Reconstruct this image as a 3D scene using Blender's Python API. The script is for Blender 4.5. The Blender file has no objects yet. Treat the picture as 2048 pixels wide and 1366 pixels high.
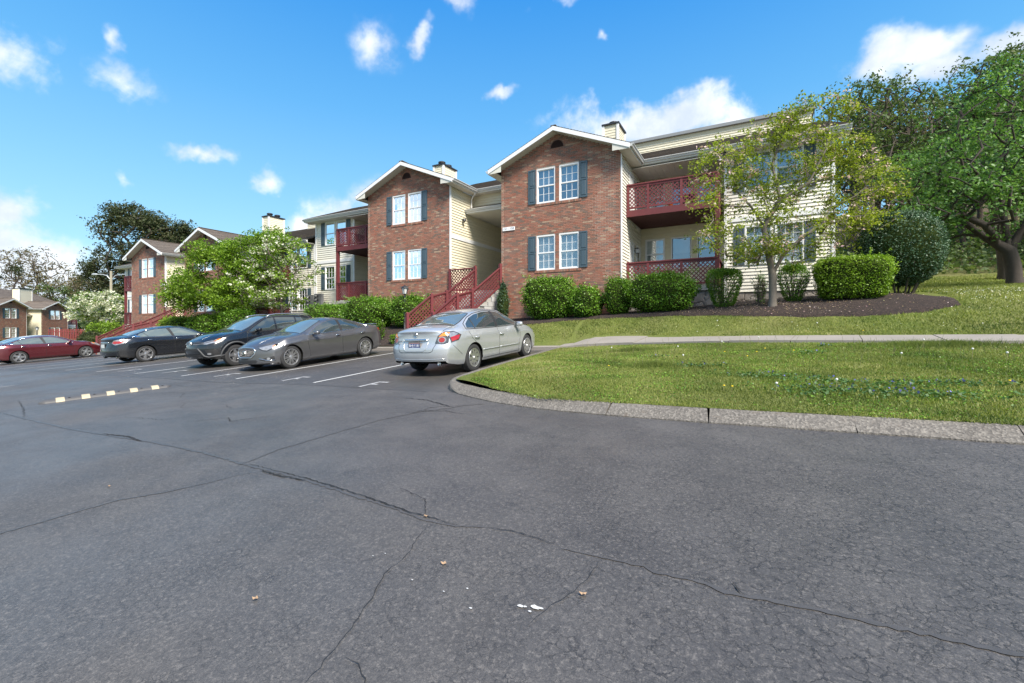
import bpy, bmesh, math, random
import numpy as np
from mathutils import Vector, Matrix
from mathutils.bvhtree import BVHTree
from mathutils.geometry import delaunay_2d_cdt

random.seed(7)
rng = np.random.default_rng(7)
S = bpy.context.scene
COL = S.collection
R = math.radians

# ------------------------------------------------------------------ camera, sky, sun, exposure
cam_d = bpy.data.cameras.new('camera'); cam = bpy.data.objects.new('camera', cam_d); COL.objects.link(cam)
cam_d.sensor_width = 36.0; cam_d.lens = 15.66; cam_d.shift_y = -0.0132
cam_d.clip_start = 0.05; cam_d.clip_end = 2000
cam.location = (0, 0, 0); cam.rotation_euler = (R(90), 0, R(28.4))
S.camera = cam
S.render.engine = 'CYCLES'
S.cycles.use_denoising = True; S.cycles.denoising_prefilter = 'ACCURATE'
S.cycles.max_bounces = 6; S.cycles.transparent_max_bounces = 12
S.view_settings.view_transform = 'Standard'; S.view_settings.look = 'None'
S.view_settings.gamma = 1.0; S.view_settings.use_curve_mapping = False
S.view_settings.exposure = 1.6

SUN_AZ = 122.0      # degrees clockwise from +Y
SUN_EL = 48.0
sun_d = bpy.data.lights.new('sun', 'SUN'); sun = bpy.data.objects.new('sun', sun_d); COL.objects.link(sun)
sun_d.energy = 3.0; sun_d.angle = R(18); sun_d.color = (1.0, 0.93, 0.82)
sd = Vector((math.sin(R(SUN_AZ)) * math.cos(R(SUN_EL)), math.cos(R(SUN_AZ)) * math.cos(R(SUN_EL)), math.sin(R(SUN_EL))))
sun.rotation_euler = sd.to_track_quat('Z', 'Y').to_euler(); sun.location = sd * 60

W = bpy.data.worlds.new('World'); S.world = W; W.use_nodes = True

class NT:
    """small helper to write node trees"""
    def __init__(s, tree): s.t = tree; s.n = tree.nodes; s.l = tree.links
    def new(s, typ, **kw):
        n = s.n.new(typ)
        for k, v in kw.items(): setattr(n, k, v)
        return n
    def set(s, inp, v):
        if hasattr(v, 'is_output') or isinstance(v, bpy.types.NodeSocket): s.l.new(v, inp)
        elif v is not None: inp.default_value = v
    def math(s, op, a, b=None, c=None, clamp=False):
        n = s.n.new('ShaderNodeMath'); n.operation = op; n.use_clamp = clamp
        s.set(n.inputs[0], a)
        if b is not None: s.set(n.inputs[1], b)
        if c is not None: s.set(n.inputs[2], c)
        return n.outputs[0]
    def vmath(s, op, a, b=None, sc=None):
        n = s.n.new('ShaderNodeVectorMath'); n.operation = op
        s.set(n.inputs[0], a)
        if b is not None: s.set(n.inputs[1], b)
        if sc is not None: s.set(n.inputs['Scale'], sc)
        return n.outputs['Value'] if op in ('DOT_PRODUCT', 'LENGTH', 'DISTANCE') else n.outputs[0]
    def mix(s, f, a, b, blend='MIX'):
        n = s.n.new('ShaderNodeMix'); n.data_type = 'RGBA'; n.blend_type = blend
        s.set(n.inputs[0], f); s.set(n.inputs[6], a); s.set(n.inputs[7], b)
        return n.outputs[2]
    def ramp(s, f, stops, interp='LINEAR'):
        n = s.n.new('ShaderNodeValToRGB'); n.color_ramp.interpolation = interp
        e = n.color_ramp.elements
        while len(e) < len(stops): e.new(0.5)
        for i, (p, c) in enumerate(stops):
            e[i].position = p; e[i].color = (c[0], c[1], c[2], 1) if hasattr(c, '__len__') else (c, c, c, 1)
        s.set(n.inputs[0], f)
        return n.outputs[0]
    def noise(s, vec, scale, detail=4, rough=0.55, dist=0.0):
        n = s.n.new('ShaderNodeTexNoise'); s.set(n.inputs['Vector'], vec)
        n.inputs['Scale'].default_value = scale; n.inputs['Detail'].default_value = detail
        n.inputs['Roughness'].default_value = rough; n.inputs['Distortion'].default_value = dist
        return n.outputs['Fac']
    def noisec(s, vec, scale, detail=4, rough=0.55):
        n = s.n.new('ShaderNodeTexNoise'); s.set(n.inputs['Vector'], vec)
        n.inputs['Scale'].default_value = scale; n.inputs['Detail'].default_value = detail
        n.inputs['Roughness'].default_value = rough
        return n.outputs['Color']
    def voro(s, vec, scale, feature='DISTANCE_TO_EDGE', out=0, rnd=1.0):
        n = s.n.new('ShaderNodeTexVoronoi'); n.feature = feature; s.set(n.inputs['Vector'], vec)
        n.inputs['Scale'].default_value = scale; n.inputs['Randomness'].default_value = rnd
        return n.outputs[out]
    def maprange(s, v, a, b, c=0.0, d=1.0, smooth=True):
        n = s.n.new('ShaderNodeMapRange'); n.interpolation_type = 'SMOOTHSTEP' if smooth else 'LINEAR'
        s.set(n.inputs[0], v)
        for i, x in enumerate((a, b, c, d)): n.inputs[i + 1].default_value = x
        return n.outputs[0]
    def bump(s, h, strength=0.3, dist=0.01, normal=None):
        n = s.n.new('ShaderNodeBump'); s.set(n.inputs['Height'], h)
        n.inputs['Strength'].default_value = strength; n.inputs['Distance'].default_value = dist
        if normal is not None: s.set(n.inputs['Normal'], normal)
        return n.outputs[0]

def build_world():
    t = NT(W.node_tree); t.n.clear()
    out = t.new('ShaderNodeOutputWorld'); bg = t.new('ShaderNodeBackground')
    sky = t.new('ShaderNodeTexSky'); sky.sky_type = 'NISHITA'; sky.sun_disc = False
    sky.sun_elevation = R(SUN_EL); sky.sun_rotation = R(SUN_AZ)
    sky.altitude = 150; sky.air_density = 1.0; sky.dust_density = 0.6; sky.ozone_density = 2.0
    tc = t.new('ShaderNodeTexCoord'); d = t.vmath('NORMALIZE', tc.outputs['Generated'])
    hs = t.new('ShaderNodeHueSaturation'); hs.inputs['Hue'].default_value = 0.497
    hs.inputs['Saturation'].default_value = 1.28; hs.inputs['Value'].default_value = 1.0
    t.l.new(sky.outputs[0], hs.inputs['Color'])
    skyc = hs.outputs[0]
    # clouds: soft patches given by direction, edges eaten by noise
    F = Vector((-0.4756, 0.8797, 0)); Rt = Vector((0.8797, 0.4756, 0)); U = Vector((0, 0, 1))
    # sx, sz: tangent offsets of the centre from the view axis (right, up); rx, rz radii; strength
    clouds = [(-1.14, .605, .12, .09, 1.1), (-.945, .64, .035, .07, .75), (-.90, .545, .12, .045, .55),
              (-.725, .40, .065, .03, .95), (-.58, .335, .06, .027, .95), (-.885, .34, .02, .03, .6),
              (-1.2, .14, .22, .15, 1.5), (-1.04, .10, .22, .10, 1.4), (-.92, .04, .25, .07, 1.2), (-1.15, .24, .10, .07, 1.2),
              (-.38, .22, .13, .08, 1.3), (-.29, .28, .07, .06, 1.0), (-.47, .22, .08, .05, 1.0),
              (-.012, .535, .045, .028, 1.0), (.26, .455, .20, .060, 1.35), (.40, .485, .14, .055, 1.4), (.50, .475, .09, .055, 1.1),
              (.90, .60, .13, .075, 1.3), (.98, .565, .10, .05, .9), (1.13, .635, .14, .05, 1.3), (-.30, .655, .04, .05, .5),
              (-.135, .73, .05, .03, .6), (.11, .735, .05, .03, .55), (.20, .64, .02, .025, .7), (-.22, .66, .02, .03, .6)]
    wv = t.vmath('SCALE', t.vmath('SUBTRACT', t.noisec(d, 5.0, 5, .6), (.5, .5, .5)), sc=0.16); dw = t.vmath('ADD', d, wv)
    acc = None
    for sx, sz, rx, rz, k in clouds:
        c = (F + Rt * sx + U * sz).normalized()
        rt = U.cross(c).normalized() * -1; up = c.cross(rt).normalized(); 
        if up.z < 0: up = -up
        ln = math.sqrt(1 + sx * sx + sz * sz)
        a = t.vmath('DOT_PRODUCT', dw, tuple(rt * (ln * math.sqrt(1 + sx * sx) / rx)))
        b = t.vmath('DOT_PRODUCT', dw, tuple(up * (ln * ln / math.sqrt(1 + sx * sx) / rz)))
        f = t.vmath('DOT_PRODUCT', d, tuple(c))
        r2 = t.math('ADD', t.math('MULTIPLY', a, a), t.math('MULTIPLY', b, b))
        v = t.math('MULTIPLY', t.math('SUBTRACT', 1.0, t.math('SQRT', r2)), k)
        v = t.math('SUBTRACT', v, t.math('MULTIPLY', t.math('LESS_THAN', f, 0.3), 9.0))
        acc = v if acc is None else t.math('SMOOTH_MAX', acc, v, 0.12)
    # the rest of the dome: unseen clouds of the same kind, cover raised for neutral fill light
    dz = t.new('ShaderNodeSeparateXYZ'); t.l.new(d, dz.inputs[0])
    fwd = t.vmath('DOT_PRODUCT', d, tuple(F))
    pl = t.vmath('DIVIDE', d, None); 
    comb = t.new('ShaderNodeCombineXYZ'); zz = t.math('ADD', t.math('MAXIMUM', dz.outputs[2], 0.0), 0.25)
    for i in range(3): t.l.new(zz, comb.inputs[i])
    t.l.new(comb.outputs[0], pl.node.inputs[1])
    n0 = t.noise(pl, 1.1, 5, 0.55)
    far = t.math('ADD', t.math('MULTIPLY', t.math('SUBTRACT', n0, 0.47), 4.5), t.maprange(fwd, .30, .55, 0.0, -3.0))
    acc = t.math('MAXIMUM', acc, far)
    n1 = t.noise(d, 5.5, 9, 0.62, 0.35); n2 = t.noise(d, 19.0, 7, 0.6, 0.3)
    nz = t.math('ADD', t.math('MULTIPLY', t.math('SUBTRACT', n1, 0.44), 2.6), t.math('MULTIPLY', t.math('SUBTRACT', n2, 0.5), 1.2))
    dens = t.maprange(t.math('ADD', acc, nz), 0.02, 1.05)
    dens = t.math('MULTIPLY', dens, t.maprange(acc, -0.35, 0.35))
    dens = t.math('MULTIPLY', dens, 0.93)
    shade = t.noise(d, 7.0, 6, .6)
    cc = t.mix(t.maprange(shade, .35, .65), (1.75, 1.95, 2.25, 1), (2.75, 2.8, 2.85, 1))
    # the camera's deeper blue: the Nishita sky blended with a plain vertical gradient
    gr = t.ramp(dz.outputs[2], [(0.0, (1.35, 1.95, 2.30)), (.12, (.92, 1.68, 2.22)), (.27, (.60, 1.38, 2.10)), (.42, (.31, 1.06, 2.0)), (.60, (.10, .72, 1.88)), (1.0, (.04, .52, 1.5))])
    skyc = t.mix(.90, skyc, gr)
    t.l.new(t.mix(dens, skyc, cc), bg.inputs[0])
    bg.inputs[1].default_value = 0.15
    t.l.new(bg.outputs[0], out.inputs[0])
build_world()
W.cycles.sampling_method = 'MANUAL'; W.cycles.sample_map_resolution = 384

# ------------------------------------------------------------------ helpers
def tag(o, label=None, cat=None, group=None, kind=None):
    if label: o['label'] = label
    if cat: o['category'] = cat
    if group: o['group'] = group
    if kind: o['kind'] = kind
    return o

def empty(name, loc=(0, 0, 0), rz=0.0, label=None, cat=None, group=None, kind=None, parent=None):
    o = bpy.data.objects.new(name, None); COL.objects.link(o); o.empty_display_size = 0.2
    o.location = loc; o.rotation_euler = (0, 0, rz)
    if parent: o.parent = parent
    return tag(o, label, cat, group, kind)

def put(name, mesh, parent=None, loc=None, kind=None):
    o = bpy.data.objects.new(name, mesh); COL.objects.link(o)
    if parent is not None: o.parent = parent
    if loc is not None: o.location = loc
    if kind: o['kind'] = kind
    return o

class MB:
    def __init__(s): s.v = []; s.f = []; s.m = []; s.r = []
    def add(s, vs, fs, mi=0, rnd=None):
        b = len(s.v); s.v.extend([tuple(p) for p in vs])
        if rnd is None: rnd = random.random()
        for f in fs: s.f.append(tuple(i + b for i in f)); s.m.append(mi); s.r.append(rnd)
    def box(s, x0, x1, y0, y1, z0, z1, mi=0, rnd=None, skip=()):
        v = [(x0, y0, z0), (x1, y0, z0), (x1, y1, z0), (x0, y1, z0), (x0, y0, z1), (x1, y0, z1), (x1, y1, z1), (x0, y1, z1)]
        fs = {'b': (0, 3, 2, 1), 't': (4, 5, 6, 7), 'f': (0, 1, 5, 4), 'r': (1, 2, 6, 5), 'k': (2, 3, 7, 6), 'l': (3, 0, 4, 7)}
        s.add(v, [f for k, f in fs.items() if k not in skip], mi, rnd)
    def bar(s, p, q, w, h, up=(0, 0, 1), mi=0, rnd=None):
        """rectangular bar from p to q, w across, h along up"""
        p = Vector(p); q = Vector(q); d = (q - p).normalized(); up = Vector(up)
        sd_ = d.cross(up).normalized(); u = sd_.cross(d).normalized()
        v = []
        for c in (p, q):
            for a, b in ((-1, -1), (1, -1), (1, 1), (-1, 1)): v.append(c + sd_ * (a * w / 2) + u * (b * h / 2))
        s.add(v, [(0, 1, 2, 3), (7, 6, 5, 4), (0, 4, 5, 1), (1, 5, 6, 2), (2, 6, 7, 3), (3, 7, 4, 0)], mi, rnd)
    def tube(s, pts, rad, n=8, caps=True, mi=0, rnd=None):
        pts = [Vector(p) for p in pts]; k = len(pts)
        if not hasattr(rad, '__len__'): rad = [rad] * k
        vs = []; a = None
        for i, p in enumerate(pts):
            d = (pts[min(i + 1, k - 1)] - pts[max(i - 1, 0)])
            d = d.normalized() if d.length > 1e-9 else Vector((0, 0, 1))
            if a is None:
                a = d.orthogonal().normalized()
            else:
                a = (a - d * a.dot(d)); a = a.normalized() if a.length > 1e-6 else d.orthogonal().normalized()
            b = d.cross(a)
            for j in range(n):
                t = 2 * math.pi * j / n; vs.append(p + (a * math.cos(t) + b * math.sin(t)) * rad[i])
        fs = [(i * n + j, i * n + (j + 1) % n, (i + 1) * n + (j + 1) % n, (i + 1) * n + j) for i in range(k - 1) for j in range(n)]
        if caps: fs += [tuple(range(n))[::-1], tuple(range((k - 1) * n, k * n))]
        s.add(vs, fs, mi, rnd)
    def lathe(s, prof, n=24, axis='z', origin=(0, 0, 0), mi=0, rnd=None, mis=None):
        vs = []; o = Vector(origin)
        for r, h in prof:
            for j in range(n):
                t = 2 * math.pi * j / n; c, q = r * math.cos(t), r * math.sin(t)
                vs.append(o + Vector({'z': (c, q, h), 'x': (h, c, q), 'y': (q, h, c)}[axis]))
        b = len(s.v); s.v.extend([tuple(p) for p in vs])
        if rnd is None: rnd = random.random()
        for i in range(len(prof) - 1):
            for j in range(n):
                s.f.append((b + i * n + j, b + i * n + (j + 1) % n, b + (i + 1) * n + (j + 1) % n, b + (i + 1) * n + j))
                s.m.append(mis[i] if mis else mi); s.r.append(rnd)
    def prism(s, poly, y0, y1, mi=0, rnd=None, caps=True):
        """polygon of (x, z), counter-clockwise seen from -y, between y0 and y1"""
        n = len(poly)
        vs = [(x, y0, z) for x, z in poly] + [(x, y1, z) for x, z in poly]
        fs = [(i, i + n, (i + 1) % n + n, (i + 1) % n) for i in range(n)]
        if caps: fs += [tuple(range(n)), tuple(range(2 * n - 1, n - 1, -1))]
        s.add(vs, fs, mi, rnd)
    def mesh(s, name, mats, smooth=False, attr=True):
        me = bpy.data.meshes.new(name); me.from_pydata(s.v, [], s.f)
        if not isinstance(mats, (list, tuple)): mats = [mats]
        for m in mats: me.materials.append(m)
        if len(mats) > 1: me.polygons.foreach_set('material_index', s.m)
        if attr:
            a = me.attributes.new('rnd', 'FLOAT', 'FACE'); a.data.foreach_set('value', s.r)
        if smooth: me.shade_smooth()
        me.update()
        return me
    def build(s, name, mats, parent=None, smooth=False, kind=None, loc=None):
        return put(name, s.mesh(name, mats, smooth), parent, loc, kind)

def smooth_by_angle(me, ang=35):
    me.shade_smooth()
    bm = bmesh.new(); bm.from_mesh(me)
    for e in bm.edges:
        if len(e.link_faces) == 2 and e.calc_face_angle(0) > R(ang): e.smooth = False
    bm.to_mesh(me); bm.free()

def np_mesh(name, verts, faces_n, nper, mats, rnd=None, smooth=False, midx=None):
    """verts (N,3) array; faces are consecutive runs of nper vertices"""
    me = bpy.data.meshes.new(name); N = len(verts); nf = N // nper
    me.vertices.add(N); me.vertices.foreach_set('co', np.ascontiguousarray(verts, dtype=np.float32).ravel())
    me.loops.add(N); me.loops.foreach_set('vertex_index', np.arange(N, dtype=np.int32))
    me.polygons.add(nf); me.polygons.foreach_set('loop_start', (np.arange(nf) * nper).astype(np.int32))
    me.polygons.foreach_set('loop_total', np.full(nf, nper, dtype=np.int32))
    for m in (mats if isinstance(mats, (list, tuple)) else [mats]): me.materials.append(m)
    if midx is not None: me.polygons.foreach_set('material_index', midx.astype(np.int32))
    me.update(calc_edges=True)
    if rnd is not None:
        a = me.attributes.new('rnd', 'FLOAT', 'FACE'); a.data.foreach_set('value', rnd.astype(np.float32))
    return me

# ------------------------------------------------------------------ materials
MATS = {}
def mat(name):
    m = bpy.data.materials.new(name); m.use_nodes = True
    t = NT(m.node_tree); t.n.clear()
    out = t.new('ShaderNodeOutputMaterial'); p = t.new('ShaderNodeBsdfPrincipled')
    t.l.new(p.outputs[0], out.inputs[0])
    MATS[name] = m
    return m, t, p, out

def simple(name, col, rough=0.5, metal=0.0, spec=0.5, var=0.0, scale=3.0, bump=0.0, bscale=60, coat=0.0, rndvar=0.0):
    m, t, p, out = mat(name)
    c = (col[0], col[1], col[2], 1)
    p.inputs['Roughness'].default_value = rough; p.inputs['Metallic'].default_value = metal
    p.inputs['Specular IOR Level'].default_value = spec
    p.inputs['Coat Weight'].default_value = coat; p.inputs['Coat Roughness'].default_value = 0.03
    tc = t.new('ShaderNodeTexCoord'); v = tc.outputs['Object']
    cs = None
    if var or rndvar:
        cs = c
        if var:
            n = t.noise(v, scale, 6, 0.6)
            cs = t.mix(n, tuple(x * (1 - var) for x in col) + (1,), tuple(min(1, x * (1 + var)) for x in col) + (1,))
        if rndvar:
            at = t.new('ShaderNodeAttribute', attribute_name='rnd')
            k = t.maprange(at.outputs['Fac'], 0, 1, 1 - rndvar, 1 + rndvar, False)
            mx = t.new('ShaderNodeVectorMath', operation='SCALE'); t.set(mx.inputs[0], cs); t.l.new(k, mx.inputs['Scale'])
            cs = mx.outputs[0]
        t.set(p.inputs['Base Color'], cs)
    else: p.inputs['Base Color'].default_value = c
    if bump:
        t.l.new(t.bump(t.noise(v, bscale, 5, 0.6), bump, 0.01), p.inputs['Normal'])
    return m

def leaf_mat(name, stops, trans=0.35, rough=0.5):
    """colour from the per-face random attribute"""
    m = bpy.data.materials.new(name); m.use_nodes = True; t = NT(m.node_tree); t.n.clear()
    out = t.new('ShaderNodeOutputMaterial'); p = t.new('ShaderNodeBsdfPrincipled')
    tr = t.new('ShaderNodeBsdfTranslucent'); mx = t.new('ShaderNodeMixShader')
    at = t.new('ShaderNodeAttribute', attribute_name='rnd')
    tc = t.new('ShaderNodeTexCoord')
    c = t.ramp(at.outputs['Fac'], stops)
    big = t.noise(tc.outputs['Object'], 0.9, 3)
    c = t.mix(1.0, c, t.ramp(big, [(0.3, 0.78), (0.7, 1.2)]), 'MULTIPLY')
    t.set(p.inputs['Base Color'], c); p.inputs['Roughness'].default_value = rough
    p.inputs['Specular IOR Level'].default_value = 0.35
    t.set(tr.inputs[0], t.mix(1.0, c, (1.25, 1.35, 0.7, 1), 'MULTIPLY'))
    mx.inputs[0].default_value = trans
    t.l.new(p.outputs[0], mx.inputs[1]); t.l.new(tr.outputs[0], mx.inputs[2]); t.l.new(mx.outputs[0], out.inputs[0])
    MATS[name] = m
    return m

def build_materials():
    # asphalt
    m, t, p, out = mat('asphalt')
    tc = t.new('ShaderNodeTexCoord'); v = tc.outputs['Object']
    warp = t.vmath('ADD', v, t.vmath('SCALE', t.noisec(v, 9.0, 5, .7), sc=0.10))
    cr = t.voro(warp, 17.0); cr2 = t.voro(t.vmath('ADD', v, t.vmath('SCALE', t.noisec(v, 18.0, 3), sc=0.05)), 24.0)
    big = t.noise(v, 0.33, 4, 0.55); mid = t.noise(v, 1.7, 5, 0.6); brk = t.noise(v, 3.0, 5, 0.6)
    sxx = t.new('ShaderNodeSeparateXYZ'); t.l.new(v, sxx.inputs[0]); right = t.maprange(sxx.outputs[0], -2.5, 1.0, 0.0, 1.0)
    crm = t.math('MULTIPLY', t.maprange(cr, 0.0, 0.08, 1, 0), t.math('MULTIPLY', t.maprange(t.math('ADD', brk, t.math('MULTIPLY', right, .10)), 0.40, 0.62, .15, 1.0), t.maprange(t.noise(v, 16, 4, .7), .38, .54)))
    crm = t.math('MULTIPLY', crm, t.math('ADD', .65, t.math('MULTIPLY', right, .35)))
    crm2 = t.math('MULTIPLY', t.maprange(cr2, 0.0, 0.05, 1, 0), t.maprange(t.noise(v, 2.2, 5, 0.65), 0.46, 0.62))
    cracks = t.math('MAXIMUM', crm, t.math('MULTIPLY', crm2, 0.8))
    base = t.ramp(big, [(0.30, (.062,.057,.053)), (0.52, (.073,.067,.063)), (0.72, (.092,.084,.078))])
    base = t.mix(t.maprange(mid, .35, .7, 0, .55), base, (.120,.110,.101,1))
    # the stalls beyond the sealed joint were coated separately and carry oil drips
    stall = t.maprange(sxx.outputs[1], 6.33, 6.41, 0, 1)
    base = t.mix(t.math('MULTIPLY', stall, .30), base, (.034, .031, .029, 1))
    drip = t.math('MULTIPLY', t.maprange(t.noise(v, 1.3, 5, .7, .8), .60, .70), t.maprange(t.noise(v, 7, 4, .7), .40, .60))
    base = t.mix(t.math('MULTIPLY', t.math('MULTIPLY', drip, stall), .6), base, (.022, .020, .019, 1))
    old = t.math('MULTIPLY', t.maprange(sxx.outputs[1], 2.50, 2.42, 0, 1), .22)
    base = t.mix(old, base, t.ramp(t.noise(v, 22, 5, .8), [(.35, (.050, .047, .045)), (.65, (.135, .125, .115))]))
    grit = t.noise(v, 150, 2, 0.7); sp = t.voro(v, 75, 'F1', 0)
    base = t.mix(t.maprange(grit, .38, .62, 0, .50), base, (.036, .034, .033, 1))
    base = t.mix(t.math('MULTIPLY', t.maprange(t.noise(v, 45, 5, .85), .50, .64), .50), base, (.21, .19, .17, 1))
    base = t.mix(t.math('MULTIPLY', t.maprange(t.noise(v, 32, 5, .85), .50, .38), .45), base, (.030, .028, .027, 1))
    stone = t.math('MULTIPLY', t.maprange(sp, 0.10, 0.17, 1, 0), t.maprange(t.voro(v, 75, 'F1', 1), 0.83, 0.88))
    stone = t.math('MULTIPLY', stone, t.maprange(mid, .40, .62, .25, 1))
    base = t.mix(t.math('MULTIPLY', stone, .7), base, (.27, .25, .23, 1))
    base = t.mix(t.math('MULTIPLY', cracks, .80), base, (.014, .014, .015, 1))
    t.set(p.inputs['Base Color'], base)
    t.set(p.inputs['Roughness'], t.maprange(t.noise(v, .5, 4), .35, .7, .42, .62))
    p.inputs['Specular IOR Level'].default_value = 0.55
    h = t.math('SUBTRACT', t.math('MULTIPLY', grit, .6), t.math('MULTIPLY', cracks, .8))
    t.l.new(t.bump(h, 0.35, 0.004), p.inputs['Normal'])
    simple('sealant', (.066, .062, .060), .40, spec=.5, var=.3, scale=6, bump=.3, bscale=40)
    simple('crack_dark', (.016, .016, .017), .9, var=.3)
    simple('road_paint', (.50, .50, .49), .65, var=.18, scale=9, bump=.3, bscale=90)
    simple('road_paint_worn', (.30, .30, .30), .7, var=.5, scale=14)
    # kerb concrete with pebbles
    m, t, p, out = mat('kerb_concrete')
    v = t.new('ShaderNodeTexCoord').outputs['Object']
    pe = t.voro(v, 55, 'F1', 1); n = t.noise(v, 2.5, 6, .65); st = t.noise(v, 9, 5, .6)
    c = t.mix(.55, t.ramp(n, [(.3, (.095, .084, .072)), (.7, (.16, .145, .125))]), t.ramp(t.voro(v, 55, 'F1', 1), [(.2, (.055, .05, .044)), (.6, (.14, .125, .108)), (.9, (.27, .245, .21))]))
    c = t.mix(t.maprange(st, .58, .75, 0, .5), c, (.12, .09, .065, 1))
    t.set(p.inputs['Base Color'], c); p.inputs['Roughness'].default_value = .9
    t.l.new(t.bump(t.voro(v, 55, 'F1', 0), .7, .006), p.inputs['Normal'])
    simple('path_concrete', (.235, .212, .188), .88, var=.22, scale=1.6, bump=.35, bscale=70)
    simple('plain_concrete', (.30, .285, .26), .9, var=.25, scale=2.0, bump=.35, bscale=50)
    # lawn soil
    m, t, p, out = mat('lawn_ground')
    v = t.new('ShaderNodeTexCoord').outputs['Object']
    a = t.noise(v, .55, 5, .6); b = t.noise(v, 3.5, 6, .65); c3 = t.noise(v, 45, 4, .7)
    c = t.ramp(a, [(.3, (.125, .155, .036)), (.5, (.175, .190, .052)), (.68, (.22, .205, .085))])
    c = t.mix(t.maprange(b, .52, .72, 0, .55), c, (.17, .155, .065, 1))
    c = t.mix(t.maprange(c3, .35, .65, 0, .55), c, (.045, .085, .014, 1))
    sx = t.new('ShaderNodeSeparateXYZ'); t.l.new(v, sx.inputs[0])
    wood = t.math('MAXIMUM', t.maprange(sx.outputs[1], 27.0, 31.0), 0.0)
    wood = t.math('MULTIPLY', wood, t.maprange(t.noise(v, .35, 5, .7), .36, .56, .35, 1.0))
    c = t.mix(wood, c, t.ramp(t.noise(v, 6, 6, .7), [(.3, (.045, .034, .020)), (.7, (.13, .095, .06))]))
    t.set(p.inputs['Base Color'], c); p.inputs['Roughness'].default_value = .95
    p.inputs['Specular IOR Level'].default_value = .15
    t.l.new(t.bump(t.math('ADD', c3, t.math('MULTIPLY', b, .6)), .9, .04), p.inputs['Normal'])
    # mulch
    m, t, p, out = mat('mulch')
    v = t.new('ShaderNodeTexCoord').outputs['Object']
    q = t.vmath('MULTIPLY', v, (1, 1.6, 1))
    n = t.voro(t.vmath('ADD', q, t.vmath('SCALE', t.noisec(v, 20), sc=.05)), 42, 'F1', 1)
    c = t.ramp(n, [(.1, (.010, .007, .006)), (.55, (.035, .022, .018)), (.9, (.085, .055, .042))])
    pet = t.math('MULTIPLY', t.maprange(t.voro(v, 24, 'F1', 0), .10, .16, 1, 0), t.maprange(t.voro(v, 24, 'F1', 1), .80, .84))
    pet = t.math('MULTIPLY', pet, t.maprange(t.noise(v, 1.1, 3), .50, .60))
    c = t.mix(pet, c, (.50, .34, .30, 1))
    t.set(p.inputs['Base Color'], c); p.inputs['Roughness'].default_value = .95
    t.l.new(t.bump(t.noise(v, 50, 4, .7), 1.0, .05), p.inputs['Normal'])
    # brick: colour by per-face random
    m, t, p, out = mat('brick')
    at = t.new('ShaderNodeAttribute', attribute_name='rnd'); v = t.new('ShaderNodeTexCoord').outputs['Object']
    c = t.ramp(at.outputs['Fac'], [(0.0, (0.135, 0.092, 0.070)), (.12, (0.175, 0.108, 0.080)), (.28, (0.221, 0.100, 0.067)), (.5, (0.270, 0.116, 0.075)),
                                   (.70, (0.299, 0.134, 0.089)), (.86, (0.279, 0.088, 0.051)), (.93, (0.314, 0.185, 0.123)), (1.0, (0.373, 0.259, 0.180))])
    n = t.noise(v, 28, 5, .65)
    c = t.mix(t.maprange(n, .40, .8, 0, .35), c, (.36, .26, .22, 1))
    c = t.mix(t.maprange(t.noise(v, .8, 4), .50, .8, 0, .30), c, (.38, .30, .26, 1))
    t.set(p.inputs['Base Color'], c); p.inputs['Roughness'].default_value = .88
    t.l.new(t.bump(t.noise(v, 90, 3, .6), .4, .004), p.inputs['Normal'])
    simple('mortar', (.43, .36, .30), .95, var=.2, scale=20)
    simple('siding', (.66, .605, .46), .5, var=.06, scale=1.3, rndvar=.03)
    simple('siding_pale', (.69, .66, .575), .5, var=.06, scale=1.3, rndvar=.03)
    simple('trim_white', (.72, .72, .72), .45, var=.05, scale=4)
    simple('trim_cream', (.62, .60, .52), .5, var=.05)
    simple('soffit', (.58, .56, .50), .6, var=.05)
    simple('gutter', (.50, .50, .49), .4, var=.15, scale=3)
    simple('cap_grey', (.21, .22, .23), .6, var=.12, scale=4)
    simple('shutter', (.052, .082, .105), .5, var=.12, scale=8)
    simple('door_white', (.66, .66, .65), .4, var=.04)
    simple('dark_metal', (.02, .02, .022), .45)
    simple('meter_grey', (.16, .165, .17), .5, var=.15)
    simple('meter_glass', (.42, .42, .42), .2, metal=.6)
    simple('red_wood', (.130, .024, .027), .62, var=.20, scale=7, bump=.25, bscale=35, rndvar=.12)
    simple('red_wood_dark', (.055, .014, .014), .8, var=.2)
    simple('red_fence', (.20, .040, .036), .7, var=.22, scale=5, bump=.3, bscale=30, rndvar=.16)
    simple('vent_brown', (.045, .018, .014), .7, var=.2)
    simple('sign_white', (.80, .80, .80), .5)
    simple('sign_ink', (.06, .07, .10), .6)
    simple('block', (.34, .335, .325), .92, var=.2, scale=6, bump=.4, bscale=70, rndvar=.14)
    # rough stone-faced foundation
    m, t, p, out = mat('foundation_stone')
    v = t.new('ShaderNodeTexCoord').outputs['Object']
    e = t.voro(t.vmath('ADD', v, t.vmath('SCALE', t.noisec(v, 2.5), sc=.5)), 2.2)
    c = t.ramp(t.noise(v, 3, 6, .65), [(.3, (.16, .13, .115)), (.7, (.34, .31, .285))])
    c = t.mix(t.maprange(e, 0, .05, .6, 0), c, (.10, .085, .075, 1))
    t.set(p.inputs['Base Color'], c); p.inputs['Roughness'].default_value = .92
    t.l.new(t.bump(t.maprange(e, 0, .1), .8, .03), p.inputs['Normal'])
    # roof shingles
    m, t, p, out = mat('shingle')
    v = t.new('ShaderNodeTexCoord').outputs['Object']
    at = t.new('ShaderNodeAttribute', attribute_name='rnd')
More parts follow.
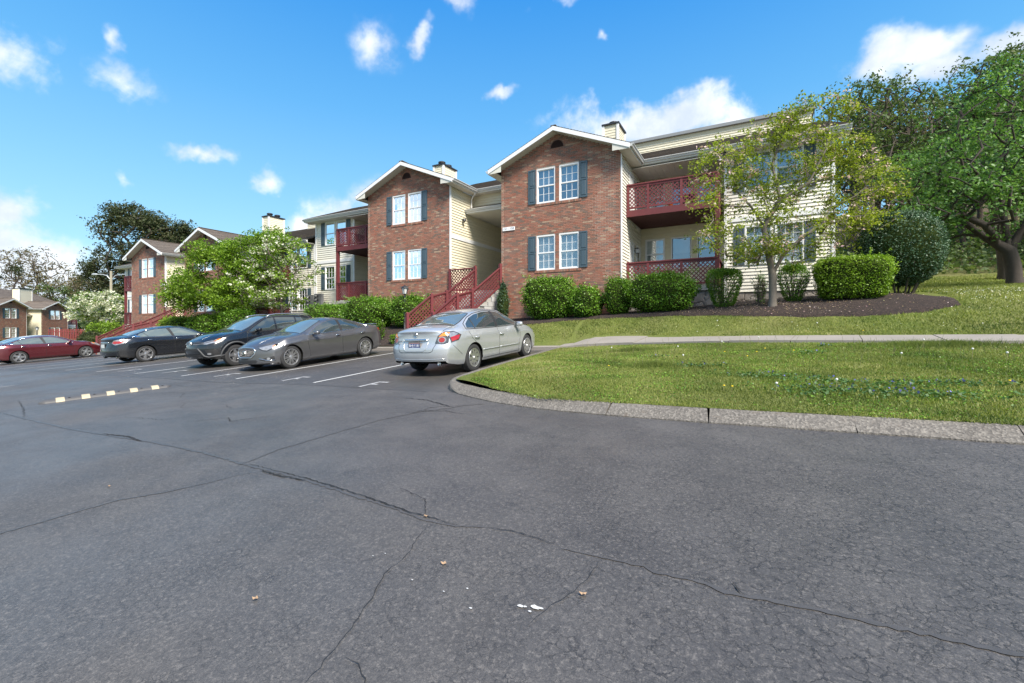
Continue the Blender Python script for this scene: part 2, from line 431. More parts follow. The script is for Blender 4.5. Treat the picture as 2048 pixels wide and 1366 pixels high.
    c = t.ramp(t.math('ADD', t.math('MULTIPLY', t.noise(v, 9, 5, .7), .7), t.math('MULTIPLY', at.outputs['Fac'], .3)), [(.30, (.085, .068, .056)), (.6, (.145, .118, .098)), (.8, (.19, .158, .13))])
    t.set(p.inputs['Base Color'], c); p.inputs['Roughness'].default_value = .95
    t.l.new(t.bump(t.noise(v, 80, 3, .7), .5, .01), p.inputs['Normal'])
    simple('screen_blue', (.085, .105, .15), .7, var=.15, scale=8)
    # window glass: see-through with a mirror sheen
    m = bpy.data.materials.new('glass'); m.use_nodes = True; t = NT(m.node_tree); t.n.clear(); MATS['glass'] = m
    out = t.new('ShaderNodeOutputMaterial'); g = t.new('ShaderNodeBsdfGlossy'); tr = t.new('ShaderNodeBsdfTransparent'); mx = t.new('ShaderNodeMixShader')
    g.inputs['Roughness'].default_value = 0.02; tr.inputs[0].default_value = (.72, .80, .84, 1); g.inputs[0].default_value = (.9, .95, 1, 1)
    fr = t.new('ShaderNodeFresnel'); fr.inputs[0].default_value = 1.6
    v = t.new('ShaderNodeTexCoord').outputs['Object']
    nb = t.bump(t.noise(v, 2.2, 2), .10, .02); t.l.new(nb, g.inputs['Normal'])
    t.l.new(t.math('ADD', t.math('MULTIPLY', fr.outputs[0], 1.6), .16, clamp=True), mx.inputs[0])
    t.l.new(tr.outputs[0], mx.inputs[1]); t.l.new(g.outputs[0], mx.inputs[2]); t.l.new(mx.outputs[0], out.inputs[0])
    simple('curtain_blue', (.24, .29, .36), .8, var=.2, scale=5)
    simple('curtain_dark', (.035, .042, .05), .8, var=.4, scale=3)
    simple('blind', (.62, .63, .63), .6)
    simple('bark_grey', (.14, .12, .10), .9, var=.35, scale=10, bump=.6, bscale=30)
    simple('bark_dark', (.050, .040, .033), .95, var=.4, scale=8, bump=.8, bscale=22)
    simple('bark_brown', (.095, .075, .060), .95, var=.3, scale=8, bump=.6, bscale=22)
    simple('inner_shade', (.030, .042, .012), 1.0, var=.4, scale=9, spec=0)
    simple('inner_twig', (.060, .045, .030), 1.0, var=.4, scale=12, spec=0)
    leaf_mat('leaf_hedge', [(0, (0.044, 0.104, 0.010)), (.4, (0.098, 0.208, 0.018)), (.8, (0.182, 0.338, 0.031)), (1, (0.273, 0.442, 0.065))], .25, .38)
    leaf_mat('leaf_lime', [(0, (0.070, 0.133, 0.011)), (.4, (0.139, 0.244, 0.016)), (.8, (0.221, 0.344, 0.030)), (1, (0.314, 0.421, 0.068))], .35, .5)
    leaf_mat('leaf_holly', [(0, (0.025, 0.057, 0.029)), (.5, (0.060, 0.119, 0.060)), (.85, (0.134, 0.206, 0.125)), (1, (0.214, 0.286, 0.196))], .1, .5)
    leaf_mat('leaf_magnolia', [(0, (0.098, 0.138, 0.016)), (.35, (0.196, 0.253, 0.023)), (.80, (0.310, 0.356, 0.040)), (1, (0.414, 0.414, 0.081))], .4, .5)
    leaf_mat('petal_pink', [(0, (.50, .30, .33)), (.5, (.66, .48, .48)), (1, (.76, .66, .62))], .35, .6)
    leaf_mat('bud_dark', [(0, (.05, .018, .018)), (1, (.10, .04, .03))], .1, .6)
    leaf_mat('leaf_maple', [(0, (0.042, 0.096, 0.025)), (.4, (0.085, 0.177, 0.042)), (.8, (0.146, 0.268, 0.065)), (1, (0.245, 0.368, 0.107))], .36, .5)
    leaf_mat('leaf_back', [(0, (0.046, 0.078, 0.025)), (.4, (0.081, 0.127, 0.039)), (.8, (0.127, 0.178, 0.060)), (1, (0.184, 0.196, 0.092))], .35, .6)
    leaf_mat('leaf_tan', [(0, (.08, .065, .03)), (.5, (.15, .125, .06)), (1, (.22, .19, .10))], .35, .7)
    leaf_mat('leaf_oak', [(0, (.022, .034, .012)), (.5, (.045, .062, .022)), (.85, (.080, .080, .034)), (1, (.12, .095, .045))], .2, .7)
    leaf_mat('leaf_green', [(0, (0.044, 0.106, 0.007)), (.4, (0.100, 0.206, 0.013)), (.8, (0.175, 0.300, 0.020)), (1, (0.250, 0.375, 0.050))], .4, .5)
    leaf_mat('petal_white', [(0, (.45, .46, .34)), (.5, (.62, .62, .50)), (1, (.76, .74, .64))], .3, .6)
    leaf_mat('grass_blade', [(0, (0.088, 0.131, 0.025)), (.35, (0.169, 0.206, 0.045)), (.65, (0.256, 0.275, 0.075)), (.88, (0.356, 0.328, 0.144)), (1, (0.525, 0.450, 0.263))], .35, .6)
    leaf_mat('violet_petal', [(0, (.08, .08, .26)), (1, (.17, .17, .42))], .2, .6)
    leaf_mat('violet_leaf', [(0, (.040, .095, .022)), (1, (.09, .17, .05))], .3, .5)
    simple('dandelion_yellow', (.75, .52, .01), .7)
    simple('dandelion_puff', (.62, .62, .58), .9)
    simple('clover_white', (.62, .62, .60), .9)
    simple('stem', (.22, .20, .09), .8)
    simple('dead_leaf', (.30, .20, .12), .8, var=.3)
    simple('lamp_glass', (.55, .56, .55), .15, spec=.6)
    simple('pole_wood', (.30, .27, .20), .85, var=.2, scale=4)
    simple('lamp_head', (.42, .45, .47), .4, metal=.3)
    simple('rubber', (.070, .068, .068), .6, var=.2, scale=20)
    simple('bump_yellow', (.42, .35, .23), .6, var=.15, scale=20)
    simple('orange', (.75, .16, .02), .5)
build_materials()
M = MATS
# ------------------------------------------------------------------ ground shape
def zslope(X):
    X = np.asarray(X, float)
    return np.where(X > -22, .025 * X, np.where(X > -38, -.55 - .0383 * (-22 - X), -1.163))
def za(X, Y):
    """asphalt surface"""
    Y = np.asarray(Y, float)
    z = -1.45 + .067 * np.minimum(Y, 13.2) + zslope(X)
    z = z - .012 * np.maximum(Y - 13.2, 0) + .03 * np.maximum(-3 - Y, 0)
    return z
YK = [5.5, 9, 12, 13.3, 14.1, 15, 16.6, 20, 27, 40, 60, 90, 160]
PROF = {
    -160: [0] * 13,
    -60: [-2.05, -2.0, -1.9, -1.8, -1.7, -1.6, -1.5, -1.5, -1.6, -1.9, -2.0, -2.0, -2.0],
    -45: [-2.05, -1.95, -1.8, -1.62, -1.45, -1.25, -1.0, -.9, -.9, -1.0, -1.4, -2.0, -2.0],
    -38: [-2.0, -1.9, -1.75, -1.60, -1.35, -1.1, -.85, -.8, -.8, -.8, -1, -1, -1],
    -30: [-1.7, -1.6, -1.5, -1.28, -1.05, -.85, -.6, -.6, -.6, 0, 0, 0, 0],
    -24: [-1.5, -1.4, -1.3, -1.07, -.70, -.35, -.05, 0, 0, .5, 1, 1, 1],
    -16: [-1.3, -1.2, -1.1, -.82, -.35, -.02, .15, .2, .3, 1, 2, 3, 3],
    -12: [-1.2, -1.1, -1.0, -.74, -.30, .05, .25, .3, .5, 2, 3, 5, 6],
    -9.5: [-1.15, -1.05, -.95, -.68, -.28, .12, .35, .4, 1, 3, 5, 8, 8],
    -7: [-1.06, -.95, -.85, -.62, -.22, .25, .45, .5, 1.2, 3, 6, 9, 9],
    -5.3: [-1.02, -.80, -.68, -.56, -.15, .36, .50, .7, 1.5, 4, 7, 10, 11],
    -3: [-.98, -.68, -.52, -.45, -.06, .46, .60, .9, 2, 4.5, 8, 12, 14],
    0: [-.94, -.58, -.33, -.18, .20, .64, .80, 1.1, 2.1, 5, 9, 14, 18],
    3: [-.88, -.52, -.25, -.02, .42, .82, .98, 1.25, 2.15, 5, 10, 16, 22],
    7: [-.80, -.48, -.20, .10, .42, .80, 1.05, 1.40, 2.15, 5, 11, 18, 26],
    12: [-.68, -.42, -.15, .15, .42, .75, 1.05, 1.45, 2.15, 5, 11, 19, 28],
    30: [-.3, -.1, .2, .5, .7, 1.0, 1.4, 1.9, 2.4, 5, 11, 19, 28],
    160: [1, 1, 1, 1, 1, 1, 1.5, 2, 3, 6, 12, 20, 30]}
PROF[-160] = [-2.0] * 13
XK = sorted(PROF)
_G = np.array([PROF[x] for x in XK])
_gx = np.concatenate([np.arange(-160, -48, 2.0), np.arange(-48, 20, .4), np.arange(20, 161, 2.0)])
_gy = np.concatenate([np.arange(5.5, 24, .25), np.arange(24, 161, 1.0)])
_T = np.array([np.interp(_gy, YK, _G[i]) for i in range(len(XK))])
_T = np.array([np.interp(_gx, XK, _T[:, j]) for j in range(len(_gy))]).T
for _ in range(5):
    _P = np.pad(_T, 1, mode='edge'); _T = (_P[:-2, 1:-1] + _P[2:, 1:-1] + 2 * _P[1:-1, 1:-1]) / 4
    _P = np.pad(_T, ((0, 0), (1, 1)), mode='edge'); _T = (_P[:, :-2] + _P[:, 2:] + 2 * _P[:, 1:-1]) / 4
def zl(X, Y):
    """lawn and bank surface (bilinear in the table)"""
    X = np.atleast_1d(np.asarray(X, float)); Y = np.atleast_1d(np.asarray(Y, float))
    X = np.clip(X, -159.9, 159.0); Y = np.clip(Y, 5.5, 159.0)
    i = np.clip(np.searchsorted(_gx, X) - 1, 0, len(_gx) - 2); j = np.clip(np.searchsorted(_gy, Y) - 1, 0, len(_gy) - 2)
    a = (X - _gx[i]) / (_gx[i + 1] - _gx[i]); b = (Y - _gy[j]) / (_gy[j + 1] - _gy[j])
    z = (_T[i, j] * (1 - a) * (1 - b) + _T[i + 1, j] * a * (1 - b) + _T[i, j + 1] * (1 - a) * b + _T[i + 1, j + 1] * a * b)
    # meet the kerb top exactly
    dk = np.where(X < -5.4, Y - 13.35, np.maximum(Y - 13.35, np.minimum(Y - 5.75, (X + 5.25) * 1.2)))
    dk = np.maximum(dk, 0)
    k = np.clip(dk / .9, 0, 1); k = k * k * (3 - 2 * k)
    zk = za(X, np.minimum(Y, 13.35)) + .122
    front = (dk < .9)
    z = np.where(front, zk * (1 - k) + z * k, z)
    return z
def zl1(x, y): return float(zl(x, y)[0])
def za1(x, y): return float(za(x, y))

def resample(pts, step):
    pts = [Vector(p) for p in pts]; out = [pts[0]]
    for a, b in zip(pts[:-1], pts[1:]):
        n = max(1, int(round((b - a).length / step)))
        for i in range(1, n + 1): out.append(a.lerp(b, i / n))
    return out
def offset_line(pts, d):
    """shift a 2D polyline to its left by d"""
    out = []
    for i, p in enumerate(pts):
        t = (pts[min(i + 1, len(pts) - 1)] - pts[max(i - 1, 0)]).normalized()
        out.append(Vector((p.x - t.y * d, p.y + t.x * d)))
    return out
def catmull(pts, n=6):
    pts = [Vector(p) for p in pts]; q = [pts[0]] + pts + [pts[-1]]; out = []
    for i in range(1, len(q) - 2):
        a, b, c, d = q[i - 1], q[i], q[i + 1], q[i + 2]
        for k in range(n):
            t = k / n
            out.append(0.5 * ((2 * b) + (c - a) * t + (2 * a - 5 * b + 4 * c - d) * t * t + (3 * b - a - 3 * c + d) * t ** 3))
    out.append(pts[-1]); return out

# asphalt sheet
gx = np.concatenate([np.arange(-260, -60, 10.0), np.arange(-60, -30, 1.0), np.arange(-30, 8, .5), np.arange(8, 41, 2.0)])
gy = np.concatenate([np.arange(-30, -2, 2.0), np.arange(-2, 16.01, .5), np.arange(18, 60, 3.0)])
XX, YY = np.meshgrid(gx, gy, indexing='ij')
ZZ = za(XX, YY) - np.where(YY > 14.5, .25, 0) * (XX > -48) - .5 * ((XX > -3) & (YY > 7.5))
vs = np.stack([XX, YY, ZZ], -1).reshape(-1, 3); ny = len(gy)
fs = [(i * ny + j, (i + 1) * ny + j, (i + 1) * ny + j + 1, i * ny + j + 1) for i in range(len(gx) - 1) for j in range(ny - 1)]
me = bpy.data.meshes.new('parking_lot'); me.from_pydata(vs.tolist(), [], fs); me.materials.append(M['asphalt']); me.shade_smooth()
put('parking_lot', me, kind='structure')

def ground_ribbon(name, pts, width, m, lift=.004, zf=za1, step=.12, jitter=0.0, kind='structure', parent=None, taper=True):
    P = resample([Vector(p) for p in pts], step); n = len(P)
    rs = random.Random(len(pts) * 7 + int(abs(pts[0][0]) * 10))
    mb = MB(); L_ = []; 
    for i, p in enumerate(P):
        t = (P[min(i + 1, n - 1)] - P[max(i - 1, 0)]).normalized(); nn = Vector((-t.y, t.x))
        q = p + nn * rs.uniform(-jitter, jitter)
        w = width * (rs.uniform(.45, 1.3) if jitter else 1.0) / 2
        if taper and jitter: w *= min(1, .25 + 4 * min(i, n - 1 - i) / n)
        a = q + nn * w; b = q - nn * w
        L_.append((a.x, a.y, zf(a.x, a.y) + lift)); L_.append((b.x, b.y, zf(b.x, b.y) + lift))
    mb.add(L_, [(2 * i + 1, 2 * i + 3, 2 * i + 2, 2 * i) for i in range(n - 1)])
    return mb.build(name, m, parent, kind=kind)

# ---- kerbs
KF = [(30, 5.60), (12, 5.60), (2.1, 5.57), (-.7, 5.55), (-2.3, 5.62), (-3.3, 5.82), (-4.1, 6.13), (-4.75, 6.5), (-5.12, 7.0), (-5.28, 7.8), (-5.34, 9.6), (-5.40, 13.2)]
KFc = catmull([Vector(p) for p in KF], 10)
def run_lengths(P):
    s = [0]
    for a, b in zip(P[:-1], P[1:]): s.append(s[-1] + (b - a).length)
    return s
kerb = empty('front_kerb', kind='structure')
def kerb_profile(front):
    # offsets to the lawn side and heights: sloped concrete face in front, upright further up
    return ([(0, -.10), (.0, .015), (.035, .035), (.19, .125), (.215, .135), (.25, .135), (.25, -.05)] if front > .5 else
            [(0, -.10), (.0, .10), (.02, .128), (.06, .135), (.12, .135), (.16, .135), (.16, -.05)])
Ls = run_lengths(KFc); total = Ls[-1]
def kpoint(s):
    s = max(0, min(total, s)); i = min(len(Ls) - 2, max(0, int(np.searchsorted(Ls, s)) - 1))
    k = (s - Ls[i]) / max(1e-6, Ls[i + 1] - Ls[i]); p = KFc[i].lerp(KFc[i + 1], k); t = (KFc[i + 1] - KFc[i]).normalized()
    return p, t
# joints: three-metre pours, some cracked across (breaks seen in the photograph)
joints = []
s = 0.0
rk = random.Random(3)
while s < total: joints.append(s); s += (1.25 if s > 24 else 3.0) * rk.uniform(.8, 1.15)
joints.append(total)
for a, b in zip(joints[:-1], joints[1:]):
    mb = MB(); n = max(2, int((b - a) / .14)); gap = .005; rows = []
    ja, jb = rk.uniform(-.03, .03), rk.uniform(-.03, .03)
    for i in range(n + 1):
        u = i / n; s = a + gap + (b - a - 2 * gap) * u; p, t = kpoint(s); nn = Vector((t.y, -t.x))   # lawn side (right of travel)
        fr = 1.0 if s < total - 7.2 else max(0, 1 - (s - (total - 7.2)) / .8)
        A = kerb_profile(1); B = kerb_profile(0)
        row = []
        for k, ((o1, h1), (o2, h2)) in enumerate(zip(A, B)):
            o = o1 * fr + o2 * (1 - fr); h = h1 * fr + h2 * (1 - fr)
            sh = (ja * (1 - u) + jb * u) * (o / .2)
            q = p + nn * o + t * sh + nn * rk.uniform(-.002, .002)
            row.append((q.x, q.y, za1(p.x, p.y) + h + rk.uniform(-.003, .003)))
        rows.append(row)
    m_ = len(rows[0]); vs = [v for r in rows for v in r]
    fs = [(i * m_ + j, (i + 1) * m_ + j, (i + 1) * m_ + j + 1, i * m_ + j + 1) for i in range(n) for j in range(m_ - 1)]
    fs += [tuple(range(m_))[::-1], tuple(range(n * m_, (n + 1) * m_))]
    mb.add(vs, fs); o = mb.build('kerb_stone', M['kerb_concrete'], kerb)
    smooth_by_angle(o.data, 50)
mb = MB(); n = 400; vs = []
for i in range(n + 1):
    p, t = kpoint(total * i / n); nn = Vector((t.y, -t.x)); z = za1(p.x, p.y)
    vs += [(p.x + nn.x * o, p.y + nn.y * o, z + h) for o, h in ((.012, -.08), (.035, -.03), (.12, .035), (.15, .035))]
mb.add(vs, [(i * 4 + j, (i + 1) * 4 + j, (i + 1) * 4 + j + 1, i * 4 + j + 1) for i in range(n) for j in range(3)]); mb.build('joint_dirt', M['mulch'], kerb)
# rear kerb along the heads of the stalls
kerb2 = empty('rear_kerb', kind='structure')
x = -5.40
while x > -62:
    ln = 3.0; x2 = x - ln; mb = MB()
    prof = [(13.2, -.12), (13.2, .10), (13.22, .125), (13.25, .135), (13.37, .135), (13.37, -.1)]
    vs = []
    for xx in (x - .006, x2 + .006):
        for y, h in prof: vs.append((xx, y, za1(xx, 13.2) + h))
    m_ = len(prof)
    mb.add(vs, [(j, j + 1, m_ + j + 1, m_ + j) for j in range(m_ - 1)] + [tuple(range(m_))[::-1], tuple(range(m_, 2 * m_))])
    mb.build('kerb_stone', M['path_concrete'], kerb2); x = x2

# ---- lawn and bank
inner = [a_.lerp(b_, 1.0 if q_ < total - 7.2 else max(0.0, 1 - (q_ - (total - 7.2)) / .8)) for a_, b_, q_ in zip(offset_line(KFc, -.125), offset_line(KFc, -.232), Ls)]   # back of the kerb
bound = [(p.x, p.y) for p in inner if p.y < 13.1]
bound += [(-5.25, 13.33), (-62, 13.33), (-62, 20), (-150, 20), (-150, 155), (150, 155), (150, 5.78)]
pts = list(bound)
def inside(x, y):
    if y < 13.36: return (y > 6.0 and x > -3.0) or (y > 7.2 and x > -5.0)
    if x < -62: return y > 20.3
    return True
def add_grid(x0, x1, y0, y1, st):
    for x in np.arange(x0, x1, st):
        for y in np.arange(y0, y1, st):
            if inside(x, y): pts.append((x + random.uniform(-.1, .1) * st, y + random.uniform(-.1, .1) * st))
add_grid(-4.9, 14, 6.05, 19.9, .38); add_grid(-46, -5, 13.8, 19.9, .6); add_grid(14.5, 60, 6.5, 20, 2.0)
add_grid(-60, -46.5, 13.8, 20, 1.5); add_grid(-60, 60, 20.5, 60, 2.2); add_grid(-148, 148, 62, 152, 9); add_grid(-148, -61, 22, 60, 6); add_grid(62, 148, 8, 60, 9)
r = delaunay_2d_cdt([Vector(p) for p in pts], [], [list(range(len(bound)))], 1, 1e-4)
v2 = np.array([(p.x, p.y) for p in r[0]])
me = bpy.data.meshes.new('lawn'); me.from_pydata(np.column_stack([v2, zl(v2[:, 0], v2[:, 1])]).tolist(), [], [list(f) for f in r[2]])
me.materials.append(M['lawn_ground']); me.shade_smooth(); me.update()
lawn = put('lawn', me, kind='structure')
if lawn.data.polygons[0].normal.z < 0: lawn.data.flip_normals()

def sheet(name, poly, m, lift, step, zf=zl, edge_noise=0.0, bump=0.0, kind='structure', thick=0.0):
    """ground cover sheet over the bank"""
    P = resample([Vector(p) for p in poly + [poly[0]]], step)[:-1]
    if edge_noise: P = [p + Vector((random.uniform(-1, 1), random.uniform(-1, 1))) * edge_noise for p in P]
    nb = len(P); xs = [p.x for p in P]; ys = [p.y for p in P]
    q = [(p.x, p.y) for p in P]
    def inpoly(x, y):
        c = False; j = nb - 1
        for i in range(nb):
            if (ys[i] > y) != (ys[j] > y) and x < (xs[j] - xs[i]) * (y - ys[i]) / (ys[j] - ys[i]) + xs[i]: c = not c
            j = i
        return c
    for x in np.arange(min(xs), max(xs), step):
        for y in np.arange(min(ys), max(ys), step):
            if inpoly(x, y): q.append((x + random.uniform(-.1, .1) * step, y + random.uniform(-.1, .1) * step))
    r = delaunay_2d_cdt([Vector(p) for p in q], [], [list(range(nb))], 1, 1e-4)
    v2 = np.array([(p.x, p.y) for p in r[0]]); z = zf(v2[:, 0], v2[:, 1]) + lift
    n0 = len(v2); isb = np.arange(n0) < nb
    z = z + np.where(isb, 0, rng.uniform(0, 1, n0) * bump + thick)
    V = np.column_stack([v2, z]); vl = V.tolist(); F_ = [list(f) for f in r[2]]
    # skirt
    sk = V[:nb].copy(); sk[:, 2] -= .06 + lift
    vl += sk.tolist(); F_ += [[i, n0 + i, n0 + (i + 1) % nb, (i + 1) % nb] for i in range(nb)]
    me = bpy.data.meshes.new(name); me.from_pydata(vl, [], F_); me.materials.append(m); me.shade_smooth(); me.update()
    bm = bmesh.new(); bm.from_mesh(me); bmesh.ops.recalc_face_normals(bm, faces=bm.faces); bm.to_mesh(me); bm.free()
    if sum(p.normal.z for p in me.polygons) < 0: me.flip_normals()
    return put(name, me, kind=kind)
sheet('mulch_bed', [(-9.6, 14.75), (-8, 14.80), (-6, 15.0), (-4, 15.0), (-2.2, 14.85), (-.5, 14.5), (1.2, 14.1), (2.6, 13.95), (3.6, 14.05), (4.35, 14.4),
                    (4.35, 14.9), (3.9, 15.4), (3.7, 16.4), (3.0, 17.2), (2.3, 18.7), (-9.6, 18.7)], M['mulch'], .012, .22, edge_noise=.03, bump=.022, thick=.02)
sheet('mulch_bank', [(-9.6, 13.42), (-12.2, 13.42), (-24, 13.42), (-35.0, 13.42), (-35.0, 18.7), (-9.6, 18.7)], M['mulch'], .012, .4, edge_noise=.0, bump=.03, thick=.01)

# footpath slabs
path = empty('footpath', kind='structure')
PC = catmull([Vector(p) for p in [(-5.32, 13.1), (-4.5, 13.2), (-3.2, 13.15), (-1.4, 12.75), (.6, 12.3), (3, 12.0), (6, 11.9), (12, 11.9), (30, 11.9)]], 12)
Lp = run_lengths(PC); tp = Lp[-1]; s = 0
def ppoint(s):
    i = min(len(Lp) - 2, max(0, int(np.searchsorted(Lp, s)) - 1)); k = (s - Lp[i]) / max(1e-6, Lp[i + 1] - Lp[i])
    return PC[i].lerp(PC[i + 1], k), (PC[i + 1] - PC[i]).normalized()
def zpath(x, y): return zl1(x, y) + .035
while s < tp - .1:
    e = min(tp, s + 1.25); mb = MB(); vs = []; n = 4
    dz = random.uniform(-.008, .010)
    for i in range(n + 1):
        p, t = ppoint(s + .008 + (e - s - .016) * i / n); nn = Vector((-t.y, t.x))
        a = p - nn * .52; b = p + nn * .52; z = (zpath(a.x, a.y) + zpath(b.x, b.y)) / 2 + dz
        zb_ = (zpath(b.x, b.y) - zpath(a.x, a.y)) * .35
        vs += [(a.x, a.y, z - zb_ - .12), (a.x, a.y, z - zb_), (b.x, b.y, z + zb_), (b.x, b.y, z + zb_ - .12)]
    fs = [(i * 4 + j, i * 4 + j + 1, (i + 1) * 4 + j + 1, (i + 1) * 4 + j) for i in range(n) for j in range(3)] + [(0, 1, 2, 3)[::-1], tuple(range(4 * n, 4 * n + 4))]
    mb.add(vs, fs); mb.build('path_slab', M['path_concrete'], path); s = e

# ---- painted lines, stall letters, sealed cracks
for i, X in enumerate([-8.6, -11.55, -14.2, -16.95, -19.7, -22.3, -25.0, -27.7, -30.4, -33.1]):
    ground_ribbon('parking_line', [(X, 6.62), (X, 13.15)], .085, M['road_paint'], .006, step=.5)
for X, Y in [(-7.0, 6.75), (-9.75, 6.95), (-12.8, 7.05), (-15.9, 7.2), (-18.6, 7.1)]:
    # stencilled F lying towards the kerb
    mb = MB()
    def pat(x0, x1, y0, y1):
        mb.add([(x0, y0, za1(x0, y0) + .006), (x1, y0, za1(x1, y0) + .006), (x1, y1, za1(x1, y1) + .006), (x0, y1, za1(x0, y1) + .006)], [(0, 1, 2, 3)])
    pat(X - .045, X + .045, Y - .30, Y + .30); pat(X + .055, X + .26, Y + .21, Y + .30); pat(X + .055, X + .20, Y - .04, Y + .05)
    mb.build('stall_letter', M['road_paint_worn'], kind='structure')
ground_ribbon('parking_line', [(-18.2, 3.2), (-18.2, 4.35)], .10, M['road_paint_worn'], .006, step=.3)
C = {
 'sealed_joint': [([(-40, 6.9), (-29.97, 6.72), (-24.91, 6.37), (-19.12, 6.27), (-14.21, 6.23), (-11.25, 6.15), (-9.5, 6.33), (-7.8, 6.4), (-6.89, 6.37), (-5.2, 6.36)], .05, .012),
   ([(-12.33, 2.76), (-10.6, 2.71), (-8.87, 2.68), (-7.6, 2.72), (-6.66, 2.76), (-6.05, 2.76), (-5.23, 2.74), (-4.51, 2.68), (-4.04, 2.66), (-3.46, 2.63), (-2.87, 2.55), (-2.39, 2.5), (-2.01, 2.44), (-1.78, 2.44), (-1.57, 2.5)], .040, .010),
   ([(-1.0, 2.46), (-0.82, 2.47), (-0.65, 2.47), (-0.52, 2.47), (-0.46, 2.44), (-0.37, 2.45), (-0.24, 2.45), (-0.12, 2.41), (0.19, 2.43), (0.47, 2.44), (0.71, 2.44), (1.2, 2.45), (3, 2.5)], .028, .006),
   ([(-4.35, 5.0), (-4.0, 5.40), (-3.87, 5.60), (-3.6, 5.75)], .14, .02), ([(-4.56, 2.63), (-4.66, 3.15), (-4.59, 3.7), (-4.49, 4.51), (-4.28, 4.98), (-4.29, 5.33), (-4.0, 5.51), (-3.87, 5.60)], .035, .012),
   ([(-6.5, -.3), (-5.4, .5), (-4.82, 1.08), (-4.78, 1.28), (-4.75, 1.5), (-4.7, 1.73), (-4.5, 1.97), (-4.35, 2.26), (-4.27, 2.48), (-4.13, 2.64)], .022, .006)],
 'crack': [([(-0.75, 2.43), (-0.75, 2.34), (-0.77, 2.21), (-0.79, 2.12), (-0.86, 1.94), (-.9, 1.8)], .004, .008),
   ([(-1.94, 2.39), (-1.88, 2.21), (-1.82, 2.05), (-1.8, 1.84), (-1.71, 1.65), (-1.66, 1.52), (-1.61, 1.4), (-1.6, 1.31), (-1.57, 1.24), (-1.54, 1.1)], .005, .008),
   ([(-1.52, 1.33), (-1.44, 1.32), (-1.35, 1.28), (-1.3, 1.2)], .004, .007), ([(-2.56, 2.79), (-2.36, 2.74), (-2.22, 2.7), (-2.04, 2.48)], .006, .008),
   ([(-9.16, 2.83), (-8.94, 3.36), (-7.95, 3.49), (-7.74, 3.87)], .007, .02), ([(-4.5, 2.70), (-3.6, 2.655), (-3.0, 2.60), (-2.2, 2.49), (-1.75, 2.46)], .012, .008),
   ([(-4.2, 2.64), (-3.9, 2.60), (-3.5, 2.61)], .02, .01), ([(-1.57, 2.5), (-1.37, 2.53), (-1.18, 2.51), (-1.05, 2.49)], .007, .006), ([(-7.9, 2.72), (-7.3, 2.78), (-6.8, 2.72)], .03, .01),
   ([(-11.2, 4.9), (-10.6, 5.0), (-10.1, 4.7), (-9.7, 5.1)], .007, .02), ([(-9.3, 4.4), (-8.8, 4.1), (-8.2, 4.5), (-7.6, 4.3)], .007, .02), ([(-12.3, 5.6), (-11.5, 5.5), (-11.0, 5.8)], .007, .02),
   ([(-4.4, 5.05), (-3.9, 5.2), (-3.5, 5.1)], .010, .01), ([(-7.4, 3.5), (-7.0, 3.9), (-6.7, 3.75), (-6.4, 4.2)], .012, .02), ([(-3.9, 5.4), (-4.7, 5.75), (-5.3, 5.8)], .02, .012),
   ([(-14, 3.4), (-12.5, 3.1), (-10.9, 2.72)], .010, .02), ([(-.05, 2.42), (-.09, 2.50)], .008, .004)]}
for name, rows in C.items():
    for pl_, w, j in rows:
        ground_ribbon(name, pl_, w, M['sealant' if name == 'sealed_joint' else 'crack_dark'], .004 if name == 'sealed_joint' else .008, step=.035 if w < .05 else .06, jitter=j)
# fallen leaves, paint spots
for k, (x, y) in enumerate([(-5.18, 1.83), (-2.27, 1.40), (-1.55, 2.05), (-.74, 2.11), (-2.03, 2.47)]):
    mb = MB(); z = za1(x, y); a = random.uniform(0, 6)
    P_ = [(.022 * math.cos(a + t) * (1 if i % 2 else .55), .013 * math.sin(a + t), .010 + .008 * (i % 2)) for i, t in enumerate(np.linspace(0, 5.4, 7))]
    mb.add([(x, y, z + .016)] + [(x + p[0], y + p[1], z + p[2]) for p in P_], [(0, i, i + 1) for i in range(1, 7)] + [(0, 7, 1)])
    tag(mb.build('fallen_leaf', M['dead_leaf']), ['curled tan leaf lying alone on the asphalt at far left', 'pale dry leaf on the asphalt near the bottom edge', 'small tan leaf beside the fine crack in the middle of the asphalt',
        'tan leaf lying next to the short crack below the long sealed crack', 'tiny tan leaf caught in the long crack at its bend'][k], 'leaf', 'dry leaves fallen on the asphalt')
mb = MB()
for x, y, w in [(-.99, 1.91, .018), (-.965, 1.915, .012), (-.92, 1.93, .03), (-.895, 1.935, .022), (-.93, 1.895, .012), (-1.62, 1.86, .007), (-1.40, 1.85, .007), (-1.3, 1.92, .008), (-1.2, 1.80, .009), (-2.0, 1.95, .008), (-1.95, 2.0, .006)]:
    n = 7; z = za1(x, y) + .006
    mb.add([(x + w * math.cos(t) * random.uniform(.5, 1.2), y + w * .6 * math.sin(t) * random.uniform(.5, 1.2), z) for t in np.linspace(0, 5.5, n)], [tuple(range(n))])
mb.build('paint_spots', M['road_paint'], kind='stuff')

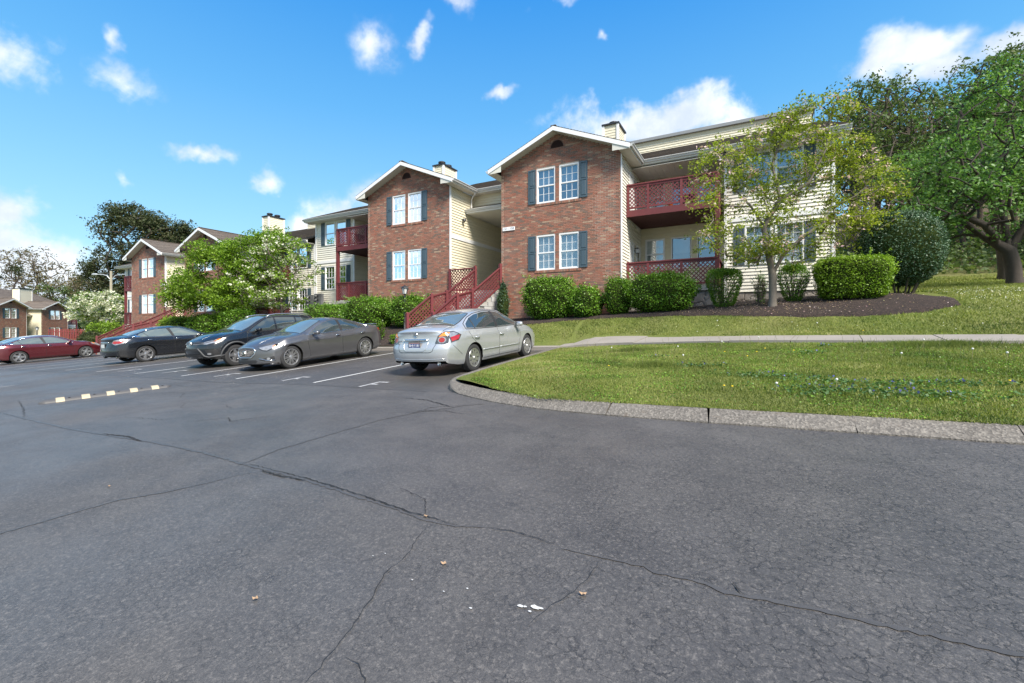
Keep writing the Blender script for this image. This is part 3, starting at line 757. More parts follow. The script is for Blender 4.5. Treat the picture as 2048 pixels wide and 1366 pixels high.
# ---- rubber speed bump
A = Vector((-12.75, 3.48)); B = Vector((-12.28, 5.25)); dB = (B - A); Lb = dB.length * 1.0; ang = math.atan2(dB.y, dB.x)
Lb = 1.98
sb = empty('speed_bump', (A.x, A.y, za1(A.x, A.y)), 0, 'black rubber speed bump with five pale yellow stripes on the open asphalt', 'speed bump')
sb.rotation_euler = Matrix.Rotation(ang, 4, 'Z').to_euler(); sb.rotation_euler = (0, -math.atan(.067), ang)
def bump_prof(x, k=1.0, w=.17, h=.070): return [(x, -w * math.cos(t) * k, .002 + h * k * math.sin(t)) for t in np.linspace(0, math.pi, 9)]
def bump_piece(x0, x1, m, nm, k0=1.0, k1=1.0, lift=0.0):
    mb = MB(); n = 3; vs = []
    for i in range(n + 1):
        u = i / n; k = k0 + (k1 - k0) * math.sin(u * math.pi / 2)
        vs += [(a, b * (1 + lift), c * (1 + lift * 2)) for a, b, c in bump_prof(x0 + (x1 - x0) * u, k)]
    mb.add(vs, [(i * 9 + j, (i + 1) * 9 + j, (i + 1) * 9 + j + 1, i * 9 + j + 1) for i in range(n) for j in range(8)] + [tuple(range(9))[::-1], tuple(range(n * 9, n * 9 + 9))])
    o = mb.build(nm, m, sb); smooth_by_angle(o.data, 40); return o
bump_piece(-.10, .0, M['rubber'], 'end_cap', .35, 1.0); bump_piece(Lb + .10, Lb, M['rubber'], 'end_cap', .35, 1.0)
st = [.15, .535, .93, 1.32, 1.70]; prev = 0
for s_ in st:
    bump_piece(prev, s_, M['rubber'], 'rubber_section'); bump_piece(s_, s_ + .13, M['bump_yellow'], 'yellow_stripe', lift=.03); prev = s_ + .13
    mb = MB(); mb.lathe([(.0, .0), (.016, .0), (.02, .008), (.0, .008)], 10, 'z', (s_ + .20, -.10, .058)); mb.build('bolt', M['dark_metal'], sb)
bump_piece(prev, Lb, M['rubber'], 'rubber_section')
# ------------------------------------------------------------------ building kit
class WB(MB):
    """mesh builder in wall coordinates: a along the wall, n outwards, z up"""
    def __init__(s, O, D, N): super().__init__(); s.O = Vector((O[0], O[1], 0)); s.D = Vector((D[0], D[1], 0)); s.N = Vector((N[0], N[1], 0))
    def P(s, a, n, z): return s.O + s.D * a + s.N * n + Vector((0, 0, z))
    def add(s, vs, fs, mi=0, rnd=None):
        super().add([s.P(*v) for v in vs], [tuple(reversed(f)) for f in fs], mi, rnd)
FRONT = ((1, 0), (0, -1))     # wall looking at -Y: a = u
RIGHT = ((0, 1), (1, 0))      # wall looking at +X: a = v
LEFT = ((0, 1), (-1, 0))
def wb(O, fr): return WB(O, fr[0], fr[1])
CAP = {}
def capped(root, key, most=290):
    k = (root.name, key); CAP[k] = CAP.get(k, 0) + 1
    return CAP[k] <= most

def segs(a0, a1, z0, z1, openings):
    iv = [(a0, a1)]
    for (o0, o1, q0, q1) in openings:
        if q0 < z1 - 1e-4 and q1 > z0 + 1e-4:
            nv = []
            for (x, y) in iv:
                if o1 <= x or o0 >= y: nv.append((x, y))
                else:
                    if o0 - x > .02: nv.append((x, o0))
                    if y - o1 > .02: nv.append((y if False else o1, y))
            iv = nv
    return iv

def siding(root, O, fr, a0, a1, z0, z1, m, openings=(), h=.125, single=True, slope=None, rest=None):
    """lap siding, every board its own part while the count allows"""
    back = wb(O, fr); back.box(a0, a1, -.06, -.012, z0, z1, skip=()); 
    zc = z0; rest = None
    if not openings: back.build('wall', m, root)
    else:
        b2 = wb(O, fr); zs = sorted({z0, z1} | {min(max(q, z0), z1) for o in openings for q in o[2:]})
        for q0, q1 in zip(zs[:-1], zs[1:]):
            for x, y in segs(a0, a1, q0 + 1e-3, q1 - 1e-3, openings): b2.box(x, y, -.06, -.012, q0, q1)
        b2.build('wall', m, root)
    while zc < z1 - .01:
        ze = min(zc + h, z1)
        for x, y in segs(a0, a1, zc, ze, openings):
            if slope: y = min(y, slope(zc))
            if y - x < .03: continue
            f = single and capped(root, 'siding_board')
            b = wb(O, fr) if f else (rest or wb(O, fr))
            if not f: rest = b
            b.add([(x, -.012, zc), (x, .021, zc), (y, .021, zc), (y, -.012, zc), (x, -.006, ze), (y, -.006, ze), (x, .020, zc + .012), (y, .020, zc + .012)],
                  [(0, 3, 2, 1), (1, 2, 7, 6), (6, 7, 5, 4), (0, 1, 6, 4), (3, 5, 7, 2)])
            if f: b.build('siding_board', m, root)
        zc = ze
    if rest: rest.build('siding_boards', m, root, kind='stuff')

def box_part(root, name, O, fr, a0, a1, n0, n1, z0, z1, m, rnd=None):
    b = wb(O, fr); b.box(a0, a1, n0, n1, z0, z1, rnd=rnd); return b.build(name, m, root)

def window(root, O, fr, a0, a1, z0, z1, look='blind', detail=2, grid=True, rec=-.065, fw=.046, single=False):
    b = wb(O, fr); n0, n1 = rec, rec + .045
    t = fw
    for (x0, x1, q0, q1) in ((a0, a0 + t, z0, z1), (a1 - t, a1, z0, z1), (a0 + t, a1 - t, z0, z0 + t), (a0 + t, a1 - t, z1 - t, z1)):
        b.box(x0, x1, n0 - .04, n1 + .012, q0, q1)
    zm = (z0 + z1) / 2
    if not single:
        b.box(a0 + t, a1 - t, n0 - .01, n1, zm - .025, zm + .025)
        # upper sash stands a little proud, lower sash sits back
        for (x0, x1, q0, q1) in ((a0 + t, a0 + t + .025, z0 + t, z1 - t), (a1 - t - .025, a1 - t, z0 + t, z1 - t)): b.box(x0, x1, n0 - .02, n1 - .012, q0, q1)
        for q0 in (z0 + t, z1 - t - .025): b.box(a0 + t + .025, a1 - t - .025, n0 - .02, n1 - .012, q0, q0 + .025)
    w = b.build('window', M['trim_white'], root)
    gi, gj = (a0 + t + .025, a1 - t - .025)
    rows = [(z0 + t + .025, zm - .025), (zm + .025, z1 - t - .025)] if not single else [(z0 + t, z1 - t)]
    g = n0 + .006
    if grid:
        mb = wb(O, fr)
        for r0, r1 in rows:
            for k in (1, 2):
                x = gi + (gj - gi) * k / 3; mb.box(x - .0065, x + .0065, g - .004, g + .010, r0, r1)
            q = (r0 + r1) / 2
            for k in range(3):
                mb.box(gi + (gj - gi) * k / 3 + (.009 if k else 0), gi + (gj - gi) * (k + 1) / 3 - (.009 if k < 2 else 0), g - .004, g + .010, q - .0065, q + .0065)
        mb.build('muntin', M['trim_white'], w)
    for r0, r1 in rows:
        if detail >= 2 and grid:
            for k in range(3):
                for q in range(2):
                    pb = wb(O, fr); x0 = gi + (gj - gi) * k / 3 + .006; x1 = gi + (gj - gi) * (k + 1) / 3 - .006
                    y0 = r0 + (r1 - r0) * q / 2 + .006; y1 = r0 + (r1 - r0) * (q + 1) / 2 - .006
                    tl = random.uniform(-.0012, .0012); tz = random.uniform(-.0012, .0012)
                    pb.add([(x0, g - tl - tz, y0), (x1, g + tl - tz, y0), (x1, g + tl + tz, y1), (x0, g - tl + tz, y1)], [(0, 1, 2, 3)])
                    pb.build('pane', M['glass'], w)
        else:
            pb = wb(O, fr); pb.add([(gi, g, r0), (gj, g, r0), (gj, g, r1), (gi, g, r1)], [(0, 1, 2, 3)]); pb.build('pane', M['glass'], w)
    mb = wb(O, fr)
    if look == 'blind':
        mb.box(a0, a1, n0 - .16, n0 - .13, z0, z1); mb.build('backing', M['curtain_blue'], w)
        sl = wb(O, fr); z = z0 + .05; k = 0
        while z < z1 - .04:
            zz = z + random.uniform(-.002, .002)
            sl.add([(a0 + .03, n0 - .075, zz), (a1 - .03, n0 - .075, zz), (a1 - .03, n0 - .095, zz + .030), (a0 + .03, n0 - .095, zz + .030)], [(0, 1, 2, 3)]); z += .036
        sl.build('blind', M['blind'], w, kind='stuff')
    elif look == 'curtain':
        mb.box(a0, a1, n0 - .16, n0 - .11, z0, z1); mb.build('curtain', M['curtain_blue'], w); mb = wb(O, fr); mb.box(a0, a1, n0 - .09, n0 - .085, z0, zm); mb.build('insect_screen', M['screen_blue'], w)
    else:
        mb.box(a0, a1, n0 - .30, n0 - .25, z0, z1); mb.build('curtain', M['curtain_dark'], w)
    return w

def shutter(root, O, fr, a0, a1, z0, z1, n=.006):
    b = wb(O, fr); t = .05; zm = (z0 + z1) / 2
    b.box(a0, a1, n, n + .012, z0, z1)
    for q in ((a0, a0 + t, z0, z1), (a1 - t, a1, z0, z1), (a0 + t, a1 - t, z0, z0 + .07), (a0 + t, a1 - t, zm - .03, zm + .03), (a0 + t, a1 - t, z1 - .06, z1)):
        b.box(q[0], q[1], n + .012, n + .030, q[2], q[3])
    for q0, q1 in ((z0 + .07, zm - .03), (zm + .03, z1 - .06)):
        x0, x1 = a0 + t + .012, a1 - t - .012; y0, y1 = q0 + .012, q1 - .012
        b.add([(x0, n + .012, y0), (x1, n + .012, y0), (x1, n + .012, y1), (x0, n + .012, y1), (x0 + .02, n + .026, y0 + .02), (x1 - .02, n + .026, y0 + .02), (x1 - .02, n + .026, y1 - .02), (x0 + .02, n + .026, y1 - .02)],
              [(4, 5, 6, 7), (0, 1, 5, 4), (1, 2, 6, 5), (2, 3, 7, 6), (3, 0, 4, 7)])
    return b.build('shutter', M['shutter'], root)

BRICK_MESH = []
def brick_meshes():
    for k in range(16):
        b = MB(); b.box(-.0965, .0965, -.002, .012, -.0285, .0285, rnd=(k + .5) / 16, skip=('k',)); BRICK_MESH.append(b.mesh('brick', M['brick']))
brick_meshes()
def brick_wall(root, uc, zb, half=2.575, zt=6.75, apex=7.825, openings=(), singles=0, near_u=None):
    """gable front of laid bricks, mortar set back; wall plane v = 0"""
    O = (uc, 0); ops = [(o[0], o[1], o[2], o[3]) for o in openings]
    mo = wb(O, FRONT); zs = sorted({zb, zt} | {q for o in ops for q in o[2:]}); 
    for q0, q1 in zip(zs[:-1], zs[1:]):
        for x, y in segs(-half, half, q0 + 1e-3, q1 - 1e-3, ops): mo.box(x, y, -.10, -.009, q0, q1)
    mo.prism([(-half, zt), (half, zt), (0, apex)], -.10, -.009)
    # reveals of the openings lined with mortar coloured masonry
    wall = mo.build('brick_wall', M['mortar'], root)
    full = []; rest = wb(O, FRONT); z = zb; row = 0
    rr = random.Random(int(uc * 10) + 55)
    def lim(zz): return half if zz < zt else half * (apex - zz) / (apex - zt)
    while z < apex - .06:
        zc = z + .0335; L_ = lim(z + .062); off = (row % 2) * .1015
        a = -half - off
        while a < half:
            x0, x1 = max(a, -L_), min(a + .193, L_)
            for s0, s1 in (segs(x0, x1, z + .004, z + .058, ops) if x1 - x0 > .02 else []):
                if s1 - s0 < .02: continue
                if s1 - s0 > .190: full.append(((s0 + s1) / 2, zc))
                else:
                    pr = rr.uniform(-.0015, .002); rest.box(s0, s1, -.010, .002 + pr, zc - .0285, zc + .0285, rnd=rr.random(), skip=('f',))
            a += .203
        z += .067; row += 1
    if near_u is not None: full.sort(key=lambda p: -p[0] + .25 * abs(p[1] - 4.4))
    for i, (a, zc) in enumerate(full):
        if i < singles:
            o = put('brick', BRICK_MESH[rr.randrange(16)], wall); o.location = (uc + a, -rr.uniform(.0, .0035) + .010, zc); 
        else:
            pr = rr.uniform(-.0015, .003); rest.box(a - .0965, a + .0965, -.010, .002 + pr, zc - .0285, zc + .0285, rnd=rr.random(), skip=('f',))
    rest.build('brickwork', M['brick'], wall, kind='stuff')
    # sill course of bricks on edge
    for o in ops:
        if len(ops) and o[3] - o[2] > .8:
            sb_ = wb(O, FRONT); x = o[0] - .06
            while x < o[1] + .06:
                sb_.box(x, x + .056, -.01, .022, o[2] - .105, o[2] - .004, rnd=rr.random()); x += .067
            sb_.build('brick_sill', M['brick'], wall)
    return wall

def roof_slope(root, P0, P1, P2, P3, name='roof', expo=.14, m='shingle', th=.02):
    """P0-P1 eave, P3-P2 ridge; overlapping shingle courses as real steps"""
    P0, P1, P2, P3 = [Vector(p) for p in (P0, P1, P2, P3)]
    n = (P1 - P0).cross(P3 - P0).normalized()
    if n.z < 0: n = -n
    ln = (P3 - P0).length; k = max(1, int(ln / expo)); mb = MB()
    for i in range(k):
        a, b = i / k, (i + 1) / k
        A0, A1 = P0.lerp(P3, a), P1.lerp(P2, a); B0, B1 = P0.lerp(P3, min(1, b)), P1.lerp(P2, min(1, b))
        w = (A1 - A0).length; c = max(1, min(60, int(w / .9))); 
        for j in range(c):
            u, v = j / c, (j + 1) / c; q = random.uniform(0, .004)
            p, r_, s_, t_ = A0.lerp(A1, u), A0.lerp(A1, v), B0.lerp(B1, v), B0.lerp(B1, u)
            mb.add([p + n * (.014 + q), r_ + n * (.014 + q), s_ + n * .002, t_ + n * .002, p - n * th, r_ - n * th], [(0, 1, 2, 3), (4, 5, 1, 0)])
    mb.add([P0 - n * th, P1 - n * th, P2 - n * th, P3 - n * th], [(3, 2, 1, 0)])
    return mb.build(name, M[m], root)

def gutter(root, p, q, out, m='gutter'):
    """K-profile gutter from p to q, opening outwards"""
    p, q, out = Vector(p), Vector(q), Vector(out); pr = [(0, 0), (.075, 0), (.085, .03), (.10, .06), (.125, .085), (.125, .105), (.115, .105), (.11, .09), (0, .09)]
    mb = MB(); n = len(pr); vs = [e + out * a + Vector((0, 0, b)) for e in (p, q) for a, b in pr]
    mb.add(vs, [(i, (i + 1) % n, n + (i + 1) % n, n + i) for i in range(n)] + [tuple(range(n))[::-1], tuple(range(n, 2 * n))])
    return mb.build('gutter', M[m], root)

def downspout(root, pts, m='trim_white', r=.038):
    mb = MB(); mb.tube(pts, r, 8); o = mb.build('downspout', M[m], root); smooth_by_angle(o.data, 50); return o

def gable_roof(root, uc, depth, half=3.0, front=-.42, ze=6.72, apex=7.97, detail=True):
    """rake boards, soffits, gutters and shingles of one gable"""
    O = Vector((uc, 0, 0)); pitch = (apex - ze) / half
    for s in (-1, 1):
        roof_slope(root, O + Vector((s * half, front, ze)), O + Vector((s * half, depth, ze)), O + Vector((0, depth, apex)), O + Vector((0, front, apex)))
        # white rake fascia
        mb = MB(); a = O + Vector((s * half, front - .012, ze - .02)); b = O + Vector((0, front - .012, apex - .02)); t = Vector((0, 0, -.165))
        w = Vector((0, .025, 0)); vs = [a, b, b + t, a + t, a + w, b + w, b + t + w, a + t + w]
        mb.add(vs, [(0, 1, 2, 3) if s > 0 else (3, 2, 1, 0), (7, 6, 5, 4) if s > 0 else (4, 5, 6, 7), (3, 2, 6, 7), (0, 3, 7, 4), (0, 4, 5, 1)])
        mb.build('rake_board', M['trim_white'], root)
        # sloping soffit behind it
        mb = MB(); z = .155; mb.add([O + Vector((s * half, front + .013, ze - z)), O + Vector((0, front + .013, apex - z)), O + Vector((0, .0, apex - z)), O + Vector((s * half, .0, ze - z))], [(0, 1, 2, 3)])
        mb.build('soffit', M['soffit'], root)
        # boxed eave return and level side soffit
        x0, x1 = sorted((s * 2.60, s * (half - .0)))
        mb = MB(); zb = ze - .19
        mb.add([O + Vector((s * half, front + .012, zb)), O + Vector((s * 2.36, front + .012, zb)), O + Vector((s * 2.36, front + .012, zb + .165 + .26)), O + Vector((s * half, front + .012, zb + .165))], [(0, 1, 2, 3)])
        mb.box(uc + x0, uc + x1, front + .014, depth if s > 0 or detail else 2, zb - .012, zb)
        mb.build('eave_box', M['trim_cream' if s < 0 else 'soffit'], root)
        mb = MB(); xx = s * half; mb.box(uc + min(xx, xx - s * .02), uc + max(xx, xx - s * .02), front + .014, depth, zb, ze - .02); mb.build('fascia', M['trim_white'], root)
        gutter(root, O + Vector((s * (half + .002), front + .02, ze - .135)), O + Vector((s * (half + .002), 1.62 if detail else depth, ze - .135)), (s, 0, 0))
    mb = MB(); mb.bar(O + Vector((0, front, apex + .012)), O + Vector((0, depth, apex + .012)), .22, .02); mb.build('ridge_cap', M['shingle'], root)

def lattice(parent, O, fr, poly, pitch=.150, sw=.036, n=0.0, single=True, name='lattice_strip', m='red_wood'):
    """diagonal strips clipped to a convex polygon of (a, z)"""
    k = len(poly); A = [Vector(p) for p in poly]
    cx = sum(p.x for p in A) / k; cy = sum(p.y for p in A) / k
    area = sum(A[i].x * A[(i + 1) % k].y - A[(i + 1) % k].x * A[i].y for i in range(k))
    if area < 0: A.reverse()
    def clip(p, d):
        t0, t1 = -1e9, 1e9
        for i in range(k):
            e = A[(i + 1) % k] - A[i]; nn = Vector((-e.y, e.x)); den = nn.dot(d); num = nn.dot(A[i] - p)
            if abs(den) < 1e-9:
                if nn.dot(p - A[i]) < 0: return None
            elif den > 0: t0 = max(t0, num / den)
            else: t1 = min(t1, num / den)
        return (t0, t1) if t1 - t0 > .03 else None
    R_ = max((p - Vector((cx, cy))).length for p in A); joined = None
    for sgn in (1, -1):
        d = Vector((1, sgn)).normalized(); nrm = Vector((-d.y, d.x)); st = pitch / math.sqrt(2)
        j = -int(R_ / st) - 1
        while j * st <= R_:
            p = Vector((cx, cy)) + nrm * (j * st + .013); c = clip(p, d); j += 1
            if not c: continue
            a, b = p + d * c[0], p + d * c[1]
            mb = wb(O, fr) if single else (joined or wb(O, fr))
            if not single: joined = mb
            w = nrm * sw / 2; nn0 = n + sgn * .0045
            q = [a - w, b - w, b + w, a + w]
            mb.add([(v.x, nn0 - .004, v.y) for v in q] + [(v.x, nn0 + .004, v.y) for v in q],
                   [(4, 5, 6, 7), (0, 1, 5, 4), (2, 3, 7, 6), (3, 2, 1, 0)])
            if single: mb.build(name, M[m], parent)
    if joined: joined.build('lattice', M[m], parent, kind='stuff')

def balcony(root, u0, u1, v0, v1, zf, rail=1.02, upper=True, posts=(), single=True, beam=.20, side=None):
    """deck, beam, posts, rails and lattice; front rail at v0"""
    mb = MB()
    if upper:
        n = int((v1 - v0) / .14)
        for i in range(n): mb.box(u0, u1, v0 + .04 + i * .14, v0 + .04 + i * .14 + .132, zf - .04, zf)
        for k in range(11):
            y = v0 + .06 + (v1 - v0 - .1) * k / 11; mb.box(u0, u1, y, y + .20, zf - .215, zf - .19)
    else: mb.box(u0, u1, v0, v1, zf - .16, zf)
    bal = mb.build('balcony', M['red_wood_dark' if upper else 'plain_concrete'], root)
    O = (0, v0)
    if upper: box_part(bal, 'rim_board', O, FRONT, u0 - .04, u1 + .04, -.04, .0, zf - .235, zf + .01, M['red_wood'])
    for x in posts: box_part(bal, 'rail_post', O, FRONT, x - .045, x + .045, -.095, -.005, zf + (.0 if not upper else -.22), zf + rail + (.02 if x in (posts[0], posts[-1]) else -.04), M['red_wood'])
    box_part(bal, 'top_rail', O, FRONT, posts[0] - .045, posts[-1] + .045, -.11, .012, zf + rail - .045, zf + rail, M['red_wood'])
    for x0, x1 in zip(posts[:-1], posts[1:]):
        box_part(bal, 'rail_board', O, FRONT, x0 + .045, x1 - .045, -.06, -.02, zf + rail - .135, zf + rail - .047, M['red_wood'])
        box_part(bal, 'rail_board', O, FRONT, x0 + .045, x1 - .045, -.06, -.02, zf + .07, zf + .145, M['red_wood'])
        lattice(bal, O, FRONT, [(x0 + .045, zf + .14), (x1 - .045, zf + .14), (x1 - .045, zf + rail - .13), (x0 + .045, zf + rail - .13)], n=-.04, single=single)
    if side is not None:
        Os = (side, 0); fr = RIGHT if side > 0 else LEFT
        box_part(bal, 'top_rail', Os, fr, v0 + .1, v1, -.05, .05, zf + rail - .045, zf + rail, M['red_wood'])
        box_part(bal, 'rail_board', Os, fr, v0 + .1, v1, -.02, .02, zf + .07, zf + .145, M['red_wood'])
        lattice(bal, Os, fr, [(v0 + .1, zf + .14), (v1, zf + .14), (v1, zf + rail - .05), (v0 + .1, zf + rail - .05)], n=0, single=False)
        if upper: box_part(bal, 'rim_board', Os, fr, v0, v1, -.02, .02, zf - .235, zf + .01, M['red_wood'])
    return bal

def half_round_vent(root, uc, z0, w=.56, h=.30):
    mb = MB(); n = 12
    poly = [(-w / 2 - .05, z0), (w / 2 + .05, z0)] + [((w / 2 + .05) * math.cos(t), z0 + (h + .05) * math.sin(t)) for t in np.linspace(.08, math.pi - .08, n)]
    mb.prism([(uc + a, b) for a, b in poly], -.006, .0); v = mb.build('gable_vent', M['brick'], root)
    mb = MB(); poly = [(-w / 2, z0 + .01), (w / 2, z0 + .01)] + [(w / 2 * math.cos(t), z0 + .01 + h * math.sin(t)) for t in np.linspace(.05, math.pi - .05, n)]
    mb.prism([(uc + a, b) for a, b in poly], -.010, -.0065); mb.build('vent_panel', M['vent_brown'], v)
    for k in range(6):
        z = z0 + .02 + k * .045; x = w / 2 * math.sqrt(max(0, 1 - ((z - z0) / h) ** 2)) - .02
        if x < .04: continue
        mb = MB(); mb.add([(uc - x, -.011, z), (uc + x, -.011, z), (uc + x, -.030, z + .03), (uc - x, -.030, z + .03)], [(0, 1, 2, 3), (3, 2, 1, 0)]); mb.build('slat', M['vent_brown'], v)

def text_mesh(txt, size, m, parent, loc, rot, name='lettering', ext=.001, align='CENTER'):
    c = bpy.data.curves.new(name, 'FONT'); c.body = txt; c.size = size; c.extrude = ext; c.align_x = align; c.align_y = 'CENTER'; c.resolution_u = 2
    o = bpy.data.objects.new(name, c); COL.objects.link(o)
    dg = bpy.context.evaluated_depsgraph_get(); dg.update(); me = bpy.data.meshes.new_from_object(o.evaluated_get(dg))
    bpy.data.objects.remove(o); bpy.data.curves.remove(c)
    me.materials.clear(); me.materials.append(m); me.name = name
    q = put(name, me, parent, loc); q.rotation_euler = rot; return q

def chimney(root, u0, u1, v0, v1, z0, z1, pots=2):
    mb = MB(); mb.box(u0, u1, v0, v1, z0, z1); ch = mb.build('chimney', M['siding'], root)
    for O, fr, a0, a1 in (((0, v0), FRONT, u0, u1), ((u1, 0), RIGHT, v0, v1)):
        z = z0
        while z < z1 - .02:
            b = wb(O, fr); e = min(z + .115, z1)
            b.add([(a0, .0, z), (a0, .016, z), (a1, .016, z), (a1, .0, z), (a0, .003, e), (a1, .003, e)], [(0, 3, 2, 1), (1, 2, 5, 4)]); b.build('siding_board', M['siding'], ch); z = e
    for x, y in ((u0, v0), (u1, v0), (u1, v1)):
        b = MB(); b.box(x - .045, x + .045, y - .045, y + .045, z0, z1 + .002); b.build('corner_board', M['trim_white'], ch)
    b = MB(); b.box(u0 - .07, u1 + .07, v0 - .07, v1 + .07, z1 + .003, z1 + .07); b.build('chimney_cap', M['dark_metal'], ch)
    for k in range(pots):
        cu = (u0 + u1) / 2; cv = v0 + (v1 - v0) * ((k + .5) / pots if pots > 1 else .4)
        b = MB(); b.lathe([(.0, z1 + .071), (.15, z1 + .071), (.15, z1 + .16), (.0, z1 + .16)], 16, 'z', (cu, cv, 0))
        b.lathe([(.11, z1 + .16), (.11, z1 + .20)], 16, 'z', (cu, cv, 0)); b.lathe([(.0, z1 + .20), (.19, z1 + .20), (.19, z1 + .27), (.15, z1 + .29), (0, z1 + .29)], 16, 'z', (cu, cv, 0))
        b.build('flue', M['dark_metal'], ch)
    return ch

def wall_lantern(root, O, fr, a, z):
    b = wb(O, fr); b.box(a - .05, a + .05, .0, .02, z - .12, z + .08); b.box(a - .012, a + .012, .02, .12, z + .05, z + .075)
    l = b.build('wall_lantern', M['dark_metal'], root)
    b = wb(O, fr); b.box(a - .055, a + .055, .065, .175, z - .13, z + .03); b.build('lamp_glass', M['lamp_glass'], l)
    b = wb(O, fr); b.box(a - .07, a + .07, .05, .19, z + .03, z + .045); b.box(a - .035, a + .035, .085, .155, z + .045, z + .09); b.box(a - .07, a + .07, .05, .19, z - .145, z - .13); b.build('lantern_cap', M['dark_metal'], l)

def door(root, O, fr, a0, a1, z0, z1, lights=False):
    b = wb(O, fr)
    for q in ((a0 - .08, a0, z0, z1 + .08), (a1, a1 + .08, z0, z1 + .08), (a0, a1, z1, z1 + .08)): b.box(q[0], q[1], .0, .03, q[2], q[3])
    b.box(a0, a1, -.02, .012, z0, z1); d = b.build('door', M['door_white'], root)
    if lights:
        for i in range(3):
            for j in range(3):
                w = (a1 - a0 - .3) / 3; h = .26; x = a0 + .15 + i * w; z = z1 - .2 - (j + 1) * h
                g = wb(O, fr); g.box(x + .012, x + w - .012, .012, .016, z + .012, z + h - .012); g.build('pane', M['glassdark'], d)
    b = wb(O, fr); b.lathe([(0, 0), (.03, 0), (.03, .03), (0, .04)], 10, 'y', (a0 + .08, .012, z0 + 1.0)) if False else b.box(a0 + .06, a0 + .11, .012, .05, z0 + .98, z0 + 1.03)
    b.build('handle', M['dark_metal'], d)
    return d
simple('glassdark', (.03, .04, .05), .06, spec=.9)

Z1, Z2 = 1.50, 4.22      # floor levels
WZ = [(2.37, 3.78), (5.10, 6.51)]   # shutter bottoms and tops
def unit(root, x_u, zb, singles=0, looks=('blind', 'curtain'), detail=2, sd=1, near=None, brickz=None):
    """brick gable with its four windows, vent and roof"""
    ops = []
    for z0, z1 in WZ:
        for a0, a1 in ((-.91, -.08), (.09, .92)): ops.append((a0, a1, z0 - .01, z1))
    brick_wall(root, x_u, zb, openings=ops, singles=singles, near_u=near)
    for k, (z0, z1) in enumerate(WZ):
        for a0, a1 in ((-.91, -.08), (.09, .92)): window(root, (x_u, 0), FRONT, a0, a1, z0 - .01, z1, looks[k], detail)
        shutter(root, (x_u, 0), FRONT, -1.27, -.94, z0, z1); shutter(root, (x_u, 0), FRONT, .95, 1.28, z0, z1)
    half_round_vent(root, x_u, 7.24)
    gable_roof(root, x_u, 4.7)

def wing_windows(root, uc, v, detail, looks, full=True):
    """window pair with shutters in the siding of a wing"""
    for k, (z0, z1) in enumerate(WZ):
        for a0, a1 in ((-.93, -.05), (.05, .93)): window(root, (uc, v), FRONT, a0, a1, z0 - .02, z1 + .02, looks[k], detail, rec=-.01, grid=full if k == 0 else False)
        shutter(root, (uc, v), FRONT, -1.28, -.95, z0, z1, n=.02); shutter(root, (uc, v), FRONT, .95, 1.28, z0, z1, n=.02)

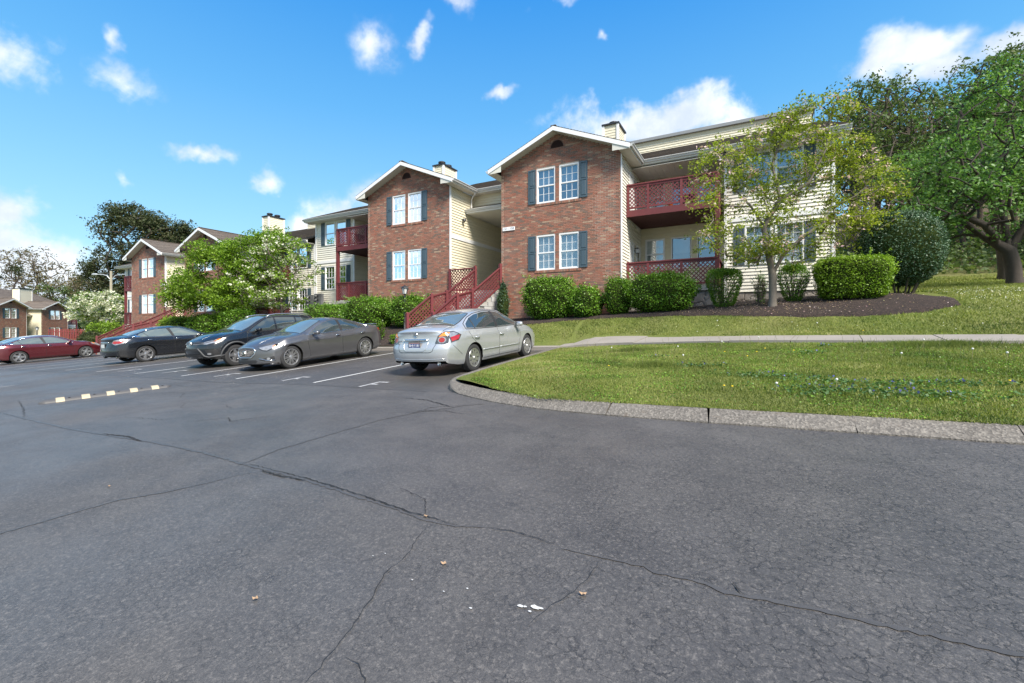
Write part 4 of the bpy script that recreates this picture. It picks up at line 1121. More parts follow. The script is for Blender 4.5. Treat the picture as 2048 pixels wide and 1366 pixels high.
def apartment(x0, dz, label, name='apartment_building', base=.2, singles=300, wr=(9.9, 13.35, 11.52), wl=(9.9, 13.35, 11.52), near=True, raised=(-3, 13.35), chims=(), num=None, flip=False, runL=4.0, runR=8.0, stuffb=False, basez=(.2, .2)):
    root = empty(name, (x0, 16.6, dz), 0, label, 'building')
    single = True
    u = 3.94; det = 2 if near else 1
    unit(root, u, basez[1], singles=singles, looks=('blind', 'curtain') if near else ('dark', 'curtain'), detail=det, near=1)
    unit(root, -u, basez[0], singles=0, looks=('blind', 'curtain') if near else ('dark', 'curtain'), detail=det)
    iu = u - 2.575; ou = u + 2.575
    # --- inner side walls of the entry passage (the left one is seen)
    siding(root, (-iu, 0), RIGHT, .09, 8, .9, 4.15, M['siding'], single=near)
    siding(root, (-iu, 0), RIGHT, .09, 2.0, 4.32, 6.53, M['siding'], single=near)
    siding(root, (-iu, 0), RIGHT, 2.0, 8, 4.32, 5.6, M['siding'], single=near)
    box_part(root, 'band_board', (-iu, 0), RIGHT, .09, 8, -.01, .034, 4.15, 4.32, M['trim_white'])
    box_part(root, 'corner_board', (-iu, 0), RIGHT, -.014, .09, .0, .036, .9, 6.53, M['trim_white'])
    b = wb((iu, 0), LEFT); b.box(0, 8, -.1, 0, .3, 6.5); b.build('wall', M['siding'], root)
    # passage floor, ceiling, end wall, little entry roof
    b = MB(); b.box(-iu, iu, .05, 8, Z1 - .2, Z1); b.build('passage_floor', M['plain_concrete'], root)
    b = MB(); b.box(-iu, iu, 1.32, 8, 5.50, 5.55); b.build('passage_ceiling', M['soffit'], root)
    b = MB(); b.box(-iu, iu, 8, 8.1, Z1, 5.5); b.build('end_wall', M['siding'], root)
    box_part(root, 'door', (0, 8), FRONT, -.5, .4, .0, .03, Z1, Z1 + 2.05, M['door_white'])
    roof_slope(root, (-iu - .0, 1.25, 5.70), (iu, 1.25, 5.70), (iu, 2.05, 6.02), (-iu + 0.0, 2.05, 6.02))
    b = MB(); b.box(-iu, iu, 1.27, 1.30, 5.52, 5.69); b.build('fascia', M['trim_white'], root)
    gutter(root, (-iu - .02, 1.268, 5.585), (iu, 1.268, 5.585), (0, -1, 0))
    siding(root, (0, 2.0), FRONT, -iu, iu, 5.9, 6.55, M['siding'], single=near)
    downspout(root, [(-iu + .40, 1.45, 6.62), (-iu + .40, 1.50, 6.50), (-iu + .12, 1.66, 6.34), (-iu + .06, 1.70, 6.25), (-iu + .06, 1.70, 5.75)])
    b = MB(); b.lathe([(0, 0), (.07, 0), (.09, -.10), (.03, -.16), (0, -.16)], 12, 'z', (-iu + .14, .98, 5.20)); b.bar((-iu, .98, 5.18), (-iu + .14, .98, 5.19), .04, .04); b.build('floodlight', M['dark_metal'], root)
    # --- side walls beyond the gables, recess, wings
    for s, (w0, w1, wc) in ((1, wr), (-1, wl)):
        fr = RIGHT if s > 0 else LEFT
        vis = s > 0
        if vis:
            ops = [(1.25, 2.0, Z1 - .2, Z1 + 2.0), (1.25, 2.0, Z2, Z2 + 2.02), (2.45, 3.2, Z1 - .2, Z1 + 2.0), (2.45, 3.2, Z2, Z2 + 2.02)]
            siding(root, (ou, 0), RIGHT, .09, 3.4, .5, 6.53, M['siding_pale'], single=near, openings=ops)
            box_part(root, 'corner_board', (ou, 0), RIGHT, -.014, .09, .0, .036, .3, 6.53, M['trim_white'])
            for z in (Z1, Z2):
                door(root, (ou, 0), RIGHT, 1.33, 1.92, z, z + 1.93); door(root, (ou, 0), RIGHT, 2.53, 3.12, z, z + 1.93, True)
                wall_lantern(root, (ou, 0), RIGHT, 2.2, z + 1.75)
        else:
            b = wb((-ou, 0), LEFT); b.box(0, 3.4, -.1, 0, .3, 6.53); b.build('wall', M['siding'], root)
        # back wall of the recess with windows or a door
        O = (0, 3.4); lo, hi = (ou, w0) if s > 0 else (-w0, -ou)
        ops = []; 
        if s > 0:
            xs = [(.2, 1.02), (1.27, 2.09), (2.30, 3.12)]
            for z in (Z1, Z2):
                for a, b_ in xs: ops.append((lo + a, lo + b_, z + 1.02, z + 2.36) if z == Z1 else (lo + a, lo + b_, z + .75, z + 2.12))
        siding(root, O, FRONT, lo, hi, .8, 6.45, M['siding'], single=near, openings=ops)
        for k, o in enumerate(ops): window(root, O, FRONT, o[0], o[1], o[2], o[3], 'curtain' if k % 3 else 'dark', 1, grid=(k == 0 or k >= 3), rec=-.01, single=(0 < k < 3))
        if s < 0:
            for z in (Z1, Z2): door(root, O, FRONT, -w0 + .35, -w0 + 1.2, z, z + 2.0, True)
        siding(root, (s * w0, 0), LEFT if s > 0 else RIGHT, 2.2, 3.4, .8, 6.45, M['siding'], single=False)
        # wing front
        lo, hi = (w0, w1) if s > 0 else (-w1, -w0)
        ops = [(s * wc + a, s * wc + b_, z0 - .02, z1 + .02) for z0, z1 in WZ for a, b_ in ((-.93, -.05), (.05, .93))]
        mm = 'siding_pale'
        siding(root, (0, 2.2), FRONT, lo, hi, 1.35, 4.0, M[mm], openings=[o for o in ops if o[2] < 4], single=near)
        siding(root, (0, 2.2), FRONT, lo, hi, 4.17, 6.55, M[mm], openings=[o for o in ops if o[2] > 4], single=near)
        box_part(root, 'band_board', (0, 2.2), FRONT, lo, hi, -.01, .034, 4.0, 4.17, M['trim_white'])
        for x in (lo, hi - .10): box_part(root, 'corner_board', (0, 2.2), FRONT, x, x + .10, -.01, .038, .95, 6.55, M['trim_white'])
        box_part(root, 'foundation', (0, 2.2), FRONT, lo, hi, -.2, -.015, -.6, 1.35, M['foundation_stone'])
        wing_windows(root, s * wc, 2.2, det, ('blind', 'curtain') if near else ('dark', 'curtain'))
        if s > 0 and raised[1] > 13:   # end wall of the wing
            siding(root, (w1, 0), RIGHT, 2.2, 14, 1.35, 6.55, M['siding_pale'], single=False)
            box_part(root, 'foundation', (w1, 0), RIGHT, 2.2, 14, -.2, -.015, .3, 1.35, M['foundation_stone'])
        # balconies
        b0, b1 = (ou + .03, w0 - .14) if s > 0 else (-w0 + .14, -ou - .03)
        ps = [b0 + .045, b0 + .80, b0 + 2.0, b1 - .045] if s > 0 else [b0 + .045, b0 + .95, b0 + 2.25, b1 - .045]
        o_ = b1 if s > 0 else b0
        balcony(root, b0, b1, .75, 3.35, Z2 + .36 if False else Z2 + .32, upper=True, posts=ps, single=near, side=o_)
        balcony(root, b0, b1, .75, 3.35, Z1 + .02, upper=False, posts=ps, single=near, side=o_)
        sx = o_ - s * .02
        box_part(root, 'support_post', (0, .75), FRONT, sx - .075, sx + .075, -.17, -.02, Z1 + .02, Z2 + 1.30, M['red_wood'])
        box_part(root, 'foundation', (0, .75), FRONT, b0 + .04, b1 - .04, -2.4, -.06, -.8, Z1 - .15, M['foundation_stone'])
        # porch soffit
        b = MB(); b.box(min(ou * s, w0 * s), max(ou * s, w0 * s), 1.62, 3.4, 6.44, 6.46); b.build('porch_soffit', M['soffit'], root)
        n = 14
        for k in range(n):
            x = min(ou * s, w0 * s) + (w0 - ou) * (k + .5) / n; b = MB(); b.box(x - .006, x + .006, 1.64, 3.38, 6.434, 6.44); b.build('soffit_groove', M['gutter'], root)
    # --- main roof
    e0, e1 = -wl[1] - .38, wr[1] + (.38 if raised[1] > 13 else 0)
    for a, b_, run in ((e0, -ou + .4, runL), (-ou + .4, e1, runR)):
        roof_slope(root, (a, 1.60, 6.74), (b_, 1.60, 6.74), (b_, 1.60 + run, 6.74 + run * .417), (a, 1.60 + run, 6.74 + run * .417))
    roof_slope(root, (e0, 1.60 + 2 * runL, 6.74), (-ou + .4, 1.60 + 2 * runL, 6.74), (-ou + .4, 1.60 + runL, 6.74 + runL * .417), (e0, 1.60 + runL, 6.74 + runL * .417), expo=.5)
    for a, b_ in ((e0, -u - 3.0), (-u + 3.02, u - 3.02), (u + 3.0, e1)):
        b = MB(); b.box(a, b_, 1.62, 1.645, 6.55, 6.72); b.build('fascia', M['trim_white'], root)
        b = MB(); b.box(a, b_, 1.645, 2.25, 6.535, 6.549); b.build('soffit', M['soffit'], root)
        gutter(root, (a - .01, 1.62, 6.605), (b_, 1.62, 6.605), (0, -1, 0))
    # raised roof box
    r0, r1 = raised; v = 9.2; zb_ = 9.86
    siding(root, (0, v), FRONT, r0, r1, zb_, 10.52, M['siding'], single=near, h=.13)
    b = MB(); b.box(r0, r1, v + .06, v + 4, zb_, 10.5); b.build('roof_box', M['siding'], root)
    b = MB(); b.box(r0 - .15, r1 + .15, v - .16, v + 4.2, 10.52, 10.68); b.build('roof_cap', M['cap_grey'], root)
    # gable ends of the roof right
    if raised[1] > 13:
        b = MB(); x = w1_ = wr[1] - .05
        b.prism([(2.2, 6.5), (14, 6.5), (9.6, 9.9)], -x - .01, -x) if False else None
        vs = [(x, 2.0, 6.55), (x, 17.2, 6.55), (x, 9.6, 10.0)]; b.add(vs, [(0, 1, 2)]); b.build('gable_end', M['siding_pale'], root)
    roof_slope(root, (-ou + .4, 1.6 + 2 * runR, 6.74), (e1, 1.6 + 2 * runR, 6.74), (e1, 1.6 + runR, 6.74 + runR * .417), (-ou + .4, 1.6 + runR, 6.74 + runR * .417), expo=.5)
    # body mass behind
    b = MB(); b.box(-wl[1] + .05, -ou - .05, 3.6, 9.5, -.5, 6.5); b.box(ou + .05, wr[1] - .08, 3.6, 16, .2, 6.5); b.build('rear_walls', M['siding_pale'], root)
    for c in chims: chimney(root, *c)
    return root

b1 = apartment(-10.86, 0.0, 'nearest brick and cream siding apartment building numbered 151-158', singles=298, near=True,
               chims=((5.25, 5.86, 2.0, 3.1, 7.0, 8.60, 1), (-3.84, -3.24, 2.0, 3.1, 7.0, 8.45, 2)), basez=(-.1, .2))
b2 = apartment(-36.5, -1.25, 'farther brick apartment building on the left behind the flowering trees', singles=0, near=False,
               wr=(9.9, 12.24, 10.6), raised=(2.2, 7.6), chims=((7.2, 7.82, 2.0, 3.1, 5.2, 8.78, 2),), basez=(.2, .2), runL=6.0)
# letter sign on the right wing
sg = empty('letter_sign', (1.82, 18.755, 5.12), 0, 'small black sign with a white letter F between the windows of the right wing', 'sign')
mb = MB(); mb.box(-.14, .14, -.02, .02, -.14, .14); mb.build('sign_board', M['dark_metal'], sg); text_mesh('F', .27, M['sign_white'], sg, (.0, -.024, 0), (R(90), 0, 0))
# number signs
sg = empty('number_sign', (-9.12, 16.58, 4.21), 0, 'white number sign reading 151 - 158 on the nearest brick gable', 'sign')
mb = MB(); mb.box(-.29, .29, -.02, .008, -.075, .075); mb.build('sign_board', M['sign_white'], sg)
text_mesh('151 - 158', .135, M['sign_ink'], sg, (0, -.022, 0), (R(90), 0, 0))
sg = empty('number_sign', (-38.12, 16.58, 3.17), 0, 'small white number sign on the farthest brick gable of the left building', 'sign')
mb = MB(); mb.box(-.24, .24, -.02, .008, -.085, .085); mb.build('sign_board', M['sign_white'], sg)
for a, b_ in ((-.17, -.06), (-.02, .02), (.06, .18)):
    mb = MB(); mb.box(a, b_, -.023, -.0205, -.04, .04); mb.build('lettering', M['gutter'], sg)

# ------------------------------------------------------------------ outside stairs
def stair(name, P0, P1, zs, width, label, fr=(.33, .55), nst=(5, 7), zg=None, top_panel=True, single=True, hand=.92):
    """diagonal stair: P0 foot and P1 head of the left rail (2D); zs = tread height at foot, at landing start, landing end, head"""
    P0, P1 = Vector(P0), Vector(P1); d = (P1 - P0); L_ = d.length; d.normalize(); wv = Vector((width, 0))
    root = empty(name, (P0.x, P0.y, zs[0]), 0, label, 'stairs', 'outdoor stairs with red lattice railings')
    o3 = Vector((P0.x, P0.y, zs[0]))
    ks = [0, fr[0] * L_, fr[1] * L_, L_]
    def pt(s): return P0 + d * s
    # treads and risers of concrete on block side walls
    for (s0, s1, z0, z1, n) in ((ks[0], ks[1], zs[0], zs[1], nst[0]), (ks[2], ks[3], zs[2], zs[3], nst[1])):
        for i in range(n):
            a, b_ = s0 + (s1 - s0) * i / n, s0 + (s1 - s0) * (i + 1) / n; z = z0 + (z1 - z0) * (i + 1) / n
            A, B = pt(a), pt(b_); mb = MB()
            q = [A, A + wv, B + wv, B]; q3 = [Vector((p.x, p.y, zz)) - o3 for zz in (z - .45, z) for p in q]
            mb.add(q3, [(0, 3, 2, 1), (4, 5, 6, 7), (0, 1, 5, 4), (1, 2, 6, 5), (2, 3, 7, 6), (3, 0, 4, 7)]); mb.build('step', M['plain_concrete'], root)
    A, B = pt(ks[1]), pt(ks[2]); mb = MB(); q3 = [Vector((p.x, p.y, zz)) - o3 for zz in (zs[1] - .6, zs[1]) for p in (A, A + wv, B + wv, B)]
    mb.add(q3, [(0, 3, 2, 1), (4, 5, 6, 7), (0, 1, 5, 4), (1, 2, 6, 5), (2, 3, 7, 6), (3, 0, 4, 7)]); mb.build('landing', M['plain_concrete'], root)
    # concrete block cheek wall on the right
    if single:
        C0 = P0 + wv; ang = math.atan2(d.y, d.x); nn = Vector((d.y, -d.x))
        def top(s): return float(np.interp(s, ks, zs)) 
        z = -.9; row = 0
        while z < zs[3]:
            s = -.2 * (row % 2)
            while s < L_:
                a, b_ = max(s, 0), min(s + .39, L_)
                if b_ - a > .05 and top(b_) - .05 > z:
                    mb = MB(); zz = min(z + .19, top((a + b_) / 2) - .02)
                    if zz - z > .03:
                        q = [C0 + d * (a + .004) + nn * .0, C0 + d * (b_ - .004), C0 + d * (b_ - .004) + nn * .06, C0 + d * (a + .004) + nn * .06]
                        q3 = [Vector((p.x, p.y, k)) - o3 for k in (z, zz) for p in q]
                        mb.add(q3, [(4, 7, 6, 5), (0, 1, 5, 4), (1, 2, 6, 5), (2, 3, 7, 6), (3, 0, 4, 7)]); mb.build('concrete_block', M['block'], root)
                s += .40
            z += .20; row += 1
    # railings
    D = (d.x, d.y); N = (d.y, -d.x)
    for side, off in (('l', Vector((0, 0))), ('r', wv)):
        O = Vector((P0.x, P0.y)) + off - Vector((o3.x, o3.y)); frm = (D, N)
        def zt(i): return zs[i] + hand - o3.z
        rail = None
        for i in range(3):
            a0, a1 = ks[i], ks[i + 1]; z0, z1 = zt(i), zt(i + 1)
            if i == 0: z0 += .02
            b = wb(O, frm); w = .045
            b.add([(a0 + w, -.02, z0 - .09), (a1 - w, -.02, z1 - .09), (a1 - w, .02, z1 - .09), (a0 + w, .02, z0 - .09), (a0 + w, -.05, z0 - .03), (a1 - w, -.05, z1 - .03), (a1 - w, .05, z1 - .03), (a0 + w, .05, z0 - .03),
                   (a0 + w, -.05, z0 + .012), (a1 - w, -.05, z1 + .012), (a1 - w, .05, z1 + .012), (a0 + w, .05, z0 + .012)],
                  [(0, 1, 2, 3), (0, 4, 5, 1), (3, 2, 6, 7), (4, 8, 9, 5), (7, 6, 10, 11), (8, 11, 10, 9), (8, 4, 7, 11), (5, 9, 10, 6)])
            rl = b.build('handrail', M['red_wood'], root)
            b = wb(O, frm); q0, q1 = z0 - hand + .10, z1 - hand + .10
            b.add([(a0 + w, -.02, q0), (a1 - w, -.02, q1), (a1 - w, .02, q1), (a0 + w, .02, q0), (a0 + w, -.02, q0 + .09), (a1 - w, -.02, q1 + .09), (a1 - w, .02, q1 + .09), (a0 + w, .02, q0 + .09)],
                  [(3, 2, 1, 0), (4, 5, 6, 7), (0, 1, 5, 4), (2, 3, 7, 6)]); b.build('rail_board', M['red_wood'], rl)
            lattice(rl, O, frm, [(a0 + w, q0 + .05), (a1 - w, q1 + .05), (a1 - w, z1 - .06), (a0 + w, z0 - .06)], single=single, n=0)
        for i in range(4):
            a = ks[i]; gz = (zs[i] - o3.z) - (.25 if i else .35); ex = .06 if i < 3 else .16
            b = wb(O, frm); b.box(a - .055, a + .055, -.055, .055, gz, zt(i) + ex); b.build('post', M['red_wood'], root)
            b = wb(O, frm); zc = zt(i) + ex
            b.add([(a - .055, -.055, zc), (a + .055, -.055, zc), (a + .055, .055, zc), (a - .055, .055, zc), (a, 0, zc + .04)], [(0, 1, 4), (1, 2, 4), (2, 3, 4), (3, 0, 4)]); b.build('post_cap', M['red_wood'], root)
        if side == 'r':   # lower board of the upper flight
            pass
    if top_panel:
        O = (P1.x - 1.42 - o3.x, P1.y - o3.y); z0 = zs[3] - o3.z; z1 = z0 + hand + .10
        b = wb(O, FRONT); b.box(.09, 1.36, -.04, .04, z1 - .05, z1); b.box(.09, 1.36, -.02, .02, z0 + .05, z0 + .13)
        g = b.build('landing_rail', M['red_wood'], root)
        lattice(g, O, FRONT, [(.09, z0 + .12), (1.36, z0 + .12), (1.36, z1 - .05), (.09, z1 - .05)], single=single)
        b = wb(O, FRONT); b.box(.0, .09, -.045, .045, z0 - .6, z1 + .03); b.build('post', M['red_wood'], root)
    return root
stair('outdoor_staircase', (-11.95, 13.45), (-10.80, 16.55), (-.42, .38, .56, 1.62), 1.28, 'red lattice railed stairs rising between the two nearest brick gables', nst=(5, 6), hand=.95)
stair('outdoor_staircase', (-38.3, 12.9), (-36.3, 16.5), (-1.55, -.80, -.55, .45), 1.4, 'long red lattice railed stairs of the left building behind the black sedan', nst=(5, 7), single=False, hand=.95)
# ------------------------------------------------------------------ cars
def car_paint(name, col, metal=.6, rough=.32, coat=1.0):
    m, t, p, out = mat(name)
    p.inputs['Base Color'].default_value = (*col, 1); p.inputs['Metallic'].default_value = metal; p.inputs['Roughness'].default_value = rough
    p.inputs['Coat Weight'].default_value = coat; p.inputs['Coat Roughness'].default_value = .02
    v = t.new('ShaderNodeTexCoord').outputs['Object']
    t.set(p.inputs['Base Color'], t.mix(t.noise(v, 3, 5, .6), tuple(c * .93 for c in col) + (1,), tuple(min(1, c * 1.05) for c in col) + (1,)))
    t.set(p.inputs['Roughness'], t.maprange(t.noise(v, 14, 5, .7), .3, .7, rough * .9, rough * 1.15))
    return m
car_paint('paint_silver', (.50, .515, .53), .6, .36); car_paint('paint_grey', (.135, .135, .142), .7, .34)
car_paint('paint_black', (.012, .014, .018), .3, .25); car_paint('paint_maroon', (.105, .012, .018), .45, .30); car_paint('paint_white', (.60, .61, .63), .1, .35)
simple('tyre', (.022, .022, .023), .8, var=.2, scale=20); simple('alloy', (.52, .52, .53), .28, metal=.85); simple('alloy_dark', (.045, .045, .048), .5, metal=.4)
simple('car_chrome', (.70, .70, .70), .12, metal=1.0); simple('plastic_black', (.018, .018, .019), .55); simple('cladding', (.055, .057, .060), .6, bump=.2, bscale=200)
simple('well', (.008, .008, .008), .95, spec=.1); simple('car_glass', (.030, .042, .045), .03, spec=.9, coat=1.0); simple('car_glass_pale', (.10, .125, .12), .04, spec=.9, coat=1.0, var=.35, scale=2.2)
simple('lamp_red', (.30, .010, .010), .12, coat=1.0); simple('lamp_amber', (.75, .22, .03), .15, coat=1.0); simple('lamp_clear', (.26, .27, .29), .16, metal=.3, coat=1.0, var=.6, scale=16)
simple('lamp_dark', (.09, .09, .095), .12, metal=.5, coat=1.0); simple('disc_metal', (.22, .22, .22), .4, metal=.8)
simple('plate_blue', (.035, .055, .17), .45); simple('plate_peach', (.62, .36, .26), .5); simple('plate_text', (.75, .75, .78), .5); simple('plate_pale', (.55, .58, .56), .5); simple('plate_frame', (.10, .10, .11), .4)

def spline1(pts):
    """smooth monotone interpolation through (x, y) points, as a function on arrays"""
    x = np.array([p[0] for p in pts], float); y = np.array([p[1] for p in pts], float)
    h = np.diff(x); d = np.diff(y) / h; m = np.zeros_like(y); m[0], m[-1] = d[0], d[-1]
    for i in range(1, len(x) - 1):
        if d[i - 1] * d[i] <= 0: m[i] = 0
        else:
            w1, w2 = 2 * h[i] + h[i - 1], h[i] + 2 * h[i - 1]; m[i] = (w1 + w2) / (w1 / d[i - 1] + w2 / d[i])
    def f(q):
        q = np.clip(np.asarray(q, float), x[0], x[-1]); i = np.clip(np.searchsorted(x, q) - 1, 0, len(x) - 2)
        t = (q - x[i]) / h[i]
        return ((1 + 2 * t) * (1 - t) ** 2 * y[i] + t * (1 - t) ** 2 * h[i] * m[i] + t * t * (3 - 2 * t) * y[i + 1] + t * t * (t - 1) * h[i] * m[i + 1])
    return f

class Car:
    def __init__(s, sp, name, label, loc, heading):
        s.sp = sp; s.root = empty(name, loc, 0, label, 'car'); s.heading = heading
        s.build_body()
    # ---- body surface
    def section(s, y):
        sp = s.sp; w = float(s.w(y)); zs = float(s.zs(y)); xt = float(s.xt(y)); zt = float(s.zt(y)); zc = float(s.zc(y)); zb = float(s.zb(y))
        za_ = zb
        for yw in s.axles:
            d = abs(y - yw)
            if d < s.ra: za_ = max(za_, s.rw + math.sqrt(max(0, s.ra ** 2 - d * d)) - .015)
        za_ = min(za_, zs - .06)
        P = []
        # lower side: tuck under, bulge, crease, shoulder
        fw = spline1([(0, .915), (.12, .965), (.38, .990), (.62, 1.0), (.84, .985), (1.0, sp.get('sh', .945))])
        for i in range(13):
            q = i / 12; z = za_ + (zs - za_) * q
            r = (z - zb) / (zs - zb); x = w * float(fw(r))
            cr = sp.get('crease', .012) * math.exp(-((r - .80) / .05) ** 2); low = -.012 * math.exp(-((r - .22) / .07) ** 2)
            P.append((x + cr + low, z))
        x3, z3 = P[-1]
        for i in range(1, 9):
            q = i / 8; bul = .030 * math.sin(q * math.pi) * min(1, (zt - zs) / .35 if zt > zs else 0)
            P.append((x3 + (xt - x3) * q + bul, z3 + (zt - z3) * (q if zt - z3 > .12 else math.sin(q * math.pi / 2))))
        for i in range(1, 13):
            q = i / 12; x = xt * (1 - q); P.append((x, zt + (zc - zt) * (1 - (x / xt) ** 2.4)))
        return P
    def warp(s, x, y, z):
        sp = s.sp; L2 = sp['L'] / 2; w = sp['W'] / 2
        fr = y > 0; e = .95 if fr else .80
        d = abs(y) - (L2 - e)
        if d <= 0: return y
        k = d / e
        c, p = sp['round_f' if fr else 'round_r']; prof = (s.pf if fr else s.pr)
        yo = float(prof(z)) + c * min(1.25, abs(x) / w) ** p
        return (1 if fr else -1) * (L2 - e + d - yo * k ** 1.6)
    def build_body(s):
        sp = s.sp; L2 = sp['L'] / 2
        s.w = spline1(sp['w']); s.zs = spline1(sp['zs']); s.xt = spline1(sp['xt']); s.zt = spline1(sp['zt']); s.zc = spline1(sp['zc']); s.zb = spline1(sp['zb'])
        s.pf = spline1(sp['pf']); s.pr = spline1(sp['pr']); s.rw = sp['rw']; s.ra = sp['rw'] + sp.get('gap', .055)
        fa = L2 - sp['fo']; s.axles = (fa - sp['wb'], fa)
        ys = list(np.linspace(-L2, L2, 110))
        for a in s.axles: ys += [a + s.ra * math.cos(t) for t in np.linspace(0, math.pi, 19)] + [a + s.ra * 1.0015, a - s.ra * 1.0015]
        ys += [L2 - e for e in (.01, .02, .035, .055)] + [-L2 + e for e in (.01, .02, .035, .055)]
        ys = sorted(y for y in set(round(v, 4) for v in ys) if -L2 <= y <= L2)
        rows = []
        for y in ys:
            e = min(1.0, (L2 - abs(y)) / .07); rd = 1 - (1 - math.sqrt(max(0, 1 - (1 - e) ** 2)))
            P = s.section(y); sh = .055 * (1 - rd)
            zmid = (P[0][1] + P[-1][1]) / 2; 
            P = [(x * (1 - .02 * (1 - rd)), z + (-sh if z > zmid else sh) * abs(z - zmid) / max(.05, P[-1][1] - zmid)) for x, z in P]
            rows.append(P)
        k = len(rows[0]); V = []; F_ = []; MI = []
        full = [[(x, z) for x, z in P] + [(-x, z) for x, z in reversed(P[:-1])] for P in rows]; m = len(full[0])
        for y, P in zip(ys, full):
            for x, z in P: V.append((x, s.warp(x, y, z), z))
        for i in range(len(ys) - 1):
            for j in range(m - 1): F_.append((i * m + j, (i + 1) * m + j, (i + 1) * m + j + 1, i * m + j + 1)); MI.append(0)
            F_.append((i * m + m - 1, (i + 1) * m + m - 1, (i + 1) * m, i * m)); MI.append(1)      # underside
        # end caps as a grid of strips between the two halves
        for i0, flip in ((0, False), (len(ys) - 1, True)):
            P = full[i0]; y = ys[i0]; n = k - 1; b = i0 * m; nx = 14; prev = None
            for j in range(n + 1):
                row = [b + j]; xl, zl_ = P[j]; 
                for q in range(1, nx):
                    x = xl * (1 - 2 * q / nx); zz = zl_
                    row.append(len(V)); V.append((x, s.warp(x, y, zz), zz))
                row.append(b + m - 1 - j)
                if j == n: row = [b + n] * (nx + 1)
                if prev:
                    for q in range(nx):
                        f = (prev[q], prev[q + 1], row[q + 1], row[q]); f = tuple(dict.fromkeys(f))
                        if len(f) > 2: F_.append(f if flip else f[::-1]); MI.append(0)
                prev = row
        me = bpy.data.meshes.new('body'); me.from_pydata(V, [], F_); me.materials.append(M[sp['paint']]); me.materials.append(M['well'])
        me.polygons.foreach_set('material_index', MI); me.update()
        bm = bmesh.new(); bm.from_mesh(me); bmesh.ops.recalc_face_normals(bm, faces=bm.faces)
        s.bvh = BVHTree.FromBMesh(bm); bm.to_mesh(me); bm.free(); smooth_by_angle(me, 38)
        s.body = put('body', me, s.root)
        # wheel wells
        for a in s.axles:
            mb = MB()
            mb.box(-sp['W'] / 2 + .10, sp['W'] / 2 - .10, a - s.ra - .01, a + s.ra + .01, s.zb(a) + .02, s.rw + s.ra + .03, skip=('b',)); mb.build('wheel_arch', M['well'], s.root)
    def hit(s, a, b, axis):
        """project a 2D point on the body: 'x+' side view (y,z); 'y+' front (x,z); 'y-' rear; 'z' top (x,y)"""
        o, d = {'x+': ((3, a, b), (-1, 0, 0)), 'x-': ((-3, a, b), (1, 0, 0)), 'y+': ((a, 6, b), (0, -1, 0)), 'y-': ((a, -6, b), (0, 1, 0)), 'z': ((a, b, 4), (0, 0, -1))}[axis]
        h = s.bvh.ray_cast(Vector(o), Vector(d))
        if h[0] is None: return None, None
        n = h[1]
        if n.dot(Vector(d)) > 0: n = -n
        return h[0], n
    def decal(s, name, poly, axis, m, off=.004, step=.05, parent=None, smooth_n=0, skirt=.012, sm=True):
        P = [Vector(p) for p in poly]
        if smooth_n: P = catmull(P + [P[0]], smooth_n)[:-1]
        P = resample(P + [P[0]], step)[:-1]
        nb = len(P); q = [(p.x, p.y) for p in P]; xs = [p.x for p in P]; ys = [p.y for p in P]
        def inp(x, y):
            c = False; j = nb - 1
            for i in range(nb):
                if (ys[i] > y) != (ys[j] > y) and x < (xs[j] - xs[i]) * (y - ys[i]) / (ys[j] - ys[i]) + xs[i]: c = not c
                j = i
            return c
        for x in np.arange(min(xs) + step / 2, max(xs), step):
            for y in np.arange(min(ys) + step / 2, max(ys), step):
                if inp(x, y): q.append((x, y))
        r = delaunay_2d_cdt([Vector(p) for p in q], [], [list(range(nb))], 1, 1e-5)
        V = []; N = []
        for p in r[0]:
            h, n = s.hit(p.x, p.y, axis)
            if h is None: h, n = s.hit(p.x * .97, p.y * .985, axis)
            if h is None: return None
            V.append(h + n * off); N.append(n)
        F_ = [list(f) for f in r[2]]; n0 = len(V)
        # boundary skirt
        from collections import Counter
        ec = Counter()
        for f in F_:
            for a, b in zip(f, f[1:] + f[:1]): ec[(min(a, b), max(a, b))] += 1
        for i in range(n0): V.append(V[i] - N[i] * skirt)
        for (a, b), c in ec.items():
            if c == 1: F_.append([a, b, n0 + b, n0 + a])
        me = bpy.data.meshes.new(name); me.from_pydata([tuple(v) for v in V], [], F_); me.materials.append(M[m]); me.update()
        bm = bmesh.new(); bm.from_mesh(me); bmesh.ops.delete(bm, geom=[v for v in bm.verts if not v.link_faces], context='VERTS'); bmesh.ops.recalc_face_normals(bm, faces=bm.faces)
        nrm = sum((f.normal * f.calc_area() for f in bm.faces), Vector())
        ref = {'x+': Vector((1, 0, 0)), 'x-': Vector((-1, 0, 0)), 'y+': Vector((0, 1, 0)), 'y-': Vector((0, -1, 0)), 'z': Vector((0, 0, 1))}[axis]
        if sum((f.normal.dot(ref) * f.calc_area() for f in bm.faces)) < 0: bmesh.ops.reverse_faces(bm, faces=bm.faces)
        bm.to_mesh(me); bm.free(); smooth_by_angle(me, 30)
        return put(name, me, parent or s.root)
    def line(s, name, pts, axis, r=.006, m='plastic_black', off=.0, parent=None, n=6, step=.05, close=False, flat=None, sp_n=0):
        P = [Vector(p) for p in pts]
        if sp_n: P = catmull(P + ([P[0]] if close else []), sp_n)
        elif close: P = P + [P[0]]
        P = resample(P, step); Q = []
        for p in P:
            h, nn = s.hit(p.x, p.y, axis)
            if h is not None: Q.append(h + nn * off)
        if len(Q) < 2: return None
        mb = MB(); mb.tube(Q, r, n); o = mb.build(name, M[m], parent or s.root); o.data.shade_smooth(); return o
